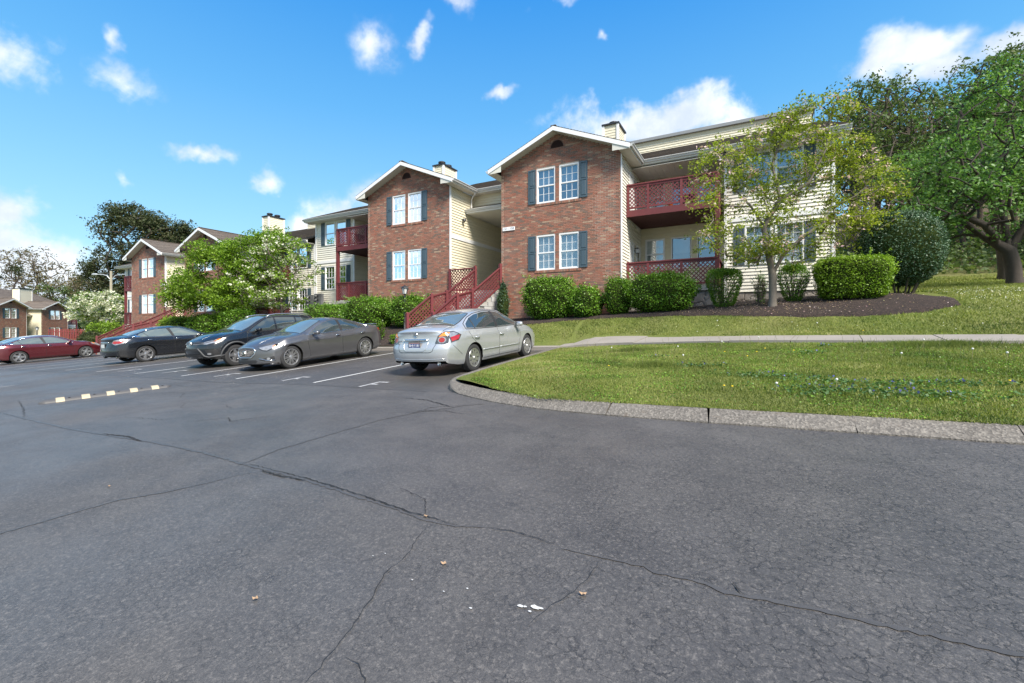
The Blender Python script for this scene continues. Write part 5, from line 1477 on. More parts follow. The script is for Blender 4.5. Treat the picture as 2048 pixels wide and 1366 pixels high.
    def both(s, fn, name, pts, axis, *a, **k):
        """on the right and, mirrored, on the left"""
        if axis == 'x+': fn(name, pts, 'x+', *a, **k); return fn(name, pts, 'x-', *a, **k)
        fn(name, pts, axis, *a, **k); return fn(name, [(-x, y) for x, y in pts], axis, *a, **k)
    # ---- wheels
    def wheels(s, style, rim_r=None, tyre='tyre'):
        sp = s.sp; rw = s.rw; rr = rim_r or rw - .105; wd = .205; x0 = sp['W'] / 2 - .028
        mb = MB(); hw = wd / 2
        prof = [(rr - .015, -hw + .02), (rr + .01, -hw + .004), (rr + .045, -hw), (rw - .03, -hw + .006), (rw - .006, -hw + .022), (rw, -hw + .045), (rw, hw - .045), (rw - .006, hw - .022), (rw - .03, hw - .006), (rr + .045, hw), (rr + .01, hw - .004), (rr - .015, hw - .02)]
        mb.lathe(prof, 40, 'x'); tm = mb.mesh('tyre', M[tyre]); smooth_by_angle(tm, 40)
        mb = MB(); mb.lathe([(rr + .008, hw - .002), (rr + .004, hw + .004), (rr - .012, hw + .002), (rr - .022, hw - .02), (rr - .03, -hw + .02)], 40, 'x')
        rm = mb; 
        def spoke(t, w0, w1, r0, r1, dome=.0, x_in=.0, ang2=None):
            t2 = t if ang2 is None else ang2
            c0, s0, c1, s1 = math.cos(t), math.sin(t), math.cos(t2), math.sin(t2)
            q = []
            for (r_, c, q_, w, xo) in ((r0, c0, s0, w0, hw - .012 + x_in), ((r0 + r1) / 2, (c0 + c1) / 2, (s0 + s1) / 2, (w0 + w1) / 2, hw - .004 + x_in), (r1, c1, s1, w1, hw - .010)):
                for xx in (xo, xo - .03): q += [(xx, r_ * c - w / 2 * q_, r_ * q_ + w / 2 * c), (xx, r_ * c + w / 2 * q_, r_ * q_ - w / 2 * c)]
            f = []
            for b in (0, 4):
                f += [(b, b + 1, b + 5, b + 4), (b + 1, b + 3, b + 7, b + 5), (b + 2, b, b + 4, b + 6), (b + 2, b + 3, b + 7, b + 6)]
            rm.add(q, f)
        if style == 'cover':            # nine-hole wheel cover
            for i in range(9):
                t = i * 2 * math.pi / 9; spoke(t, .058, .078, .05, rr - .005)
            rm.lathe([(rr - .002, hw), (rr - .035, hw - .006)], 40, 'x')
        elif style == 'multi':          # paired thin spokes
            for i in range(10):
                t = i * 2 * math.pi / 10
                for dt in (-.085, .085): spoke(t + dt * .9, .017, .020, .045, rr - .008, ang2=t + dt * 1.5)
        elif style == 'five':           # five split Y spokes
            for i in range(5):
                t = i * 2 * math.pi / 5 + .3
                for dt in (-.17, .17): spoke(t + dt * .35, .050, .036, .045, rr - .008, ang2=t + dt)
        elif style == 'five_wide':
            for i in range(5):
                t = i * 2 * math.pi / 5 + .5
                for dt in (-.12, .12): spoke(t + dt * .5, .062, .048, .045, rr - .008, ang2=t + dt)
        rm.lathe([(0, hw + .006), (.028, hw + .006), (.034, hw - .002), (.062, hw - .008), (.066, hw - .03)], 20, 'x')
        me_r = rm.mesh('rim', M['alloy']); smooth_by_angle(me_r, 30)
        mb = MB(); mb.lathe([(0, hw - .062), (rr - .03, hw - .062)], 30, 'x'); me_b = mb.mesh('rim_back', M['alloy_dark'])
        mb = MB(); mb.lathe([(.0, hw - .045), (.14, hw - .045), (.14, hw - .055)], 30, 'x'); me_d = mb.mesh('brake_disc', M['disc_metal'])
        for a in s.axles:
            for sx in (1, -1):
                w = empty('wheel', (sx * (x0 - hw), a, rw), 0, parent=s.root); w.rotation_euler = (random.uniform(0, 1.2) if sx > 0 else 0, 0, 0 if sx > 0 else math.pi)
                for nm, me in (('tyre', tm), ('rim', me_r), ('rim_back', me_b), ('brake_disc', me_d)): put(nm, me, w)
    def mirror(s, y, z, x, m=None, L=.20):
        m = m or s.sp['paint']
        for sx in (1, -1):
            mb = MB(); n = 10
            rings = []
            for i, (dx, r) in enumerate([(0, .35), (.02, .8), (.07, 1.0), (.14, 1.0), (.19, .85), (.21, .4)]):
                for j in range(n):
                    t = 2 * math.pi * j / n; cy, cz = math.cos(t), math.sin(t)
                    cy = math.copysign(abs(cy) ** .7, cy); cz = math.copysign(abs(cz) ** .8, cz)
                    rings.append((sx * (x + .02 + dx), y + cy * .062 * r + (.02 if cy > 0 else 0) * r - dx * .12, z + cz * .062 * r))
            mb.add(rings, [(i * n + j, i * n + (j + 1) % n, (i + 1) * n + (j + 1) % n, (i + 1) * n + j) for i in range(5) for j in range(n)] + [tuple(range(n)), tuple(range(5 * n, 6 * n))])
            o = mb.build('wing_mirror', M[m], s.root); o.data.shade_smooth()
            mb = MB(); mb.bar((sx * (x - .05), y + .01, z - .06), (sx * (x + .06), y, z - .035), .05, .022); mb.build('mirror_arm', M['plastic_black'], o)
            mb = MB(); mb.box(min(sx * (x + .04), sx * (x + .21)), max(sx * (x + .04), sx * (x + .21)), y - .066, y - .060, z - .042, z + .042); mb.build('mirror_glass', M['car_glass'], o)
    def handles(s, pts, m):
        for sx, ax in ((1, 'x+'), (-1, 'x-')):
            for y, z in pts:
                h, n = s.hit(y, z, ax)
                mb = MB(); q = [h + n * .012 + Vector((0, -.10, 0)), h + n * .034 + Vector((0, -.07, 0)), h + n * .036 + Vector((0, .07, 0)), h + n * .012 + Vector((0, .10, 0))]
                mb.tube(q, [.012, .014, .014, .012], 8); o = mb.build('door_handle', M[m], s.root); o.data.shade_smooth()
                g = s.decal('handle_recess', [(y + .07 * math.cos(t), z + .030 * math.sin(t)) for t in np.linspace(0, 5.8, 12)], ax, 'plastic_black' if m == 'car_chrome' else s.sp['paint'], .001, .03, parent=o, skirt=.002)
    def plate(s, axis, y_off, z, m='plate_pale', txt=None, tm='plate_text', band=None, w=.305, h=.153):
        hh, n = s.hit(0, z, axis); sg = -1 if axis == 'y-' else 1; y = hh.y + sg * y_off
        mb = MB(); mb.box(-w / 2, w / 2, min(y, y + sg * .008), max(y, y + sg * .008), z - h / 2, z + h / 2); p = mb.build('licence_plate', M[m], s.root)
        mb = MB(); 
        for q in ((-w / 2 - .012, w / 2 + .012, z + h / 2, z + h / 2 + .012), (-w / 2 - .012, w / 2 + .012, z - h / 2 - .012, z - h / 2), (-w / 2 - .012, -w / 2, z - h / 2, z + h / 2), (w / 2, w / 2 + .012, z - h / 2, z + h / 2)):
            mb.box(q[0], q[1], min(y, y + sg * .014), max(y, y + sg * .014), q[2], q[3])
        mb.build('plate_frame', M['plate_frame'], p)
        if band:
            mb = MB(); mb.box(-w / 2 + .004, w / 2 - .004, min(y + sg * .0082, y + sg * .0105), max(y + sg * .0082, y + sg * .0105), z - h / 2 + .040, z + h / 2 - .020); mb.build('plate_band', M[band], p)
        if txt: text_mesh(txt, .078, M[tm], p, (0, y + sg * .0125, z + .008), (R(90), 0, 0 if axis == 'y-' else math.pi))
        return p
    def place(s, x, y, heading):
        """heading +1: nose towards +Y; -1: nose towards -Y.  (x, y) is the middle of the car"""
        h = math.atan(.067); r = math.atan(.025)
        yaw = 0 if heading > 0 else math.pi
        n = Vector((-.025, -.067, 1)).normalized(); f = Vector((0, heading, 0)); f = (f - n * f.dot(n)).normalized(); rt = f.cross(n)
        s.root.matrix_world = Matrix(((rt.x, f.x, n.x, x), (rt.y, f.y, n.y, y), (rt.z, f.z, n.z, za1(x, y)), (0, 0, 0, 1)))

def mir(pts): return pts + [(-x, y) for x, y in reversed(pts)]

def sedan_common(c, seams=True):
    pass

# --- silver sedan seen from behind ------------------------------------------------
def silver_sedan():
    sp = dict(L=4.82, W=1.795, H=1.47, wb=2.776, fo=.97, rw=.323, paint='paint_silver',
        w=[(-2.41, .80), (-2.1, .865), (-1.5, .8975), (0, .8975), (1.4, .892), (2.0, .86), (2.41, .78)],
        zb=[(-2.41, .30), (-1.9, .235), (-1.0, .215), (1.0, .195), (1.9, .19), (2.41, .20)],
        zs=[(-2.41, .90), (-2.0, .955), (-1.4, .985), (-.4, .965), (.6, .935), (1.2, .905), (1.9, .82), (2.41, .70)],
        xt=[(-2.41, .66), (-1.85, .70), (-1.45, .63), (-.8, .575), (0, .585), (.45, .60), (.95, .70), (1.35, .76), (2.0, .70), (2.41, .60)],
        zt=[(-2.41, .955), (-2.15, 1.025), (-1.75, 1.075), (-1.45, 1.155), (-1.1, 1.295), (-.7, 1.385), (-.2, 1.415), (.2, 1.385), (.6, 1.245), (1.0, 1.055), (1.22, .965), (1.7, .895), (2.2, .80), (2.41, .72)],
        zc=[(-2.41, 1.00), (-2.28, 1.075), (-1.95, 1.12), (-1.72, 1.135), (-1.45, 1.215), (-1.1, 1.345), (-.7, 1.435), (-.2, 1.468), (.2, 1.44), (.55, 1.325), (1.0, 1.115), (1.25, 1.02), (1.7, .965), (2.1, .90), (2.30, .83), (2.41, .74)],
        pf=[(.2, .10), (.35, .0), (.55, .0), (.72, .08), (.95, .2)], pr=[(.2, .12), (.35, .03), (.50, .0), (.66, .01), (.72, .055), (.95, .085), (1.03, .03), (1.12, .05)],
        round_f=(.36, 2.6), round_r=(.27, 3.0), crease=.014)
    c = Car(sp, 'parked_sedan', 'silver sedan parked nose-in beside the curved kerb, seen from behind', (0, 0, 0), 1)
    # glass
    W_ = [(-1.38, 1.03), (-1.30, 1.14), (-1.10, 1.245), (-.85, 1.325), (-.5, 1.372), (-.12, 1.385), (-.12, 1.372)]
    c.both(c.decal, 'side_window', [(-1.50, 1.02), (-1.40, 1.115), (-1.15, 1.245), (-.9, 1.315), (-.55, 1.362), (-.22, 1.368), (-.26, .985)], 'x+', 'car_glass', parent=c.root)
    c.both(c.decal, 'side_window', [(-.15, .985), (-.12, 1.366), (.12, 1.345), (.42, 1.245), (.70, 1.11), (.90, .985)], 'x+', 'car_glass', parent=c.root)
    c.both(c.line, 'window_seal', [(-1.56, 1.00), (-1.46, 1.12), (-1.18, 1.265), (-.9, 1.345), (-.5, 1.390), (-.15, 1.395), (.14, 1.37), (.45, 1.262), (.74, 1.12), (.98, .965), (-.2, .968)], 'x+', r=.010, close=True)
    c.both(c.decal, 'door_pillar', [(-.265, .985), (-.225, 1.372), (-.115, 1.374), (-.145, .985)], 'x+', 'plastic_black', off=.006)
    c.both(c.line, 'window_divider', [(-1.22, .99), (-1.16, 1.235)], 'x+', r=.012, off=.004)
    rw_ = mir([(.60, -1.76), (.575, -1.45), (.535, -1.12), (.50, -.98)]); c.decal('rear_window', rw_, 'z', 'car_glass_pale', step=.06)
    c.line('window_seal', rw_, 'z', r=.011, close=True)
    ws = mir([(.70, 1.12), (.60, .62), (.54, .25)]); c.decal('windscreen', ws, 'z', 'car_glass', step=.06); c.line('window_seal', ws, 'z', r=.010, close=True)
    # seams
    c.both(c.line, 'door_seam', [(-1.52, 1.0), (-1.42, .80), (-1.18, .62), (-1.06, .40), (-1.04, .27)], 'x+', r=.0045)
    c.both(c.line, 'door_seam', [(-.21, .97), (-.17, .6), (-.16, .27)], 'x+', r=.0045); c.both(c.line, 'door_seam', [(.95, .95), (.98, .7), (.93, .42), (.90, .27)], 'x+', r=.0045)
    c.both(c.line, 'sill_seam', [(-1.02, .275), (.95, .255)], 'x+', r=.005)
    c.both(c.line, 'body_moulding', [(-.95, .475), (-.18, .462)], 'x+', r=.014, m='paint_silver', off=.004); c.both(c.line, 'body_moulding', [(-.13, .461), (.88, .445)], 'x+', r=.014, m='paint_silver', off=.004)
    c.both(c.line, 'bumper_seam', [(-1.82, .46), (-2.02, .62), (-2.10, .70)], 'x+', r=.0045)
    c.handles([(-1.22, .80), (-.06, .785)], 'paint_silver')
    c.mirror(.78, .985, .86)
    # boot lid outline and plate recess
    lid = [(.64, 1.02), (.60, .86), (.52, .72), (.46, .575), (.40, .555)]
    c.line('boot_seam', [(x, z) for x, z in lid] + [(-x, z) for x, z in reversed(lid)], 'y-', r=.006, step=.04)
    c.line('boot_seam', [(.64, -2.26), (.64, -1.85), (.60, -1.79)], 'z', r=.005); c.line('boot_seam', [(-.64, -2.26), (-.64, -1.85), (-.60, -1.79)], 'z', r=.005)
    c.decal('plate_recess', [(.30, .80), (.34, .74), (.27, .60), (.22, .585), (-.22, .585), (-.27, .60), (-.34, .74), (-.30, .80)], 'y-', 'paint_silver', .001, skirt=.02)
    c.line('recess_edge', [(.345, .78), (.30, .62), (.24, .585), (-.24, .585), (-.30, .62), (-.345, .78)], 'y-', r=.008, m='paint_silver', off=.002)
    h, n = c.hit(0, .825, 'y-'); mb = MB()
    for k in range(1):
        q = []
        for i in range(13):
            x = -.34 + .68 * i / 12; hh, nn = c.hit(x, .825, 'y-'); q.append(hh + Vector((0, -.006 - .012 * math.sin(math.pi * i / 12), 0)))
        mb.tube(q, [.018] + [.028] * 11 + [.018], 8)
    o = mb.build('chrome_garnish', M['car_chrome'], c.root); o.data.shade_smooth()
    c.plate('y-', .012, .70, 'plate_peach', 'BHJ·1181', 'plate_text', 'plate_blue')
    mb = MB(); hh, nn = c.hit(0, .935, 'y-'); mb.lathe([(.036, -.006), (.048, -.012), (.054, -.004)], 24, 'y', (0, hh.y - .004, .935)); mb.box(-.062, .062, hh.y - .018, hh.y - .006, .927, .943); o = mb.build('round_badge', M['car_chrome'], c.root)
    text_mesh('ALTIMA', .042, M['car_chrome'], c.root, (-.46, c.hit(-.46, .80, 'y-')[0].y - .006, .80), (R(90), 0, R(-9)), 'badge_lettering', .002)
    text_mesh('2.5 S', .030, M['car_chrome'], c.root, (-.45, c.hit(-.45, .755, 'y-')[0].y - .006, .755), (R(90), 0, R(-9)), 'badge_lettering', .002)
    # tail lamps: wrap round the corner; rear-view polygon + side-view polygon
    for sx in (1, -1):
        t = empty('tail_lamp', (0, 0, 0), parent=c.root)
        rp = [(.50, .745), (.56, .905), (.66, .985), (.742, .99), (.775, .90), (.775, .75), (.70, .722)]
        c.decal('lamp_housing', [(sx * x, z) for x, z in rp], 'y-', 'lamp_dark', .006, .035, t)
        ax = 'x+' if sx > 0 else 'x-'
        c.decal('lamp_housing', [(-2.13, .745), (-2.16, .99), (-1.99, .99), (-1.80, .90), (-1.93, .79)], ax, 'lamp_dark', .006, .035, t)
        c.decal('amber_lens', [(sx * x, z) for x, z in [(.575, .885), (.66, .965), (.755, .968), (.755, .90), (.66, .895)]], 'y-', 'lamp_amber', .010, .03, t)
        c.decal('clear_lens', [(sx * (.645 + .085 * math.cos(a)), .815 + .072 * math.sin(a)) for a in np.linspace(0, 5.9, 18)], 'y-', 'lamp_clear', .010, .025, t)
        c.decal('red_lens', [(sx * (.645 + .060 * math.cos(a)), .815 + .053 * math.sin(a)) for a in np.linspace(0, 5.9, 18)], 'y-', 'lamp_red', .015, .02, t)
        c.decal('clear_lens', [(-2.13, .86), (-2.14, .955), (-2.0, .965), (-1.90, .925), (-2.02, .88)], ax, 'lamp_clear', .010, .03, t)
        c.decal('red_lens', [(-2.11, .77), (-2.12, .86), (-2.0, .89), (-1.85, .90), (-1.94, .81)], ax, 'lamp_red', .010, .03, t)
    # bumper line, exhausts
    c.line('bumper_crease', [(-.72, .405), (-.3, .40), (.3, .40), (.72, .405)], 'y-', r=.010, m='paint_silver', off=-.004)
    for sx in (1, -1):
        hh, nn = c.hit(sx * .53, .335, 'y-')
        mb = MB(); mb.lathe([(.030, .10), (.042, .02), (.044, .0), (.038, -.002), (.034, .04), (.0, .05)], 18, 'y', (sx * .53, hh.y - .012, .292)); o = mb.build('exhaust_pipe', M['car_chrome'], c.root); o.data.shade_smooth()
        c.decal('exhaust_cutout', [(sx * (.53 + .085 * math.cos(a)), .285 + .075 * math.sin(a) * (1 if math.sin(a) > 0 else .12)) for a in np.linspace(0, 5.9, 16)], 'y-', 'well', .003, .03)
    c.decal('bumper_shade', [(-.42, .315), (.42, .315), (.44, .290), (-.44, .290)], 'y-', 'plastic_black', .002)
    # front end
    hl = [(.50, .62), (.60, .74), (.74, .80), (.80, .70), (.72, .60)]; c.both(c.decal, 'headlamp', hl, 'y+', 'lamp_clear', .006)
    c.decal('grille', mir([(.30, .46), (.36, .66), (.30, .70)]), 'y+', 'plastic_black', .004)
    c.wheels('cover', .215)
    return c

def grey_sedan():
    sp = dict(L=4.80, W=1.825, H=1.445, wb=2.85, fo=.86, rw=.335, paint='paint_grey', gap=.05,
        w=[(-2.4, .78), (-2.0, .875), (-1.5, .9125), (-.3, .893), (.5, .893), (1.5, .9125), (2.0, .88), (2.4, .80)],
        zb=[(-2.4, .30), (-1.9, .22), (-1.0, .19), (1.0, .18), (1.9, .165), (2.4, .17)],
        zs=[(-2.4, .93), (-2.0, .985), (-1.5, 1.0), (-.6, .955), (.4, .925), (1.1, .905), (1.7, .86), (2.1, .775), (2.4, .67)],
        xt=[(-2.4, .64), (-1.9, .70), (-1.45, .62), (-.8, .56), (-.1, .575), (.35, .60), (.9, .71), (1.3, .78), (2.0, .72), (2.4, .58)],
        zt=[(-2.4, .975), (-2.15, 1.045), (-1.75, 1.075), (-1.4, 1.155), (-1.0, 1.285), (-.6, 1.355), (-.15, 1.378), (.2, 1.33), (.6, 1.185), (.95, 1.03), (1.2, .965), (1.7, .905), (2.15, .80), (2.4, .69)],
        zc=[(-2.4, 1.0), (-2.28, 1.085), (-1.95, 1.115), (-1.7, 1.14), (-1.35, 1.245), (-1.0, 1.345), (-.6, 1.42), (-.15, 1.445), (.2, 1.40), (.6, 1.255), (.95, 1.10), (1.2, 1.025), (1.7, .965), (2.1, .875), (2.3, .79), (2.4, .71)],
        pf=[(.15, .05), (.25, .0), (.45, .01), (.62, .03), (.72, .10), (.95, .3)], pr=[(.2, .12), (.4, .0), (.7, .02), (.95, .05), (1.1, .0)],
        round_f=(.50, 2.4), round_r=(.34, 2.6), crease=.022, sh=.93)
    c = Car(sp, 'parked_sedan', 'dark grey sedan with chrome window trim and mesh grille, nose towards the camera', (0, 0, 0), -1)
    c.both(c.decal, 'side_window', [(-1.50, 1.065), (-1.38, 1.14), (-1.12, 1.245), (-.8, 1.30), (-.42, 1.325), (-.40, .985), (-1.3, 1.035)], 'x+', 'car_glass')
    c.both(c.decal, 'side_window', [(-.33, .982), (-.33, 1.328), (-.05, 1.322), (.2, 1.265), (.5, 1.145), (.80, .975), (.86, .945)], 'x+', 'car_glass')
    c.both(c.line, 'chrome_trim', [(-1.60, 1.06), (-1.42, 1.155), (-1.15, 1.27), (-.8, 1.328), (-.35, 1.352), (-.03, 1.345), (.22, 1.285), (.52, 1.165), (.82, 1.0), (.94, .935), (-.35, .965), (-1.3, 1.015)], 'x+', r=.011, m='car_chrome', close=True)
    c.both(c.decal, 'door_pillar', [(-.425, .98), (-.425, 1.335), (-.32, 1.338), (-.325, .98)], 'x+', 'plastic_black', off=.006)
    c.both(c.line, 'window_divider', [(-1.12, 1.035), (-1.10, 1.245)], 'x+', r=.010, off=.004)
    ws = mir([(.73, 1.10), (.64, .66), (.545, .22)]); c.decal('windscreen', ws, 'z', 'car_glass_pale', step=.06); c.line('window_seal', ws, 'z', r=.010, close=True)
    c.decal('rear_window', mir([(.58, -1.72), (.52, -1.0)]), 'z', 'car_glass', step=.06)
    c.both(c.line, 'door_seam', [(-1.42, 1.0), (-1.26, .85), (-1.10, .62), (-1.06, .30)], 'x+', r=.0045); c.both(c.line, 'door_seam', [(-.37, .97), (-.34, .6), (-.36, .28)], 'x+', r=.0045)
    c.both(c.line, 'door_seam', [(.90, .93), (.97, .75), (.92, .5), (.88, .28)], 'x+', r=.0045); c.both(c.line, 'sill_trim', [(-1.0, .225), (.95, .21)], 'x+', r=.014, m='plastic_black')
    c.both(c.line, 'side_crease', [(-2.05, .865), (-1.4, .885), (-.6, .80), (.3, .765), (.98, .80)], 'x+', r=.008, m='paint_grey', off=-.002, sp_n=5)
    c.handles([(-1.18, .845), (-.16, .83)], 'car_chrome'); c.mirror(.72, .985, .86)
    # bonnet shut lines and creases
    c.both(c.line, 'bonnet_seam', [(.74, 1.15), (.72, 1.7), (.60, 2.05), (.38, 2.22)], 'z', r=.0045); c.both(c.line, 'bonnet_crease', [(.46, 1.15), (.42, 1.7), (.30, 2.15)], 'z', r=.012, m='paint_grey', off=-.004)
    # grille with chrome surround, mesh, oval badge
    gr = mir([(.27, .405), (.38, .50), (.40, .60), (.33, .665), (.18, .68)]); c.decal('grille', gr, 'y+', 'plastic_black', .004, .04)
    c.line('grille_surround', gr, 'y+', r=.017, m='car_chrome', off=.006, close=True)
    for k in range(-7, 8):
        for sg in (1, -1):
            P_ = []
            for i in range(9):
                z = .42 + .24 * i / 8; x = k * .05 + sg * (i - 4) * .016
                lim_ = .25 + .13 * min(1, (z - .405) / .1) - .06 * max(0, (z - .6) / .07)
                if abs(x) < lim_: P_.append((x, z))
            if len(P_) > 2: c.line('grille_mesh', P_, 'y+', r=.0035, m='lamp_dark', off=.008)
    hh, nn = c.hit(0, .545, 'y+'); mb = MB(); mb.tube([(.072 * math.cos(a), hh.y + .022, .545 + .045 * math.sin(a)) for a in np.linspace(0, 2 * math.pi, 20)], .009, 6)
    mb.bar((-.026, hh.y + .022, .51), (-.004, hh.y + .022, .575), .012, .012); mb.bar((.026, hh.y + .022, .51), (.004, hh.y + .022, .575), .012, .012); o = mb.build('oval_badge', M['car_chrome'], c.root)
    c.both(c.decal, 'headlamp', [(.45, .665), (.56, .60), (.66, .575), (.80, .66), (.87, .74), (.70, .735)], 'y+', 'lamp_clear', .006, .03)
    c.both(c.line, 'lamp_brow', [(.45, .67), (.58, .60), (.67, .58), (.80, .66)], 'y+', r=.012, m='lamp_dark', off=.008)
    c.both(c.decal, 'amber_lens', [(1.93, .70), (2.02, .69), (1.90, .745), (1.82, .75)], 'x+', 'lamp_amber', .007, .03)
    c.both(c.decal, 'air_intake', [(.50, .33), (.66, .385), (.80, .42), (.80, .32), (.62, .29)], 'y+', 'plastic_black', .004, .03)
    c.both(c.line, 'chrome_blade', [(.50, .375), (.60, .335), (.68, .305), (.80, .305)], 'y+', r=.013, m='car_chrome', off=.008)
    c.both(c.decal, 'fog_lamp', [(.70 + .035 * math.cos(a), .355 + .035 * math.sin(a)) for a in np.linspace(0, 5.8, 12)], 'y+', 'lamp_clear', .01, .02)
    c.decal('lower_intake', mir([(.40, .24), (.46, .29), (.42, .335)]), 'y+', 'plastic_black', .004); c.line('splitter', mir([(.78, .20), (.5, .195), (.0, .195)])[:], 'y+', r=.014, m='paint_grey', off=.01)
    c.decal('plate_mount', mir([(.16, .345), (.16, .385)]), 'y+', 'plastic_black', .006)
    c.both(c.decal, 'tail_lamp', [(-2.30, .90), (-2.20, .985), (-1.98, .955), (-2.10, .87)], 'x+', 'lamp_red', .006, .03)
    mb = MB(); q = [Vector((x, -2.27 + .10 * abs(x / .6) ** 2, 1.10 + .0)) for x in np.linspace(-.62, .62, 9)]; mb.tube(q, [.012] + [.022] * 7 + [.012], 8); o = mb.build('boot_spoiler', M['paint_grey'], c.root); o.data.shade_smooth()
    c.wheels('multi', .235)
    return c

def black_suv():
    sp = dict(L=4.57, W=1.845, H=1.66, wb=2.66, fo=.92, rw=.352, paint='paint_black', gap=.065,
        w=[(-2.285, .82), (-1.9, .895), (-1.4, .9225), (0, .9225), (1.3, .9225), (1.9, .885), (2.285, .79)],
        zb=[(-2.285, .40), (-1.9, .32), (-1.0, .27), (1.0, .26), (1.9, .26), (2.285, .29)],
        zs=[(-2.285, 1.06), (-1.8, 1.12), (-1.0, 1.10), (0, 1.065), (1.0, 1.04), (1.6, 1.0), (2.0, .93), (2.285, .82)],
        xt=[(-2.285, .60), (-1.8, .62), (-1.2, .645), (-.3, .655), (.15, .66), (.6, .73), (1.1, .80), (1.8, .76), (2.285, .58)],
        zt=[(-2.285, 1.28), (-2.15, 1.42), (-1.8, 1.53), (-1.2, 1.58), (-.5, 1.60), (0, 1.57), (.4, 1.43), (.85, 1.20), (1.15, 1.10), (1.6, 1.055), (2.05, .97), (2.285, .85)],
        zc=[(-2.285, 1.30), (-2.15, 1.47), (-1.8, 1.60), (-1.2, 1.645), (-.5, 1.66), (0, 1.63), (.4, 1.50), (.85, 1.275), (1.12, 1.175), (1.6, 1.12), (1.95, 1.06), (2.2, .95), (2.285, .87)],
        pf=[(.25, .12), (.42, .02), (.60, .0), (.75, .02), (.9, .10), (1.1, .3)], pr=[(.3, .10), (.5, .0), (.8, .02), (1.0, .06), (1.5, .30), (1.7, .42)],
        round_f=(.46, 2.4), round_r=(.26, 3.0), crease=.010, sh=.95)
    c = Car(sp, 'parked_suv', 'black compact SUV with silver roof rails between the two sedans, nose towards the camera', (0, 0, 0), -1)
    for q in ([(-1.60, 1.22), (-1.52, 1.45), (-1.25, 1.495), (-1.02, 1.51), (-.98, 1.175), (-1.5, 1.20)], [(-.92, 1.17), (-.95, 1.515), (-.5, 1.53), (-.20, 1.535), (-.16, 1.12)], [(-.09, 1.115), (-.13, 1.535), (.12, 1.505), (.42, 1.355), (.72, 1.19), (.86, 1.09)]):
        c.both(c.decal, 'side_window', q, 'x+', 'car_glass')
    c.both(c.line, 'window_seal', [(-1.68, 1.20), (-1.60, 1.48), (-1.25, 1.525), (-.5, 1.555), (-.1, 1.56), (.14, 1.53), (.45, 1.375), (.76, 1.20), (.95, 1.075), (-.1, 1.095), (-1.5, 1.175)], 'x+', r=.012, close=True)
    c.both(c.line, 'window_trim', [(-1.55, 1.165), (-.1, 1.085), (.93, 1.06)], 'x+', r=.008, m='lamp_dark')
    ws = mir([(.74, 1.06), (.69, .62), (.60, .10)]); c.decal('windscreen', ws, 'z', 'car_glass_pale', step=.06); c.line('window_seal', ws, 'z', r=.012, close=True)
    for x in (.61, -.61):
        mb = MB(); zf = lambda y: c.hit(x, y, 'z')[0].z
        mb.tube([(x, -1.75, zf(-1.75) + .01), (x, -1.6, zf(-1.6) + .05), (x, -1.0, zf(-1.0) + .058), (x, -.3, zf(-.3) + .056), (x, -.05, zf(-.05) + .045), (x, .08, zf(.08) + .01)], [.014, .018, .018, .018, .018, .012], 8)
        o = mb.build('roof_rail', M['alloy'], c.root); o.data.shade_smooth()
    c.both(c.line, 'door_seam', [(-1.18, 1.12), (-1.08, .8), (-1.02, .45)], 'x+', r=.0045); c.both(c.line, 'door_seam', [(-.13, 1.07), (-.12, .4)], 'x+', r=.0045); c.both(c.line, 'door_seam', [(.94, 1.04), (.97, .8), (.90, .4)], 'x+', r=.0045)
    c.handles([(-1.0, .97), (.06, .945)], 'paint_black'); c.mirror(.62, 1.15, .88, 'paint_black')
    # cladding round the arches and along the sill
    for sx, ax in ((1, 'x+'), (-1, 'x-')):
        for a in c.axles:
            P_ = [(a + (c.ra + .025) * math.cos(t), c.rw + (c.ra + .025) * math.sin(t)) for t in np.linspace(-.12, math.pi + .12, 22)]
            c.line('arch_cladding', [p for p in P_], ax, r=.030, m='cladding', off=-.006)
        c.line('sill_cladding', [(c.axles[0] + c.ra + .03, .335), (c.axles[1] - c.ra - .03, .315)], ax, r=.045, m='cladding', off=-.01)
        c.line('sill_chrome', [(-.8, .44), (.75, .42)], ax, r=.010, m='alloy')
    c.both(c.line, 'bonnet_seam', [(.76, 1.10), (.76, 1.6), (.68, 2.0), (.45, 2.17)], 'z', r=.005); c.both(c.line, 'bonnet_crease', [(.42, 1.15), (.38, 1.7), (.30, 2.1)], 'z', r=.012, m='paint_black', off=-.004)
    # face: slim upper grille, badge, lamps, big lower mouth with grey wings
    c.decal('grille', mir([(.50, .80), (.46, .855), (.20, .865), (.0, .862)]), 'y+', 'plastic_black', .004, .03)
    c.line('grille_bar', [(-.50, .83), (0, .825), (.50, .83)], 'y+', r=.010, m='lamp_dark', off=.008)
    c.both(c.line, 'grille_bar', [(.10, .79), (.32, .785), (.52, .80)], 'y+', r=.009, m='lamp_clear', off=.008)
    hh, nn = c.hit(0, .815, 'y+'); mb = MB()
    for rx, rz, zc_ in ((.075, .050, .815), (.026, .046, .815), (.048, .020, .832)): mb.tube([(rx * math.cos(a), hh.y + .03, zc_ + rz * math.sin(a)) for a in np.linspace(0, 2 * math.pi, 20)], .007, 6)
    mb.build('oval_badge', M['car_chrome'], c.root)
    c.both(c.decal, 'headlamp', [(.40, .80), (.52, .855), (.70, .90), (.86, .96), (.85, .90), (.76, .82), (.60, .775)], 'y+', 'lamp_clear', .006, .03)
    c.both(c.line, 'lamp_brow', [(.42, .80), (.60, .84), (.78, .90)], 'y+', r=.012, m='lamp_dark', off=.008)
    c.both(c.decal, 'amber_lens', [(1.94, .86), (1.82, .925), (1.70, .95), (1.80, .88)], 'x+', 'lamp_amber', .008, .03)
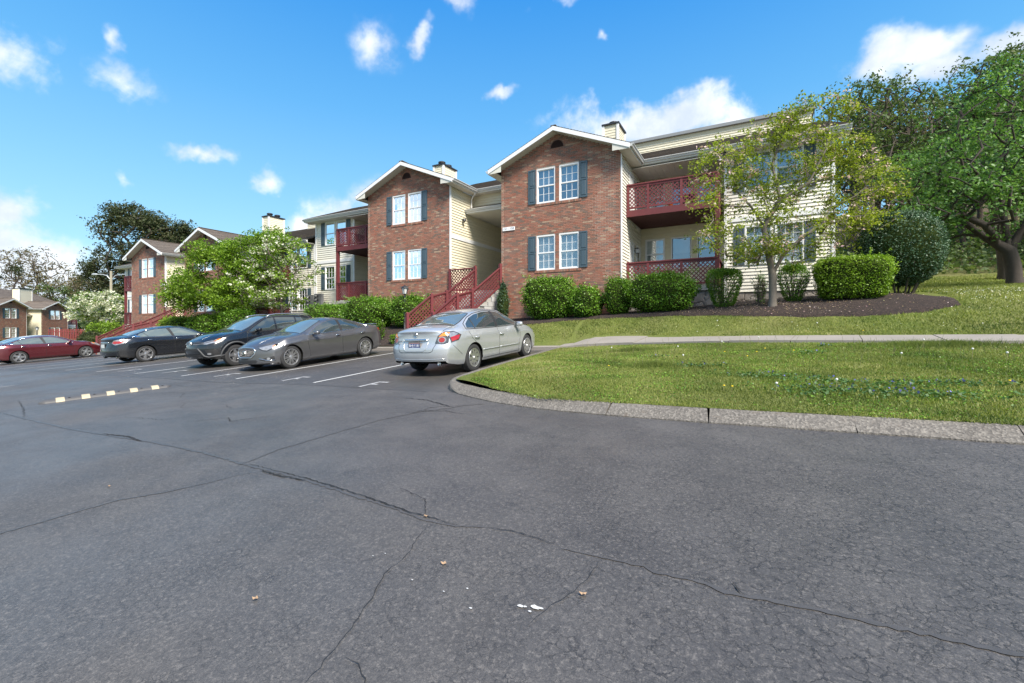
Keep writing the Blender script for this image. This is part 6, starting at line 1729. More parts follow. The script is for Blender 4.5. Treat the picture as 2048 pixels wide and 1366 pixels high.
    c.decal('front_mouth', mir([(.50, .40), (.36, .62), (.34, .655)]), 'y+', 'plastic_black', .004, .04)
    c.decal('bumper_bar', mir([(.42, .485), (.38, .575)]), 'y+', 'paint_black', .012, .04)
    c.both(c.line, 'grey_wing', [(.34, .66), (.44, .55), (.52, .41), (.62, .37), (.86, .40)], 'y+', r=.026, m='cladding', off=.004)
    c.decal('lower_skirt', mir([(.70, .30), (.66, .36)]), 'y+', 'cladding', .006, .05)
    c.both(c.decal, 'fog_pocket', [(.56, .60), (.80, .62), (.84, .46), (.64, .42)], 'y+', 'plastic_black', .004, .03)
    c.both(c.decal, 'fog_lamp', [(.66 + .05 * math.cos(a), .475 + .03 * math.sin(a)) for a in np.linspace(0, 5.8, 12)], 'y+', 'lamp_clear', .01, .02)
    c.wheels('five_wide', .225)
    return c

def long_sedan(paint, name, label, heading):
    sp = dict(L=4.84, W=1.86, H=1.47, wb=2.776, fo=.98, rw=.340, paint=paint, gap=.055,
        w=[(-2.42, .79), (-2.0, .885), (-1.5, .93), (-.3, .91), (.6, .91), (1.4, .93), (2.0, .885), (2.42, .78)],
        zb=[(-2.42, .30), (-1.9, .235), (-1.0, .215), (1.0, .20), (1.9, .19), (2.42, .21)],
        zs=[(-2.42, .93), (-2.0, .985), (-1.4, 1.02), (-.5, .985), (.4, .95), (1.1, .925), (1.8, .84), (2.2, .74), (2.42, .66)],
        xt=[(-2.42, .64), (-1.85, .69), (-1.4, .60), (-.8, .555), (-.1, .57), (.4, .60), (.95, .71), (1.4, .79), (2.0, .73), (2.42, .58)],
        zt=[(-2.42, .985), (-2.15, 1.045), (-1.8, 1.085), (-1.4, 1.21), (-1.0, 1.32), (-.6, 1.375), (-.15, 1.395), (.2, 1.36), (.6, 1.22), (.95, 1.065), (1.2, .985), (1.7, .925), (2.15, .82), (2.42, .69)],
        zc=[(-2.42, 1.02), (-2.28, 1.09), (-2.0, 1.13), (-1.75, 1.16), (-1.4, 1.285), (-1.0, 1.39), (-.6, 1.445), (-.15, 1.468), (.2, 1.43), (.6, 1.30), (.95, 1.135), (1.2, 1.055), (1.7, .985), (2.1, .89), (2.3, .80), (2.42, .71)],
        pf=[(.2, .08), (.35, .0), (.55, .01), (.70, .07), (.95, .28)], pr=[(.2, .14), (.35, .03), (.50, .0), (.66, .02), (.95, .07), (1.05, .02), (1.12, .04)],
        round_f=(.44, 2.4), round_r=(.36, 2.5), crease=.016, sh=.93)
    c = Car(sp, name, label, (0, 0, 0), heading)
    c.both(c.decal, 'side_window', [(-1.56, 1.075), (-1.42, 1.175), (-1.12, 1.285), (-.8, 1.328), (-.42, 1.345), (-.32, 1.01), (-1.35, 1.055)], 'x+', 'car_glass_pale')
    c.both(c.decal, 'side_window', [(-.22, 1.005), (-.30, 1.348), (-.02, 1.345), (.22, 1.29), (.5, 1.175), (.80, 1.01), (.86, .975)], 'x+', 'car_glass_pale')
    c.both(c.line, 'chrome_trim', [(-1.72, 1.075), (-1.45, 1.20), (-1.15, 1.31), (-.8, 1.355), (-.35, 1.372), (0, 1.37), (.25, 1.31), (.54, 1.19), (.84, 1.02), (.95, .96), (-.3, .99), (-1.4, 1.035)], 'x+', r=.012, m='car_chrome', close=True)
    c.both(c.decal, 'quarter_trim', [(-1.70, 1.075), (-1.55, 1.145), (-1.44, 1.055)], 'x+', 'car_chrome', off=.006)
    c.both(c.decal, 'door_pillar', [(-.325, 1.005), (-.41, 1.352), (-.30, 1.354), (-.215, 1.0)], 'x+', 'plastic_black', off=.006)
    c.both(c.line, 'window_divider', [(-1.18, 1.055), (-1.28, 1.22)], 'x+', r=.009, off=.004)
    rwp = mir([(.60, -1.78), (.56, -1.35), (.51, -.95)]); c.decal('rear_window', rwp, 'z', 'car_glass_pale', step=.06); c.line('window_seal', rwp, 'z', r=.010, close=True)
    c.decal('windscreen', mir([(.71, 1.10), (.62, .62), (.53, .22)]), 'z', 'car_glass_pale', step=.06)
    c.both(c.line, 'door_seam', [(-1.50, 1.03), (-1.30, .85), (-1.10, .60), (-1.04, .30)], 'x+', r=.0045); c.both(c.line, 'door_seam', [(-.27, .99), (-.25, .6), (-.26, .29)], 'x+', r=.0045)
    c.both(c.line, 'door_seam', [(.93, .95), (.98, .75), (.92, .5), (.90, .29)], 'x+', r=.0045); c.both(c.line, 'sill_seam', [(-1.0, .285), (.95, .27)], 'x+', r=.006)
    c.handles([(-1.16, .90), (-.12, .875)], 'car_chrome'); c.mirror(.72, 1.02, .88)
    for sx, ax in ((1, 'x+'), (-1, 'x-')):
        t = empty('tail_lamp', parent=c.root)
        c.decal('lamp_housing', [(sx * x, z) for x, z in [(.50, .86), (.56, .96), (.70, 1.0), (.755, .95), (.755, .80), (.64, .78)]], 'y-', 'lamp_clear', .006, .03, t)
        c.decal('lamp_housing', [(-2.20, .80), (-2.20, .97), (-2.05, 1.0), (-1.78, .985), (-1.90, .90), (-2.05, .83)], ax, 'lamp_clear', .006, .03, t)
        c.decal('red_lens', [(sx * x, z) for x, z in [(.52, .87), (.58, .94), (.74, .93), (.745, .86), (.62, .82)]], 'y-', 'lamp_red', .010, .03, t)
        c.decal('red_lens', [(-2.18, .83), (-2.18, .915), (-2.0, .95), (-1.92, .92), (-2.05, .86)], ax, 'lamp_red', .010, .03, t)
        hh, nn = c.hit(sx * .55, .33, 'y-'); mb = MB(); mb.lathe([(.036, .10), (.046, .0), (.04, -.002), (.036, .04), (0, .05)], 16, 'y', (sx * .55, hh.y - .01, .285)); mb.build('exhaust_pipe', M['car_chrome'], c.root)
    lid = [(.62, 1.03), (.56, .84), (.50, .66)]; c.line('boot_seam', lid + [(-x, z) for x, z in reversed(lid)], 'y-', r=.006)
    c.line('chrome_garnish', [(-.34, .905), (0, .91), (.34, .905)], 'y-', r=.018, m='car_chrome', off=.006)
    c.plate('y-', .012, .77, 'plate_pale')
    c.both(c.decal, 'headlamp', [(.48, .66), (.62, .74), (.84, .86), (.86, .78), (.76, .66), (.62, .61)], 'y+', 'lamp_clear', .006, .03)
    c.both(c.decal, 'headlamp_corner', [(2.12, .70), (2.10, .79), (1.86, .875), (1.72, .885), (1.95, .75)], 'x+', 'lamp_clear', .006, .03)
    c.both(c.decal, 'amber_lens', [(1.92, .79), (1.86, .865), (1.74, .878), (1.84, .80)], 'x+', 'lamp_amber', .009, .03)
    c.decal('grille', mir([(.30, .46), (.36, .68), (.30, .70)]), 'y+', 'plastic_black', .004)
    c.wheels('five', .240)
    return c

silver_sedan().place(-6.56, 10.02 + .04, 1)
grey_sedan().place(-12.78, 9.98, -1)
black_suv().place(-15.86, 9.98, -1)
cb = long_sedan('paint_black', 'parked_sedan', 'black sedan with chrome window trim parked nose-in left of the SUV', 1); cb.place(-23.05, 10.40, 1)
cm = long_sedan('paint_maroon', 'parked_sedan', 'dark red sedan parked at the far left, side on', 1); cm.place(-35.9, 9.9, 1)
cw = long_sedan('paint_white', 'parked_sedan', 'white car mostly hidden behind the dark red sedan, its bonnet showing', 1); cw.place(-39.6, 10.6, 1)
cw = long_sedan('paint_white', 'parked_sedan', 'white car at the left edge, only its roof above the dark red sedan', 1); cw.place(-47.5, 8.2, 1)
# ------------------------------------------------------------------ vegetation
def pos(px, t, py=656):
    """point at depth t seen at (px, py) of the photograph, used to site trees"""
    s = (px - 1024) / 891
    return Vector((t * (-.4756 + s * .8797), t * (.8797 + s * .4756), (656 - py) / 891 * t))

def leaf_quads(P, size, up=.25, aspect=.55, r=None, droop=0.0):
    """one pointed leaf (rhombus) per point"""
    r = r or rng; N = len(P)
    n = r.normal(size=(N, 3)); n[:, 2] = np.abs(n[:, 2]) + up; n /= np.linalg.norm(n, axis=1)[:, None]
    a = r.normal(size=(N, 3)); a[:, 2] -= droop; a -= n * (a * n).sum(1)[:, None]; a /= np.linalg.norm(a, axis=1)[:, None] + 1e-9
    b = np.cross(n, a); sz = (size * r.uniform(.6, 1.35, N))[:, None]
    V = np.stack([P - a * sz * .5, P + b * sz * aspect * .5 - a * sz * .05 + n * sz * .10, P + a * sz * .5, P - b * sz * aspect * .5 - a * sz * .05 + n * sz * .10], 1)
    return V.reshape(-1, 3)

def grow(trunks, tips, r_tip=.008, p=2.3, pen=.25, wob=.06, seg=.35, rs=None):
    """branches grown from trunk lines to every tip point; returns nodes, parents, radii, tip ids"""
    rs = rs or np.random.default_rng(1)
    N = []; par = []; plen = []; dirs = []
    for tr in trunks:
        start = 0 if N else -1
        prev = -1
        for i, q in enumerate(tr):
            q = Vector(q)
            if prev == -1 and N:
                j = min(range(len(N)), key=lambda k: (N[k] - q).length); prev = j
            if prev >= 0 and (N[prev] - q).length < 1e-4: continue
            L_ = (q - N[prev]).length if prev >= 0 else 0; k = max(1, int(L_ / seg))
            a = N[prev].copy() if prev >= 0 else q
            for m in range(1, k + 1):
                if prev == -1: N.append(q); par.append(-1); plen.append(0); dirs.append(Vector((0, 0, 1))); prev = 0; break
                x = a.lerp(q, m / k); N.append(x); par.append(prev); plen.append(plen[prev] + (x - N[prev]).length); dirs.append((x - N[prev]).normalized()); prev = len(N) - 1
    A = np.array([tuple(v) for v in N]); PL = np.array(plen)
    base = A[0]
    tips = sorted(tips, key=lambda t: np.linalg.norm(np.array(t) - base))
    ends = []
    cap = 40000; buf = np.zeros((cap, 3)); buf[:len(A)] = A; pl = np.zeros(cap); pl[:len(A)] = PL; n = len(A)
    ok = np.zeros(cap, bool); zmin = base[2] + (A[:, 2].max() - base[2]) * .30; ok[:n] = A[:, 2] >= zmin
    for t in tips:
        t = np.array(t, float); d = np.linalg.norm(buf[:n] - t, axis=1); up = np.maximum(0, buf[:n, 2] - t[2])
        c = d + pen * pl[:n] + up * .8 + np.where(ok[:n], 0, 50); j = int(np.argmin(c)); L_ = d[j]
        k = max(1, int(L_ / seg)); a = Vector(buf[j]); b = Vector(t); ctl = a + dirs[j] * L_ * .45; prev = j
        for m in range(1, k + 1):
            u = m / k; x = a * (1 - u) ** 2 + ctl * 2 * u * (1 - u) + b * u * u
            if m < k: x += Vector(rs.normal(size=3)) * wob * min(1, L_)
            N.append(x); par.append(prev); dirs.append((x - N[prev]).normalized() if (x - N[prev]).length > 1e-6 else dirs[prev]); pl[n] = pl[prev] + (x - N[prev]).length
            buf[n] = tuple(x); ok[n] = True; prev = n; n += 1
        ends.append(prev)
    rad = [0.0] * n; ch = [[] for _ in range(n)]
    for i in range(n):
        if par[i] >= 0: ch[par[i]].append(i)
    acc = [0.0] * n
    for i in range(n - 1, -1, -1):
        if not ch[i]: acc[i] = r_tip ** p
        rad[i] = acc[i] ** (1 / p)
        if par[i] >= 0: acc[par[i]] += acc[i]
    return N, par, rad, ch, ends

def skeleton_mesh(name, N, par, rad, ch, m, parent, flare=1.3, rmax=None, thin=5, minr=.0):
    mb = MB(); n = len(N); sc = (rmax / max(rad)) if rmax else 1
    done = set(); stack = [0]
    exp = 1.0
    R_ = [max(minr, r * sc if r * sc < .03 else r * sc) for r in rad]
    while stack:
        s = stack.pop(); c = s; chain = [par[s]] if par[s] >= 0 else []; chain.append(s)
        while ch[c]:
            nx = max(ch[c], key=lambda k: rad[k])
            for o in ch[c]:
                if o != nx: stack.append(o)
            chain.append(nx); c = nx
        pts = [N[i] for i in chain]; rr = [R_[i] for i in chain]
        if par[s] >= 0: rr[0] = rr[1] * 1.05
        else: rr[0] *= flare
        if len(pts) > 1: mb.tube(pts, rr, 9 if max(rr) > .06 else (6 if max(rr) > .02 else thin), caps=False)
    o = mb.build(name, m, parent); o.data.shade_smooth(); return o

def ell_points(ells, n, rs, shell=.5):
    """points in a set of ellipsoids (cx, cy, cz, rx, ry, rz, weight)"""
    w = np.array([e[6] for e in ells], float); w /= w.sum(); out = []
    for e, k in zip(ells, rs.multinomial(n, w)):
        d = rs.normal(size=(k, 3)); d /= np.linalg.norm(d, axis=1)[:, None]; r = rs.uniform(0, 1, k) ** (1 / (3 + 4 * shell))
        out.append(np.array(e[:3]) + d * r[:, None] * np.array(e[3:6]))
    return np.concatenate(out)

def tree(name, label, base, ells, ntips, nleaf, leaf, size, bark, r_base, trunks=None, group=None, cat='tree', spread=.3, extra=(), seed=1, up=.25,
         aspect=.55, wob=.06, seg=.35, along=.5, shell=.5, pen=.25, minr=.0, dens=None, flat=1.0, pw=2.3):
    rs = np.random.default_rng(seed); bx, by = base[0], base[1]; bz = base[2] if len(base) > 2 else zl1(bx, by) - .05
    root = empty(name, (bx, by, bz), 0, label, cat, group); o3 = np.array((bx, by, bz))
    E = [(e[0] - bx, e[1] - by, e[2] - bz) + tuple(e[3:]) for e in ells]
    tips = ell_points(E, ntips, rs, shell); tips = tips[tips[:, 2] > .3]
    if trunks is None:
        c = np.mean([e[:3] for e in E], 0); trunks = [[(0, 0, 0), (c[0] * .15, c[1] * .15, c[2] * .35), (c[0] * .7, c[1] * .7, c[2] * .8)]]
    N, par, rad, ch, ends = grow(trunks, tips, .01, p=pw, wob=wob, seg=seg, rs=rs, pen=pen)
    skeleton_mesh('trunk', N, par, rad, ch, M[bark], root, rmax=r_base, minr=minr)
    # leaves round the last part of every branch
    src = []
    for e in ends:
        i = e; d = 0
        while i >= 0 and d < along and len(ch[i]) < 3:
            src.append(N[i]); j = par[i]
            if j < 0: break
            d += (N[i] - N[j]).length
            if d < along: src.append(N[i].lerp(N[j], .5))
            i = j
    src = np.array([tuple(v) for v in src])
    sets = [(leaf, nleaf, size, spread, aspect, 'crown')] + [tuple(x) for x in extra]
    first = None
    for lf, nl, sz, sp_, asp, nm in sets:
        k_ = 7; ncl = max(1, nl // k_); nl = ncl * k_; idx = rs.integers(0, len(src), ncl)
        Cc = src[idx] + rs.normal(size=(ncl, 3)) * sp_ * np.array((1, 1, .75 * flat)); P = np.repeat(Cc, k_, 0) + rs.normal(size=(nl, 3)) * sz * .75 * np.array((1, 1, .7))
        V = leaf_quads(P, sz, up, asp, rs)
        lum = (np.sin(P[:, 0] * 2.1 + seed) + np.sin(P[:, 1] * 2.6) + np.sin(P[:, 2] * 2.9)) / 6
        me = np_mesh(nm, V, nl, 4, M[lf], np.clip(rs.beta(2, 2.4, nl) + lum * .35, 0, 1)); put(nm, me, root)
    return root

def shrub(name, label, x, y, w, d, h, leaf, n, size, shape=3.0, lump=.10, base_w=.85, core='inner_shade', stems=0, seed=1, group=None, cat='bush', z0=None, low=.0, up=.3, top_light=.18, depth=.10, aspect=.62, shoots=1.0):
    """clipped or loose bush: leaves in a shell over a dark inside"""
    rs = np.random.default_rng(seed); z = zl1(x, y) if z0 is None else z0
    root = empty(name, (x, y, z), 0, label, cat, group)
    def surf(u, v, k=1.0):
        """u angle, v in -1..1 height"""
        cv = np.maximum(1e-6, 1 - np.abs(v) ** shape) ** (1 / shape)
        prof = base_w + (1 - base_w) * (v + 1) / 2
        c, s = np.cos(u), np.sin(u); q = (np.abs(c) ** shape + np.abs(s) ** shape) ** (-1 / shape)
        l = 1 + lump * (np.sin(3.1 * u + seed) * .5 + np.sin(5.3 * u + v * 4 + seed * 2) * .35 + np.sin(v * 6 + u * 2.2) * .35)
        return np.stack([c * q * cv * prof * l * w / 2 * k, s * q * cv * prof * l * d / 2 * k, low * h + (v + 1) / 2 * h * (1 - low) * (1 + (l - 1) * .5) * (1 if k == 1 else .95)], -1)
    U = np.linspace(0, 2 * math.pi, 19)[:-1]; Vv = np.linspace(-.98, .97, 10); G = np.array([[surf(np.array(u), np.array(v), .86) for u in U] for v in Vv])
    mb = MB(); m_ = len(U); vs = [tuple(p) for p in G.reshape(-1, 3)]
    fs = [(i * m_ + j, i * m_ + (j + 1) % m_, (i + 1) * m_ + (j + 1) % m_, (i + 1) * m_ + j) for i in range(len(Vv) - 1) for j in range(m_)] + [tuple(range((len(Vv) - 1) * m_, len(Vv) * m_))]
    if stems == 0: mb.add(vs, fs); o = mb.build('branches', M[core], root); o.data.shade_smooth()  # closed dark hull puts the shade inside the bush into colour, no single branches
    else:
        mb = MB()
        for k in range(stems):
            a = rs.uniform(0, 6.28); v = rs.uniform(.0, .9); e = surf(np.array(a), np.array(v), rs.uniform(.5, .95)); b = np.array((math.cos(a) * .05, math.sin(a) * .05, -.05)); md = b * .4 + e * .6 * np.array((.55, .55, .75))
            mb.tube([tuple(b), tuple(md), tuple(e)], [.014, .009, .004], 5)
            for q in range(3):
                e2 = e + rs.normal(size=3) * .10; mb.tube([tuple(md * .5 + e * .5), tuple(e2)], [.006, .003], 4)
        mb.build('branches', M['bark_brown'], root)
    u = rs.uniform(0, 2 * math.pi, n); v = rs.uniform(-1, 1, n)
    tp = rs.uniform(0, 1, n) < .38; v = np.where(tp, 1 - np.abs(rs.normal(0, .10, n)), v); v = np.clip(v, -.97, .995)
    kk = 1 - np.abs(rs.normal(0, depth, n)); P = surf(u, v); c = np.array((0, 0, h * .5)); 
    rr_ = np.where(tp, rs.uniform(0, 1, n) ** .5, 1.0)
    P[:, 0] *= rr_ * kk; P[:, 1] *= rr_ * kk; P[:, 2] = np.where(tp & (rr_ < .95), surf(np.zeros(n), v)[:, 2] * 0 + low * h + h * (1 - low) * (1 - .05 * rr_ ** 4) * kk + lump * .12 * np.sin(P[:, 0] * 5 + seed) , P[:, 2] * (.5 + .5 * kk))
    P += rs.normal(size=(n, 3)) * size * .5
    if up < 0: pass
    # stray shoots standing out of the clipped surface
    ns = max(2, int(n / 130 * shoots)); su = rs.uniform(0, 2 * math.pi, ns); sv = np.clip(rs.beta(2.2, 1.2, ns) * 2 - 1, -.9, .985); B_ = surf(su, sv); top = rs.uniform(0, 1, ns) < .5
    B_[:, :2] *= np.where(top, rs.uniform(.1, 1, ns), 1)[:, None]; B_[:, 2] = np.where(top, h * .97, B_[:, 2])
    Dr = B_ * (1, 1, .3) * np.where(top, .3, 1)[:, None] + np.stack([0 * su, 0 * su, .5 + 0 * su], 1); Dr /= np.linalg.norm(Dr, axis=1)[:, None]; Dr += rs.normal(size=(ns, 3)) * .25
    kk2 = rs.uniform(0, 1, (ns, 9)) * rs.uniform(.4, 1.6, ns)[:, None]
    Q = (B_[:, None, :] + Dr[:, None, :] * kk2[:, :, None] * min(.17, h * .14)).reshape(-1, 3) + rs.normal(size=(ns * 9, 3)) * size * .3
    P = np.concatenate([P, Q]); n = len(P)
    V = leaf_quads(P, size, max(0, up), aspect, rs)
    lum = (np.sin(P[:, 0] * 7 + seed) + np.sin(P[:, 1] * 8) + np.sin(P[:, 2] * 9)) / 6
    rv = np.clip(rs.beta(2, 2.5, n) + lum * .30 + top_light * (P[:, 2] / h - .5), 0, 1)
    put('foliage', np_mesh('foliage', V, n, 4, M[leaf], rv), root)
    return root

G1 = 'clipped green shrubs in the mulch bed'
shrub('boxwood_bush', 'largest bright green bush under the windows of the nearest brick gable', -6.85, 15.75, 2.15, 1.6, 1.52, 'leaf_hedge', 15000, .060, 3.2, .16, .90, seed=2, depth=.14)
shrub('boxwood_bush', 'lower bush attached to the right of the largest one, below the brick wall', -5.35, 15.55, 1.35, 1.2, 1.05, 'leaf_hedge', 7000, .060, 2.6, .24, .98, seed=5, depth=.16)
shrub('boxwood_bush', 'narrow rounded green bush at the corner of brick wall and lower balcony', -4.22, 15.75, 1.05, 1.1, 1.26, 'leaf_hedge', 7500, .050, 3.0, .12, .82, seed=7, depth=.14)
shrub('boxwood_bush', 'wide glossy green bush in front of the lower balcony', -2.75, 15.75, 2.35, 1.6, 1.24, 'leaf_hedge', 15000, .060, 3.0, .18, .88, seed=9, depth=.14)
shrub('clipped_shrub', 'flat-topped vase-shaped shrub left of the pink flowering tree', -.80, 15.55, 1.22, 1.1, 1.22, 'leaf_hedge', 11000, .042, 3.8, .04, .48, stems=26, seed=11, shoots=.2)
shrub('bare_shrub', 'thin almost bare small shrub beside the magnolia trunk', .20, 15.5, .52, .5, .95, 'leaf_hedge', 900, .040, 2.4, .2, .5, stems=26, seed=12, depth=.3)
shrub('clipped_shrub', 'small dark shrub right of the magnolia trunk', 1.05, 15.6, .98, .9, 1.10, 'leaf_hedge', 6500, .042, 3.0, .08, .45, stems=24, seed=13)
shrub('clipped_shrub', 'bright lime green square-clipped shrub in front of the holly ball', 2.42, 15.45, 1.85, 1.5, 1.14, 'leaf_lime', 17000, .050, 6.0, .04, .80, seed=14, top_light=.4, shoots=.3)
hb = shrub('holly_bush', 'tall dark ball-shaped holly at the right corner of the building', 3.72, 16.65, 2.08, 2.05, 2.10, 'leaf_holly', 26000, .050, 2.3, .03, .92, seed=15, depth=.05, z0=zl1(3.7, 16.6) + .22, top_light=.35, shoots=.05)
mb = MB()
for a in range(9):
    t = a * .7; mb.tube([(.25 * math.cos(t), .25 * math.sin(t), -.35), (.45 * math.cos(t), .45 * math.sin(t), .12), (.8 * math.cos(t), .8 * math.sin(t), .6)], [.03, .025, .015], 5)
mb.build('stem', M['bark_brown'], hb)
shrub('conifer_shrub', 'thin upright conifer climbing the left corner of the brick gable', -9.12, 16.1, .46, .42, 1.55, 'leaf_holly', 2600, .055, 2.0, .15, 1.3, seed=16, top_light=-.1)
bpy.context.view_layer.update()
shrub('conifer_shrub', 'little conifer against the middle brick gable behind the stairs', -13.05, 16.15, .40, .36, 1.35, 'leaf_hedge', 1200, .05, 2.0, .2, 1.4, seed=17)
shrub('boxwood_hedge', 'clipped hedge just left of the lamp post, nearest the stairs', -13.55, 15.35, 2.0, 1.5, 1.34, 'leaf_hedge', 11000, .065, 3.0, .14, .95, seed=18, depth=.14)
shrub('boxwood_hedge', 'middle section of the long hedge below the second brick gable', -15.9, 15.25, 2.9, 1.8, 1.40, 'leaf_hedge', 14000, .068, 2.8, .16, .95, seed=19, depth=.14)
shrub('boxwood_hedge', 'left section of the long hedge, sloping down behind the grey sedan', -18.6, 15.25, 3.0, 1.8, 1.22, 'leaf_hedge', 12000, .068, 2.6, .18, .98, seed=20, depth=.14)
for i, (x, y, h) in enumerate([(-13.9, 14.0, .7), (-14.6, 14.15, .5), (-12.9, 13.75, .35)]):
    shrub('seedling_shrub', ['scraggly young shrub in the mulch beside the lamp post', 'low weedy shrub in the mulch left of the lamp post', 'tiny shrub at the foot of the stairs by the kerb'][i], x, y, .5, .5, h, 'leaf_green', 700, .06, 2.0, .3, .7, stems=12, seed=30 + i, depth=.3)
shrub('boxwood_hedge', 'hedge behind the SUV roof, right of the left lamp post', -26.0, 15.1, 2.6, 1.6, 1.5, 'leaf_hedge', 7000, .09, 3.0, .08, .95, seed=21)
shrub('boxwood_hedge', 'rounded hedge under the green tree, above the black sedan', -29.3, 15.1, 3.0, 1.7, 1.55, 'leaf_hedge', 8000, .09, 3.0, .08, .95, seed=22)
shrub('boxwood_hedge', 'bright hedge right of the left staircase', -32.6, 15.0, 3.2, 1.8, 1.60, 'leaf_lime', 8000, .09, 3.0, .08, .95, seed=23)
shrub('yew_bush', 'dark low mound beside the left staircase', -35.0, 14.2, 2.0, 1.3, 1.0, 'leaf_oak', 4000, .08, 2.4, .08, .95, seed=24)
shrub('boxwood_hedge', 'bright hedge left of the left staircase under the brick gable', -43.2, 15.0, 3.6, 1.8, 1.55, 'leaf_lime', 7000, .11, 3.0, .08, .95, seed=25)
shrub('yew_bush', 'dark green yew mound at the foot of the left staircase', -42.2, 13.9, 2.6, 1.3, 1.15, 'leaf_oak', 5000, .09, 2.4, .08, .95, seed=26)

# --- magnolia in front of the right wing
mg = (0.50, 15.0); mz = zl1(*mg)
def T(x, y, z): return (x - mg[0], y - mg[1], z - mz)
tr = [[(0, 0, -.1), (.01, 0, .45), (.0, 0, .95)],
      [(0, 0, .95), (-.12, 0, 1.7), (-.22, .1, 2.4), (-.55, .0, 3.0), (-.95, -.1, 3.5), (-1.0, -.2, 4.3)],
      [(0, 0, .95), (.28, -.1, 1.5), (.75, -.15, 1.95), (1.25, -.2, 2.3), (1.5, -.2, 3.2)],
      [(-.22, .1, 2.4), (.2, .1, 3.1), (.9, .1, 3.5), (1.3, .1, 4.4), (1.4, .1, 5.3)],
      [(.2, .1, 3.1), (.0, .2, 4.2), (.3, .2, 5.2)],
      [(.9, .1, 3.5), (1.9, .0, 3.5), (2.7, -.1, 3.9)],
      [(-.55, .0, 3.0), (-1.5, -.1, 3.1), (-2.1, -.2, 3.6)]]
def pe(px, t, py, rx, ry, rz, w): p = pos(px, t, py); return (p.x, p.y, p.z, rx, ry, rz, w)
tree('magnolia_tree', 'pink flowering magnolia with open crown in front of the cream wing', (mg[0], mg[1], mz),
     [pe(1570, 13.0, 330, 1.6, 1.3, 1.15, 3), pe(1500, 13.2, 440, 1.2, 1.2, 1.3, 2.2), pe(1680, 13.2, 370, 1.5, 1.3, 1.5, 3), pe(1440, 13.1, 330, .9, .9, .9, 1.1), pe(1625, 12.9, 235, 1.0, .8, .65, 1.4), pe(1540, 13, 265, .9, .8, .5, 1.0), pe(1770, 13, 370, .6, .8, .7, .8),
      pe(1725, 13.2, 430, 1.0, 1.0, 1.1, 1.6), pe(1580, 12.8, 470, 1.3, 1.1, .8, 1.8), pe(1395, 12.8, 385, .45, .4, .45, .4), pe(1415, 13, 470, .4, .5, .5, .3)],
     560, 25500, 'leaf_magnolia', .078, 'bark_grey', .105, trunks=tr, seed=4, spread=.12, wob=.10, seg=.22, along=.55,
     extra=(('petal_pink', 2500, .08, .12, .6, 'blossom'), ('bud_dark', 500, .05, .10, .5, 'bud')), minr=.004, pen=.15, pw=1.9)

# --- flowering dogwood and green tree before the left building
p1 = pos(566, 25, 0); p2 = pos(478, 26.6, 0)
tree('dogwood_tree', 'white flowering dogwood in front of the cream wing, behind the SUV', (p1.x, p1.y),
     [pe(560, 25.0, 500, 1.7, 1.5, .75, 2), pe(590, 25, 545, 1.2, 1.4, 1.1, 1.5), pe(520, 24.8, 555, 1.5, 1.5, 1.1, 2), pe(550, 24.8, 600, 1.6, 1.4, .5, 1.2)],
     210, 6500, 'leaf_lime', .12, 'bark_brown', .09, seed=6, spread=.20, wob=.10, extra=(('petal_white', 2100, .115, .14, .9, 'blossom'),), minr=.007, flat=.35)
tree('maple_tree', 'broad bright green tree hiding the middle of the left building', (p2.x, p2.y),
     [pe(430, 27, 555, 2.3, 2.0, 1.75, 4), pe(380, 27, 585, 1.3, 1.4, 1.1, 2), pe(500, 26.8, 515, 1.5, 1.6, 1.2, 2.2), pe(545, 26.5, 480, .9, 1.0, .5, .8), pe(470, 26.6, 590, 1.8, 1.4, 1.0, 2), pe(410, 27, 500, .9, 1.0, .5, .8)],
     460, 42000, 'leaf_lime', .125, 'bark_brown', .07, seed=8, spread=.24, wob=.10, minr=.008,
     trunks=[[(0, 0, 0), (-.5, 0, 1.2), (-1.2, 0, 2.6)], [(0, 0, 0), (.1, .1, 1.5), (.2, .1, 3.4)], [(0, 0, 0), (.4, 0, 1.2), (1.2, 0, 2.6)], [(0, 0, 0), (-.9, .1, 1.0), (-2.2, .1, 1.9)], [(0, 0, 0), (.15, -.2, 1.0), (.7, -.3, 2.2)]])
p3 = pos(200, 45, 0)
tree('dogwood_tree', 'white dogwood in full bloom at the left behind the red staircase', (p3.x, p3.y),
     [pe(200, 45, 606, 2.4, 2.2, 1.2, 3), pe(175, 45, 625, 1.5, 1.8, .8, 1.5), pe(225, 45, 625, 1.5, 1.8, .8, 1.5)],
     170, 3300, 'leaf_green', .16, 'bark_brown', .12, seed=16, spread=.26, wob=.12, extra=(('petal_white', 6500, .17, .24, .9, 'blossom'),), minr=.012, flat=.4)

# --- maples on the right lawn
tree('maple_tree', 'nearest maple on the right lawn, trunk forking low at the frame edge', (7.25, 19.8),
     [pe(2000, 14, 395, 2.0, 1.9, 1.5, 3), pe(1905, 14, 380, 1.1, 1.3, .8, 1.6), pe(2100, 14, 350, 1.8, 1.8, 1.9, 2), pe(1960, 14.2, 310, 1.4, 1.4, 1.0, 2), pe(1850, 14, 430, .7, .8, .4, .6)],
     330, 12500, 'leaf_maple', .115, 'bark_dark', .19, seed=21, spread=.20, wob=.12, minr=.006,
     trunks=[[(0, 0, -.1), (-.05, 0, .6), (-.15, 0, 1.1)], [(-.15, 0, 1.1), (-.8, -.2, 1.6), (-1.5, -.3, 2.3), (-2.4, -.4, 2.7)], [(-.15, 0, 1.1), (-.25, .1, 2.3), (-.4, .1, 4.0)], [(-.15, 0, 1.1), (.4, .1, 2.2), (.9, .1, 3.9)]])
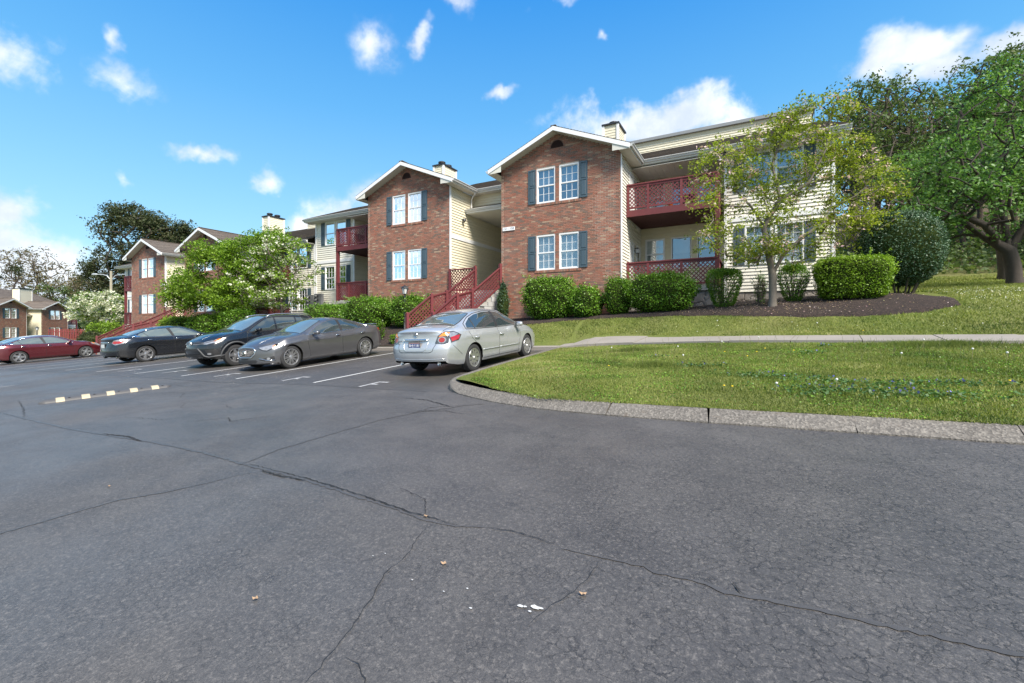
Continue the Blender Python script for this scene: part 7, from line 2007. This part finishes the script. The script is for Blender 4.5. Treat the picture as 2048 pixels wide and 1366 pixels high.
tree('maple_tree', 'second maple just behind the nearest one, taller crown against the sky', (8.45, 23.8),
     [pe(1990, 17, 265, 2.2, 2.0, 1.6, 3), pe(1900, 17, 330, 1.9, 1.9, 1.4, 2.5), pe(1970, 17, 180, 1.3, 1.2, 1.0, 1.3), pe(2060, 17, 200, 2, 1.8, 1.8, 2), pe(1830, 17, 370, 1.2, 1.3, .8, 1.2)],
     300, 11500, 'leaf_maple', .125, 'bark_dark', .19, seed=22, spread=.26, wob=.14, minr=.007, pen=.2)
hill = [(1740, 27, 165, 42, 125, 4200), (1800, 30, 160, 40, 140, 4200), (1862, 26, 190, 50, 150, 4800), (1925, 29, 130, 46, 170, 4800), (1985, 27, 100, 50, 170, 5200), (2045, 28, 95, 55, 190, 5200), (1700, 30, 215, 34, 110, 2600), (2110, 26, 110, 60, 200, 4200)]
lab = ['leftmost slim tree rising behind the corner of the building', 'slim tree second from the building corner on the wooded hill', 'leafy tree above the holly ball on the wooded hill', 'tall tree between the holly ball and the maples, on the hill',
       'tallest tree on the wooded hill above the maple trunks', 'tall tree at the right frame edge on the hill', 'low tree peeping over the roof edge behind the magnolia', 'tree cut by the right frame edge on the hill']
for k, (px, t, top, hw, hh, nl) in enumerate(hill):
    b = pos(px, t, 0); zb_ = zl1(b.x, b.y); zt = (656 - top) / 891 * t; q = t / 891
    tree('hillside_tree', lab[k], (b.x, b.y), [pe(px, t, top + hh * .45, hw * q, hw * q, hh * .5 * q, 2), pe(px + 14, t, top + hh * 1.2, hw * q * 1.2, hw * q, hh * .5 * q, 1.6)],
         100, int(nl * .62), 'leaf_back', .20, 'bark_brown', .15, seed=40 + k, spread=.36, wob=.15, seg=.7, minr=.012, group='trees on the wooded hill', trunks=[[(0, 0, -.1), (.1, 0, (zt - zb_) * .45), (0, 0, (zt - zb_) * .85)]])
# bare tan trees filling the wood behind
wl_ = ['bare tan woodland tree among the trunks behind the right lawn']
for k in range(30):
    px = 1700 + (k * 37) % 420 + random.uniform(-10, 10); t = [30, 34, 38, 44, 50][k % 5] + random.uniform(-1.5, 1.5); b = pos(px, t, 0); zb_ = zl1(b.x, b.y)
    h = random.uniform(9, 13)
    tree('woodland_tree', wl_[0], (b.x, b.y), [(b.x, b.y, zb_ + h * .62, 2.4, 2.4, h * .36, 1)], 60, 1500, 'leaf_tan' if k % 3 else 'leaf_back', .20, 'bark_brown', random.uniform(.12, .20), seed=80 + k, spread=.55, wob=.2, seg=1.0, minr=.022,
         group='bare tan trees of the wood on the hill', trunks=[[(0, 0, -.2), (random.uniform(-.3, .3), 0, h * .4), (random.uniform(-.4, .4), 0, h * .85)]])
# undergrowth along the edge of the wood
n = 26000; X = rng.uniform(-6, 34, n); Y = rng.uniform(28.6, 44, n) ; H = rng.gamma(2.0, .25, n) * (.7 + .6 * np.sin(X * 1.7) ** 2) * (.6 + .5 * np.sin(Y * .9 + X * .6) ** 2)
P = np.stack([X, Y, zl(X, Y) + H], 1); V = leaf_quads(P, .24, .3, .6)
me = np_mesh('undergrowth', V, n, 4, M['leaf_back'], np.clip(rng.beta(2, 2, n) + .15 * np.sin(X * 1.3 + Y), 0, 1)); put('undergrowth', me, kind='stuff')
# the wood going on beyond the right of the frame, one mass
C_ = [(17 + 5.2 * i + rng.uniform(-2, 2), 31 + 7 * j + rng.uniform(-2, 2), rng.uniform(6, 11)) for i in range(7) for j in range(3)]; Q = []
for cx, cy, hh in C_:
    m_ = 2300; q = rng.normal(size=(m_, 3)) * (1.6, 1.6, hh * .24); q[:, 0] += cx; q[:, 1] += cy; q[:, 2] += zl1(cx, cy) + hh * .62; Q.append(q)
Q = np.concatenate(Q); put('wood_beyond', np_mesh('wood_beyond', leaf_quads(Q, .34), len(Q), 4, M['leaf_back'], np.clip(rng.beta(2, 2, len(Q)) + .12 * np.sin(Q[:, 0]), 0, 1)), kind='stuff')
mb = MB()
for cx, cy, hh in C_: z = zl1(cx, cy); mb.tube([(cx, cy, z - .1), (cx + .1, cy, z + hh * .5), (cx, cy, z + hh * .9)], [.2, .13, .04], 6, caps=False)
mb.build('wood_trunks', M['bark_brown'], kind='stuff')
mb = MB(); mb.box(-900, 900, -700, 900, -3.9, -3.6); mb.build('ground', M['lawn_ground'], kind='structure')
# --- trees at the left
p = pos(275, 60, 0)
tree('oak_tree', 'large dark oak rising behind the left building', (p.x, p.y, -1.5),
     [pe(275, 60, 480, 5.6, 4.5, 3.6, 3), pe(350, 60, 470, 2.2, 3, 1.5, 1), pe(225, 60, 540, 2.8, 3, 3.6, 2), pe(335, 60, 480, 3.0, 3, 2.2, 1.6), pe(255, 60, 430, 2.6, 2.6, 1.4, 1.2), pe(245, 60, 600, 3.0, 3, 2.4, 1.4)],
     380, 38000, 'leaf_oak', .27, 'bark_dark', .42, seed=60, spread=.55, wob=.25, seg=1.0, minr=.035, shell=.3)
p = pos(72, 92, 0)
tree('ash_tree', 'tall airy tree with thin foliage behind the far left roofs', (p.x, p.y, -1.5),
     [pe(60, 92, 530, 5.0, 5, 3.6, 2), pe(95, 92, 560, 4.0, 4, 4.4, 2), pe(50, 92, 545, 3.2, 4, 3.0, 1), pe(75, 92, 610, 6, 5, 2.6, 1)], 210, 3600, 'leaf_tan', .36, 'bark_brown', .30, seed=61, spread=.55, wob=.3, seg=1.3, minr=.06)
for k, (px, t, cy, rx, rz, lf, lb_) in enumerate([(150, 88, 588, 6, 3.2, 'leaf_tan', 'olive brown tree behind the white dogwood'), (185, 80, 576, 3, 3.2, 'leaf_tan', 'thin dark tree left of the street light pole'), (110, 84, 600, 5, 2.6, 'leaf_back', 'low tree behind the ridge of the far brick house'),
                                                 (-10, 86, 600, 6, 3.4, 'leaf_tan', 'thin tree at the left frame edge'), (220, 72, 620, 5, 3.0, 'leaf_back', 'dark green tree at the foot of the street light')]):
    b = pos(px, t, 0)
    tree('background_tree', lb_, (b.x, b.y, -1.6), [pe(px, t, cy, rx, rx, rz, 1)], 110, 2600 if lf != 'leaf_back' else 3800, lf, .34, 'bark_brown', .22, seed=70 + k, spread=.5, wob=.3, seg=1.2, minr=.045, group='trees behind the left houses')
# bent bare pine
b = pos(26, 80, 0); sn = empty('bare_pine', (b.x, b.y, -1.5), 0, 'bent nearly bare pine above the far left roof', 'tree'); mb = MB(); u = Vector((.8797, .4756, 0))
mb.tube([(0, 0, 0), tuple(u * .0 + Vector((0, 0, 7))), tuple(u * .2 + Vector((0, 0, 9.2))), tuple(u * .9 + Vector((0, 0, 10.3))), tuple(u * 1.1 + Vector((0, 0, 11.6)))], [.26, .16, .13, .10, .05], 7)
for h, l, s_ in ((7.4, 2.6, 1), (7.5, 2.4, -1), (8.1, 1.8, 1), (8.6, 2.2, -1), (9.4, 2.0, 1), (10.3, 2.1, -1), (6.2, 1.6, 1), (5.4, 1.4, -1)):
    mb.tube([tuple(Vector((0, 0, h))), tuple(u * s_ * l * .5 + Vector((0, 0, h + .1))), tuple(u * s_ * l + Vector((0, 0, h + .4)))], [.07, .045, .02], 5)
mb.build('trunk', M['bark_dark'], sn)
P = np.concatenate([np.array(u * q) + np.array((0, 0, h)) + rng.normal(size=(90, 3)) * .35 for q, h in ((.9, 11.4), (1.3, 11.9), (-2.0, 10.6), (.2, 11.9), (.6, 12.3))]); me = np_mesh('crown', leaf_quads(P, .30), len(P), 4, M['leaf_oak'], rng.uniform(0, .6, len(P))); put('crown', me, sn)
# far tree line closing the horizon on the left
n = 26000; a = rng.uniform(0, 1, n) ** .6; t_ = rng.uniform(105, 125, n); px = -2600 + 3100 * a; s_ = (px - 1024) / 891
X = t_ * (-.4756 + s_ * .8797); Y = t_ * (.8797 + s_ * .4756); Z = -2 + rng.uniform(0, 1, n) ** .8 * (5.0 + 2.0 * np.sin(a * 23) + 1.4 * np.sin(a * 61))
put('far_tree_line', np_mesh('far_tree_line', leaf_quads(np.stack([X, Y, Z], 1), 1.1), n, 4, M['leaf_back'], rng.uniform(0, 1, n)), kind='stuff')

# ------------------------------------------------------------------ grass and flowers
def blades(n, xr, yr, h, w, keep=None, name='grass'):
    X = rng.uniform(*xr, n); Y = rng.uniform(*yr, n)
    if keep is not None: k = keep(X, Y); X, Y = X[k], Y[k]
    n = len(X); Z = zl(X, Y) - .004; patch = .5 + .5 * np.sin(X * 1.3 + 2 * np.sin(Y * .9)) * np.sin(Y * 1.1 + X * .4)
    H = h * rng.uniform(.5, 1.5, n) * (.75 + .5 * patch); A = rng.uniform(0, 2 * math.pi, n); c, s = np.cos(A), np.sin(A); bend = rng.uniform(.1, .9, n) * H; B = rng.uniform(0, 2 * math.pi, n)
    b = np.stack([X, Y, Z], 1); sd_ = np.stack([c * w, s * w, np.zeros(n)], 1) * rng.uniform(.7, 1.3, n)[:, None]
    tip = b + np.stack([np.cos(B) * bend, np.sin(B) * bend, H], 1)
    V = np.stack([b - sd_, b + sd_, tip], 1).reshape(-1, 3)
    big = .5 + .5 * np.sin(X * .8 + 1.7 * np.sin(Y * .55 + 1)) * np.cos(Y * .9 + X * .25); fine = .5 + .5 * np.sin(X * 4.1 + 3 * np.sin(Y * 3.3)) * np.sin(Y * 5.2 + X)
    straw = np.clip((np.sin(X * 2.3 + 2.2 * np.sin(Y * 1.7 + 2)) * np.sin(Y * 2.9 + 1.5 * np.sin(X * 1.1)) - .45) * 2.2, 0, 1); lush = np.clip((np.sin(X * 1.9 + 1.3 + 2 * np.sin(Y * 2.1)) * np.cos(Y * 2.4 + X * .7) - .5) * 2.4, 0, 1)
    rv = np.clip(rng.beta(2, 2.2, n) * .60 + .26 * big + .16 * fine + .30 * straw * rng.uniform(0, 1, n) - .30 * lush - .02, 0, 1)
    put(name, np_mesh(name, V, n, 3, M['grass_blade'], rv), kind='stuff')
def notpath(X, Y):
    left = (X < -5.3) & (Y > 13.42)
    yc = np.interp(X, [p.x for p in PC], [p.y for p in PC]); m = (Y > yc + .60) | (Y < yc - .58)
    front = (Y > 5.775) & (X > np.interp(Y, [5.6, 5.9, 6.2, 6.6, 7.1, 7.9, 9.7, 13.2, 16], [-2.3, -3.0, -3.75, -4.4, -4.75, -4.98, -5.06, -5.12, -5.2])) | left
    my = np.interp(X, [-9.6, -6, -4, -2.2, -.5, 1.2, 2.6, 3.6, 4.35, 4.4], [14.75, 15, 15, 14.85, 14.5, 14.1, 13.95, 14.05, 14.4, 99]); bed = (Y > my - .02) & (X < 4.38)
    return m & front & ~bed
blades(430000, (-5.3, 9.5), (5.7, 12.6), .030, .0065, notpath)
blades(210000, (-9.4, 11.5), (12.6, 20.0), .045, .010, notpath)
blades(60000, (2.5, 16), (17, 28), .06, .016, lambda X, Y: (X > 3.9) | (Y > 19))
# flat broad-leaved weeds and clover between the blades
n = 90000; X = rng.uniform(-5.2, 9.5, n); Y = rng.uniform(5.75, 12.6, n); k = notpath(X, Y) & (np.sin(X * 3.1 + 2 * np.sin(Y * 2.2)) * np.sin(Y * 3.7 + X) + rng.normal(0, .5, n) > .15); X = X[k]; Y = Y[k]
P = np.stack([X, Y, zl(X, Y) + rng.uniform(.008, .03, len(X))], 1); put('clover', np_mesh('clover', leaf_quads(P, .022, 1.4, .9), len(P), 4, M['leaf_hedge'], rng.beta(2, 2.4, len(P))), kind='stuff')
# tufts of darker, longer grass
for x, y, r_ in [(2.75, 11.1, .5), (3.3, 11.2, .5), (-1.6, 8.3, .22), (-2.5, 10.8, .3), (4.4, 9.3, .35), (5.0, 10.4, .5)]:
    n = 2200; a = rng.uniform(0, 6.28, n); q = r_ * np.abs(rng.normal(0, .7, n)); X = x + q * np.cos(a) * 1.6; Y = y + q * np.sin(a) * .7; H = rng.uniform(.05, .12, n); B = rng.uniform(0, 6.28, n)
    b = np.stack([X, Y, zl(X, Y)], 1); sd_ = np.stack([np.cos(B), np.sin(B), 0 * B], 1) * .005
    put('grass_tuft', np_mesh('grass_tuft', np.stack([b - sd_, b + sd_, b + np.stack([np.cos(B) * H * .4, np.sin(B) * H * .4, H], 1)], 1).reshape(-1, 3), n, 3, M['grass_blade'], rng.uniform(0, .45, n)), kind='stuff')
# violets in patches
VP = [(.05, 7.55, .42, .16), (.75, 7.35, .35, .12), (1.45, 7.2, .6, .16), (1.0, 6.75, .75, .22), (1.75, 6.7, .5, .15), (2.9, 6.9, .4, .12), (-.95, 8.3, .22, .1), (-.55, 8.35, .25, .1), (.9, 9.9, .22, .12), (2.3, 7.4, .5, .10), (3.4, 6.7, .25, .08), (1.25, 10.9, .18, .1), (3.7, 7.0, .3, .08), (-1.7, 9.4, .2, .08)]
Pl = []; Pp = []
for x, y, a, b in VP:
    n = int(3400 * a * b / .1) // 11; q = rng.normal(size=(n, 2)) * (a, b) * .6; Pl.append(np.stack([x + q[:, 0], y + q[:, 1], zl(x + q[:, 0], y + q[:, 1]) + rng.uniform(.02, .06, n)], 1))
    n = max(4, n // 12); q = rng.normal(size=(n, 2)) * (a, b) * .5; Pp.append(np.stack([x + q[:, 0], y + q[:, 1], zl(x + q[:, 0], y + q[:, 1]) + rng.uniform(.06, .09, n)], 1))
Pl = np.concatenate(Pl); Pp = np.concatenate(Pp)
put('violet_leaves', np_mesh('violet_leaves', leaf_quads(Pl, .034, .8, .9), len(Pl), 4, M['violet_leaf'], rng.uniform(0, 1, len(Pl))), kind='stuff')
put('violet_flowers', np_mesh('violet_flowers', leaf_quads(Pp, .026, .3, .95), len(Pp), 4, M['violet_petal'], rng.uniform(0, 1, len(Pp))), kind='stuff')
# dandelions: yellow heads and white seed heads
def dandelion(x, y, puff, label, grp):
    z = zl1(x, y); h = random.uniform(.07, .10) if not puff else random.uniform(.12, .18)
    d = empty('dandelion', (x, y, z), 0, label, 'flower', grp); mb = MB(); mb.tube([(0, 0, 0), (.01, 0, h * .6), (.012, .004, h)], .003, 4); mb.build('stem', M['stem'], d)
    mb = MB(); r_ = .016 if puff else .015
    prof = [(0, -r_), (r_ * .7, -r_ * .7), (r_, 0), (r_ * .7, r_ * .7), (0, r_)] if puff else [(0, -.006), (r_, .002), (r_ * .8, .010), (0, .012)]
    mb.lathe(prof, 8, 'z', (.012, .004, h + (r_ if puff else 0))); mb.build('flower_head', M['dandelion_puff' if puff else 'dandelion_yellow'], d)
for x, y in [(-.35, 6.55), (-.25, 6.5), (.05, 9.6), (.65, 9.7), (2.75, 6.55), (2.65, 7.4), (-.1, 9.0), (-.5, 9.7), (2.2, 12.75), (-2.3, 7.9), (.2, 10.2), (3.1, 8.2)]: dandelion(x, y, False, 'yellow dandelion flower scattered in the lawn inside the curved kerb', 'yellow dandelions in the lawn')
for x, y in [(-1.1, 8.4), (.25, 6.5), (.9, 6.75), (2.05, 9.1), (2.9, 9.2), (3.2, 9.0), (-1.4, 9.9), (-.6, 10.6), (.1, 11.3), (2.7, 10.6), (-2.9, 10.2), (4.1, 7.9), (-.9, 13.9), (1.4, 13.4)]: dandelion(x, y, True, 'white dandelion seed head standing above the lawn', 'white dandelion seed heads in the lawn')
mb = MB()
for k in range(260):
    x, y = random.uniform(-4.2, 6), random.uniform(8, 12.2)
    if not notpath(np.array([x]), np.array([y]))[0]: continue
    h = random.uniform(.08, .26); z = zl1(x, y); a = random.uniform(0, 6.28); l = h * random.uniform(.05, .45)
    mb.tube([(x, y, z), (x + l * .4 * math.cos(a), y + l * .4 * math.sin(a), z + h * .6), (x + l * math.cos(a), y + l * math.sin(a), z + h)], .0024, 3, caps=False)
mb.build('dry_stalks', M['stem'], kind='stuff')
n = 2200; X = rng.uniform(3.2, 13, n); Y = 15.6 + rng.normal(0, 1.0, n) + (X - 5) * .1; P = np.stack([X, Y, zl(X, Y) + .05], 1); k = notpath(X, Y) & (X > 4.5); P = P[k]
X2 = rng.uniform(-4, 6, 160); Y2 = rng.uniform(12.9, 14.4, 160); k2 = notpath(X2, Y2); P = np.concatenate([P, np.stack([X2, Y2, zl(X2, Y2) + .04], 1)[k2]])
put('clover_flowers', np_mesh('clover_flowers', leaf_quads(P, .026, .5, .9), len(P), 4, M['petal_white'], rng.uniform(0, 1, len(P))), kind='stuff')
# fallen petals on the mulch under the magnolia
n = 900; X = rng.normal(.4, 1.6, n); Y = rng.uniform(14.1, 15.9, n); k = Y > np.interp(X, [-6, -4, -2.2, -.5, 1.2, 2.6, 3.6, 4.35], [15, 15, 14.85, 14.5, 14.1, 13.95, 14.05, 14.4]) + .05
P = np.stack([X, Y, zl(X, Y) + .055], 1)[k]; put('fallen_petals', np_mesh('fallen_petals', leaf_quads(P, .035, 2.5, .7), len(P), 4, M['petal_pink'], rng.uniform(0, 1, len(P))), kind='stuff')
# ------------------------------------------------------------------ far houses, fence, lamps, meters
P1 = pos(24, 64, 0); P2 = pos(108, 71.3, 0)
b3 = apartment(0, 0, 'far brick house with two gables beyond the red fence at the left edge', singles=0, near=False, raised=(-.5, .5), chims=((2.3, 4.6, 3.6, 4.5, 7.2, 9.8, 2),), basez=(.2, .2), runL=8.0, runR=8.0, wl=(9.9, 12.0, 10.95), wr=(9.9, 12.0, 10.95))
b3.location = ((P1.x + P2.x) / 2, (P1.y + P2.y) / 2, -3.72); b3.rotation_euler = (0, 0, math.atan2(P2.y - P1.y, P2.x - P1.x))

# red board fence
fe = empty('board_fence', (pos(97, 55, 0).x, pos(97, 55, 0).y, -1.85), 0, 'dark red board fence with gaps in front of the far brick house', 'fence')
def fence_run(A, B, solid):
    A = Vector((A.x, A.y)); B = Vector((B.x, B.y)); d = (B - A); L_ = d.length; d.normalize(); o = Vector((fe.location.x, fe.location.y))
    fr = ((d.x, d.y), (d.y, -d.x)); O = A - o
    for z in (.35, 1.35): box_part(fe, 'fence_rail', O, fr, 0, L_, -.02, .02, z, z + .09, M['red_fence'])
    x = 0.0; k = 0
    while x < L_ - .1:
        n0 = .022 if (k % 2 == 0 or solid) else -.045
        box_part(fe, 'fence_board', O, fr, x, x + .185, n0, n0 + .02, .02, 1.72 + random.uniform(-.015, .015), M['red_fence']); x += .20 if solid else .21; k += 1
fence_run(pos(97, 55.5, 0), pos(171, 54, 0), False); fence_run(pos(171, 54, 0), pos(190, 57, 0), True)

def lamp_post(x, y, h, label, z=None):
    z = zl1(x, y) - .05 if z is None else z
    r = empty('lamp_post', (x, y, z), 0, label, 'lamp post', 'black lantern posts along the buildings')
    mb = MB(); mb.lathe([(.07, 0), (.07, .05), (.045, .09), (.042, h - .48), (.055, h - .47), (.03, h - .44), (.03, h - .40)], 14, 'z'); o = mb.build('pole', M['dark_metal'], r); smooth_by_angle(o.data, 40)
    mb = MB(); t = h - .40
    mb.lathe([(.0, t), (.085, t), (.085, t + .012), (.0, t + .012)], 6, 'z'); mb.lathe([(.175, t + .25), (.165, t + .27), (.09, t + .34), (.05, t + .35), (.05, t + .37), (.0, t + .40)], 6, 'z')
    mb.lathe([(.0, t + .25), (.175, t + .25)], 6, 'z')
    for k in range(6):
        a = k * math.pi / 3; mb.tube([(.085 * math.cos(a), .085 * math.sin(a), t), (.145 * math.cos(a), .145 * math.sin(a), t + .25)], .008, 4)
    mb.build('lantern_frame', M['dark_metal'], r)
    mb = MB(); mb.lathe([(.078, t + .012), (.135, t + .248)], 6, 'z'); mb.build('lantern_glass', M['lamp_glass'], r)
lamp_post(-13.25, 14.75, 2.0, 'black lantern post beside the nearest stairs and hedge')
lamp_post(-28.6, 15.9, 2.45, 'black lantern post below the green tree behind the SUV')
lamp_post(-45.9, 16.1, 1.95, 'black lantern post behind the dark yew mound at the left')
lamp_post(-66.4, 17.5, 1.75, 'black lantern post in front of the far house, above the dark red sedan')

# street light with two arms
b = pos(222, 55, 0); st_ = empty('street_light', (b.x, b.y, -1.9), 0, 'wooden street light pole with two silver lamp arms', 'street light')
mb = MB(); mb.lathe([(.19, 0), (.13, 8.9), (.0, 8.95)], 12, 'z'); o = mb.build('pole', M['pole_wood'], st_); smooth_by_angle(o.data, 40)
u = Vector((.8797, .4756, 0))
for s_ in (-1, 1):
    mb = MB(); q = [u * s_ * .1 + Vector((0, 0, 7.9)), u * s_ * .5 + Vector((0, 0, 8.35)), u * s_ * 1.0 + Vector((0, 0, 8.5)), u * s_ * 1.7 + Vector((0, 0, 8.52))]; mb.tube([tuple(p) for p in q], .05, 8); mb.build('arm', M['lamp_head'], st_)
    mb = MB(); c0 = u * s_ * 1.65 + Vector((0, 0, 8.52)); mb.tube([tuple(c0), tuple(c0 + u * s_ * .2), tuple(c0 + u * s_ * .55), tuple(c0 + u * s_ * .75)], [.06, .13, .13, .05], 8); mb.build('lamp_head', M['lamp_head'], st_)

# electricity meter banks
def meters(x, y, z, w, h, label, colx, nm=4, brk=False):
    r = empty('meter_bank', (x, y, z), 0, label, 'electric meters', 'grey electric meter banks'); mb = MB(); mb.box(0, w, -.16, .0, 0, h); mb.build('cabinet', M['meter_grey'], r)
    mb = MB(); mb.box(w * .52 - .004, w * .52 + .004, -.166, -.16, .02, h - .02); mb.build('cabinet_seam', M['dark_metal'], r)
    for i in range(nm):
        zc = h * (.14 + .235 * i)
        mb = MB(); mb.lathe([(.0, 0), (.075, 0), (.075, .05), (.06, .10), (.0, .11)], 16, 'y', (0, 0, 0)); vs = [(v[0] + w * colx, -.162 - v[1], v[2] + zc) for v in mb.v]; mb.v = vs
        o = mb.build('meter', M['meter_glass'], r); smooth_by_angle(o.data, 40)
        mb = MB(); mb.box(w * colx + .10, w * colx + .22, -.175, -.161, zc - .055, zc + .055); mb.build('breaker', M['dark_metal'], r)
    for xx in (.08, w - .08):
        mb = MB(); mb.box(xx - .03, xx + .03, -.10, -.04, -1.6, .0); mb.build('leg', M['dark_metal'], r)
meters(-24.55, 18.45, 1.06, .74, .98, 'left grey meter bank on the cream wall, in front of the window', .35)
meters(-23.70, 18.45, 1.10, .66, 1.0, 'right grey meter bank beside the corner of the cream wall', .25)

# small things on the near balconies
def chair_on(x, y, z, rz, label):
    r = empty('patio_chair', (x, y, z), rz, label, 'chair', 'dark patio chairs on the balconies')
    for nm, q in (('seat', (-.24, .24, -.24, .24, .40, .43)), ('backrest', (-.24, .24, .21, .24, .43, .88))):
        mb = MB(); mb.box(*q); mb.build(nm, M['red_wood_dark'], r)
    for a in (-.21, .21):
        for b_ in (-.21, .21):
            mb = MB(); mb.box(a - .018, a + .018, b_ - .018, b_ + .018, 0, .40); mb.build('leg', M['dark_metal'], r)
chair_on(-3.2, 19.2, 1.52, 0, 'dark red chair behind the lattice of the lower near balcony'); chair_on(-2.2, 19.1, 4.54, .3, 'dark chair behind the lattice of the upper near balcony')
r = empty('orange_pot', (-2.72, 17.55, 4.54), 0, 'small bright orange pot on the floor of the upper near balcony', 'flower pot'); mb = MB(); mb.lathe([(.0, 0), (.07, 0), (.10, .17), (.085, .17), (.0, .12)], 14, 'z'); mb.build('pot', M['orange'], r)
# dark dish under the eave at the balcony corner
p = pos(1440, 15.6, 308); r = empty('satellite_dish', tuple(p), 0, 'black dish below the eave at the upper balcony corner', 'satellite dish'); mb = MB()
mb.lathe([(0, .06), (.10, .045), (.18, .01), (.22, -.03), (.21, -.035), (.17, .0), (0, .045)], 20, 'y'); o = mb.build('dish', M['dark_metal'], r); o.rotation_euler = (R(20), 0, R(35)); smooth_by_angle(o.data, 50)
mb = MB(); mb.tube([(0, .04, 0), (.05, .25, -.05), (.10, .45, .25)], .018, 6); mb.build('bracket', M['trim_white'], r)
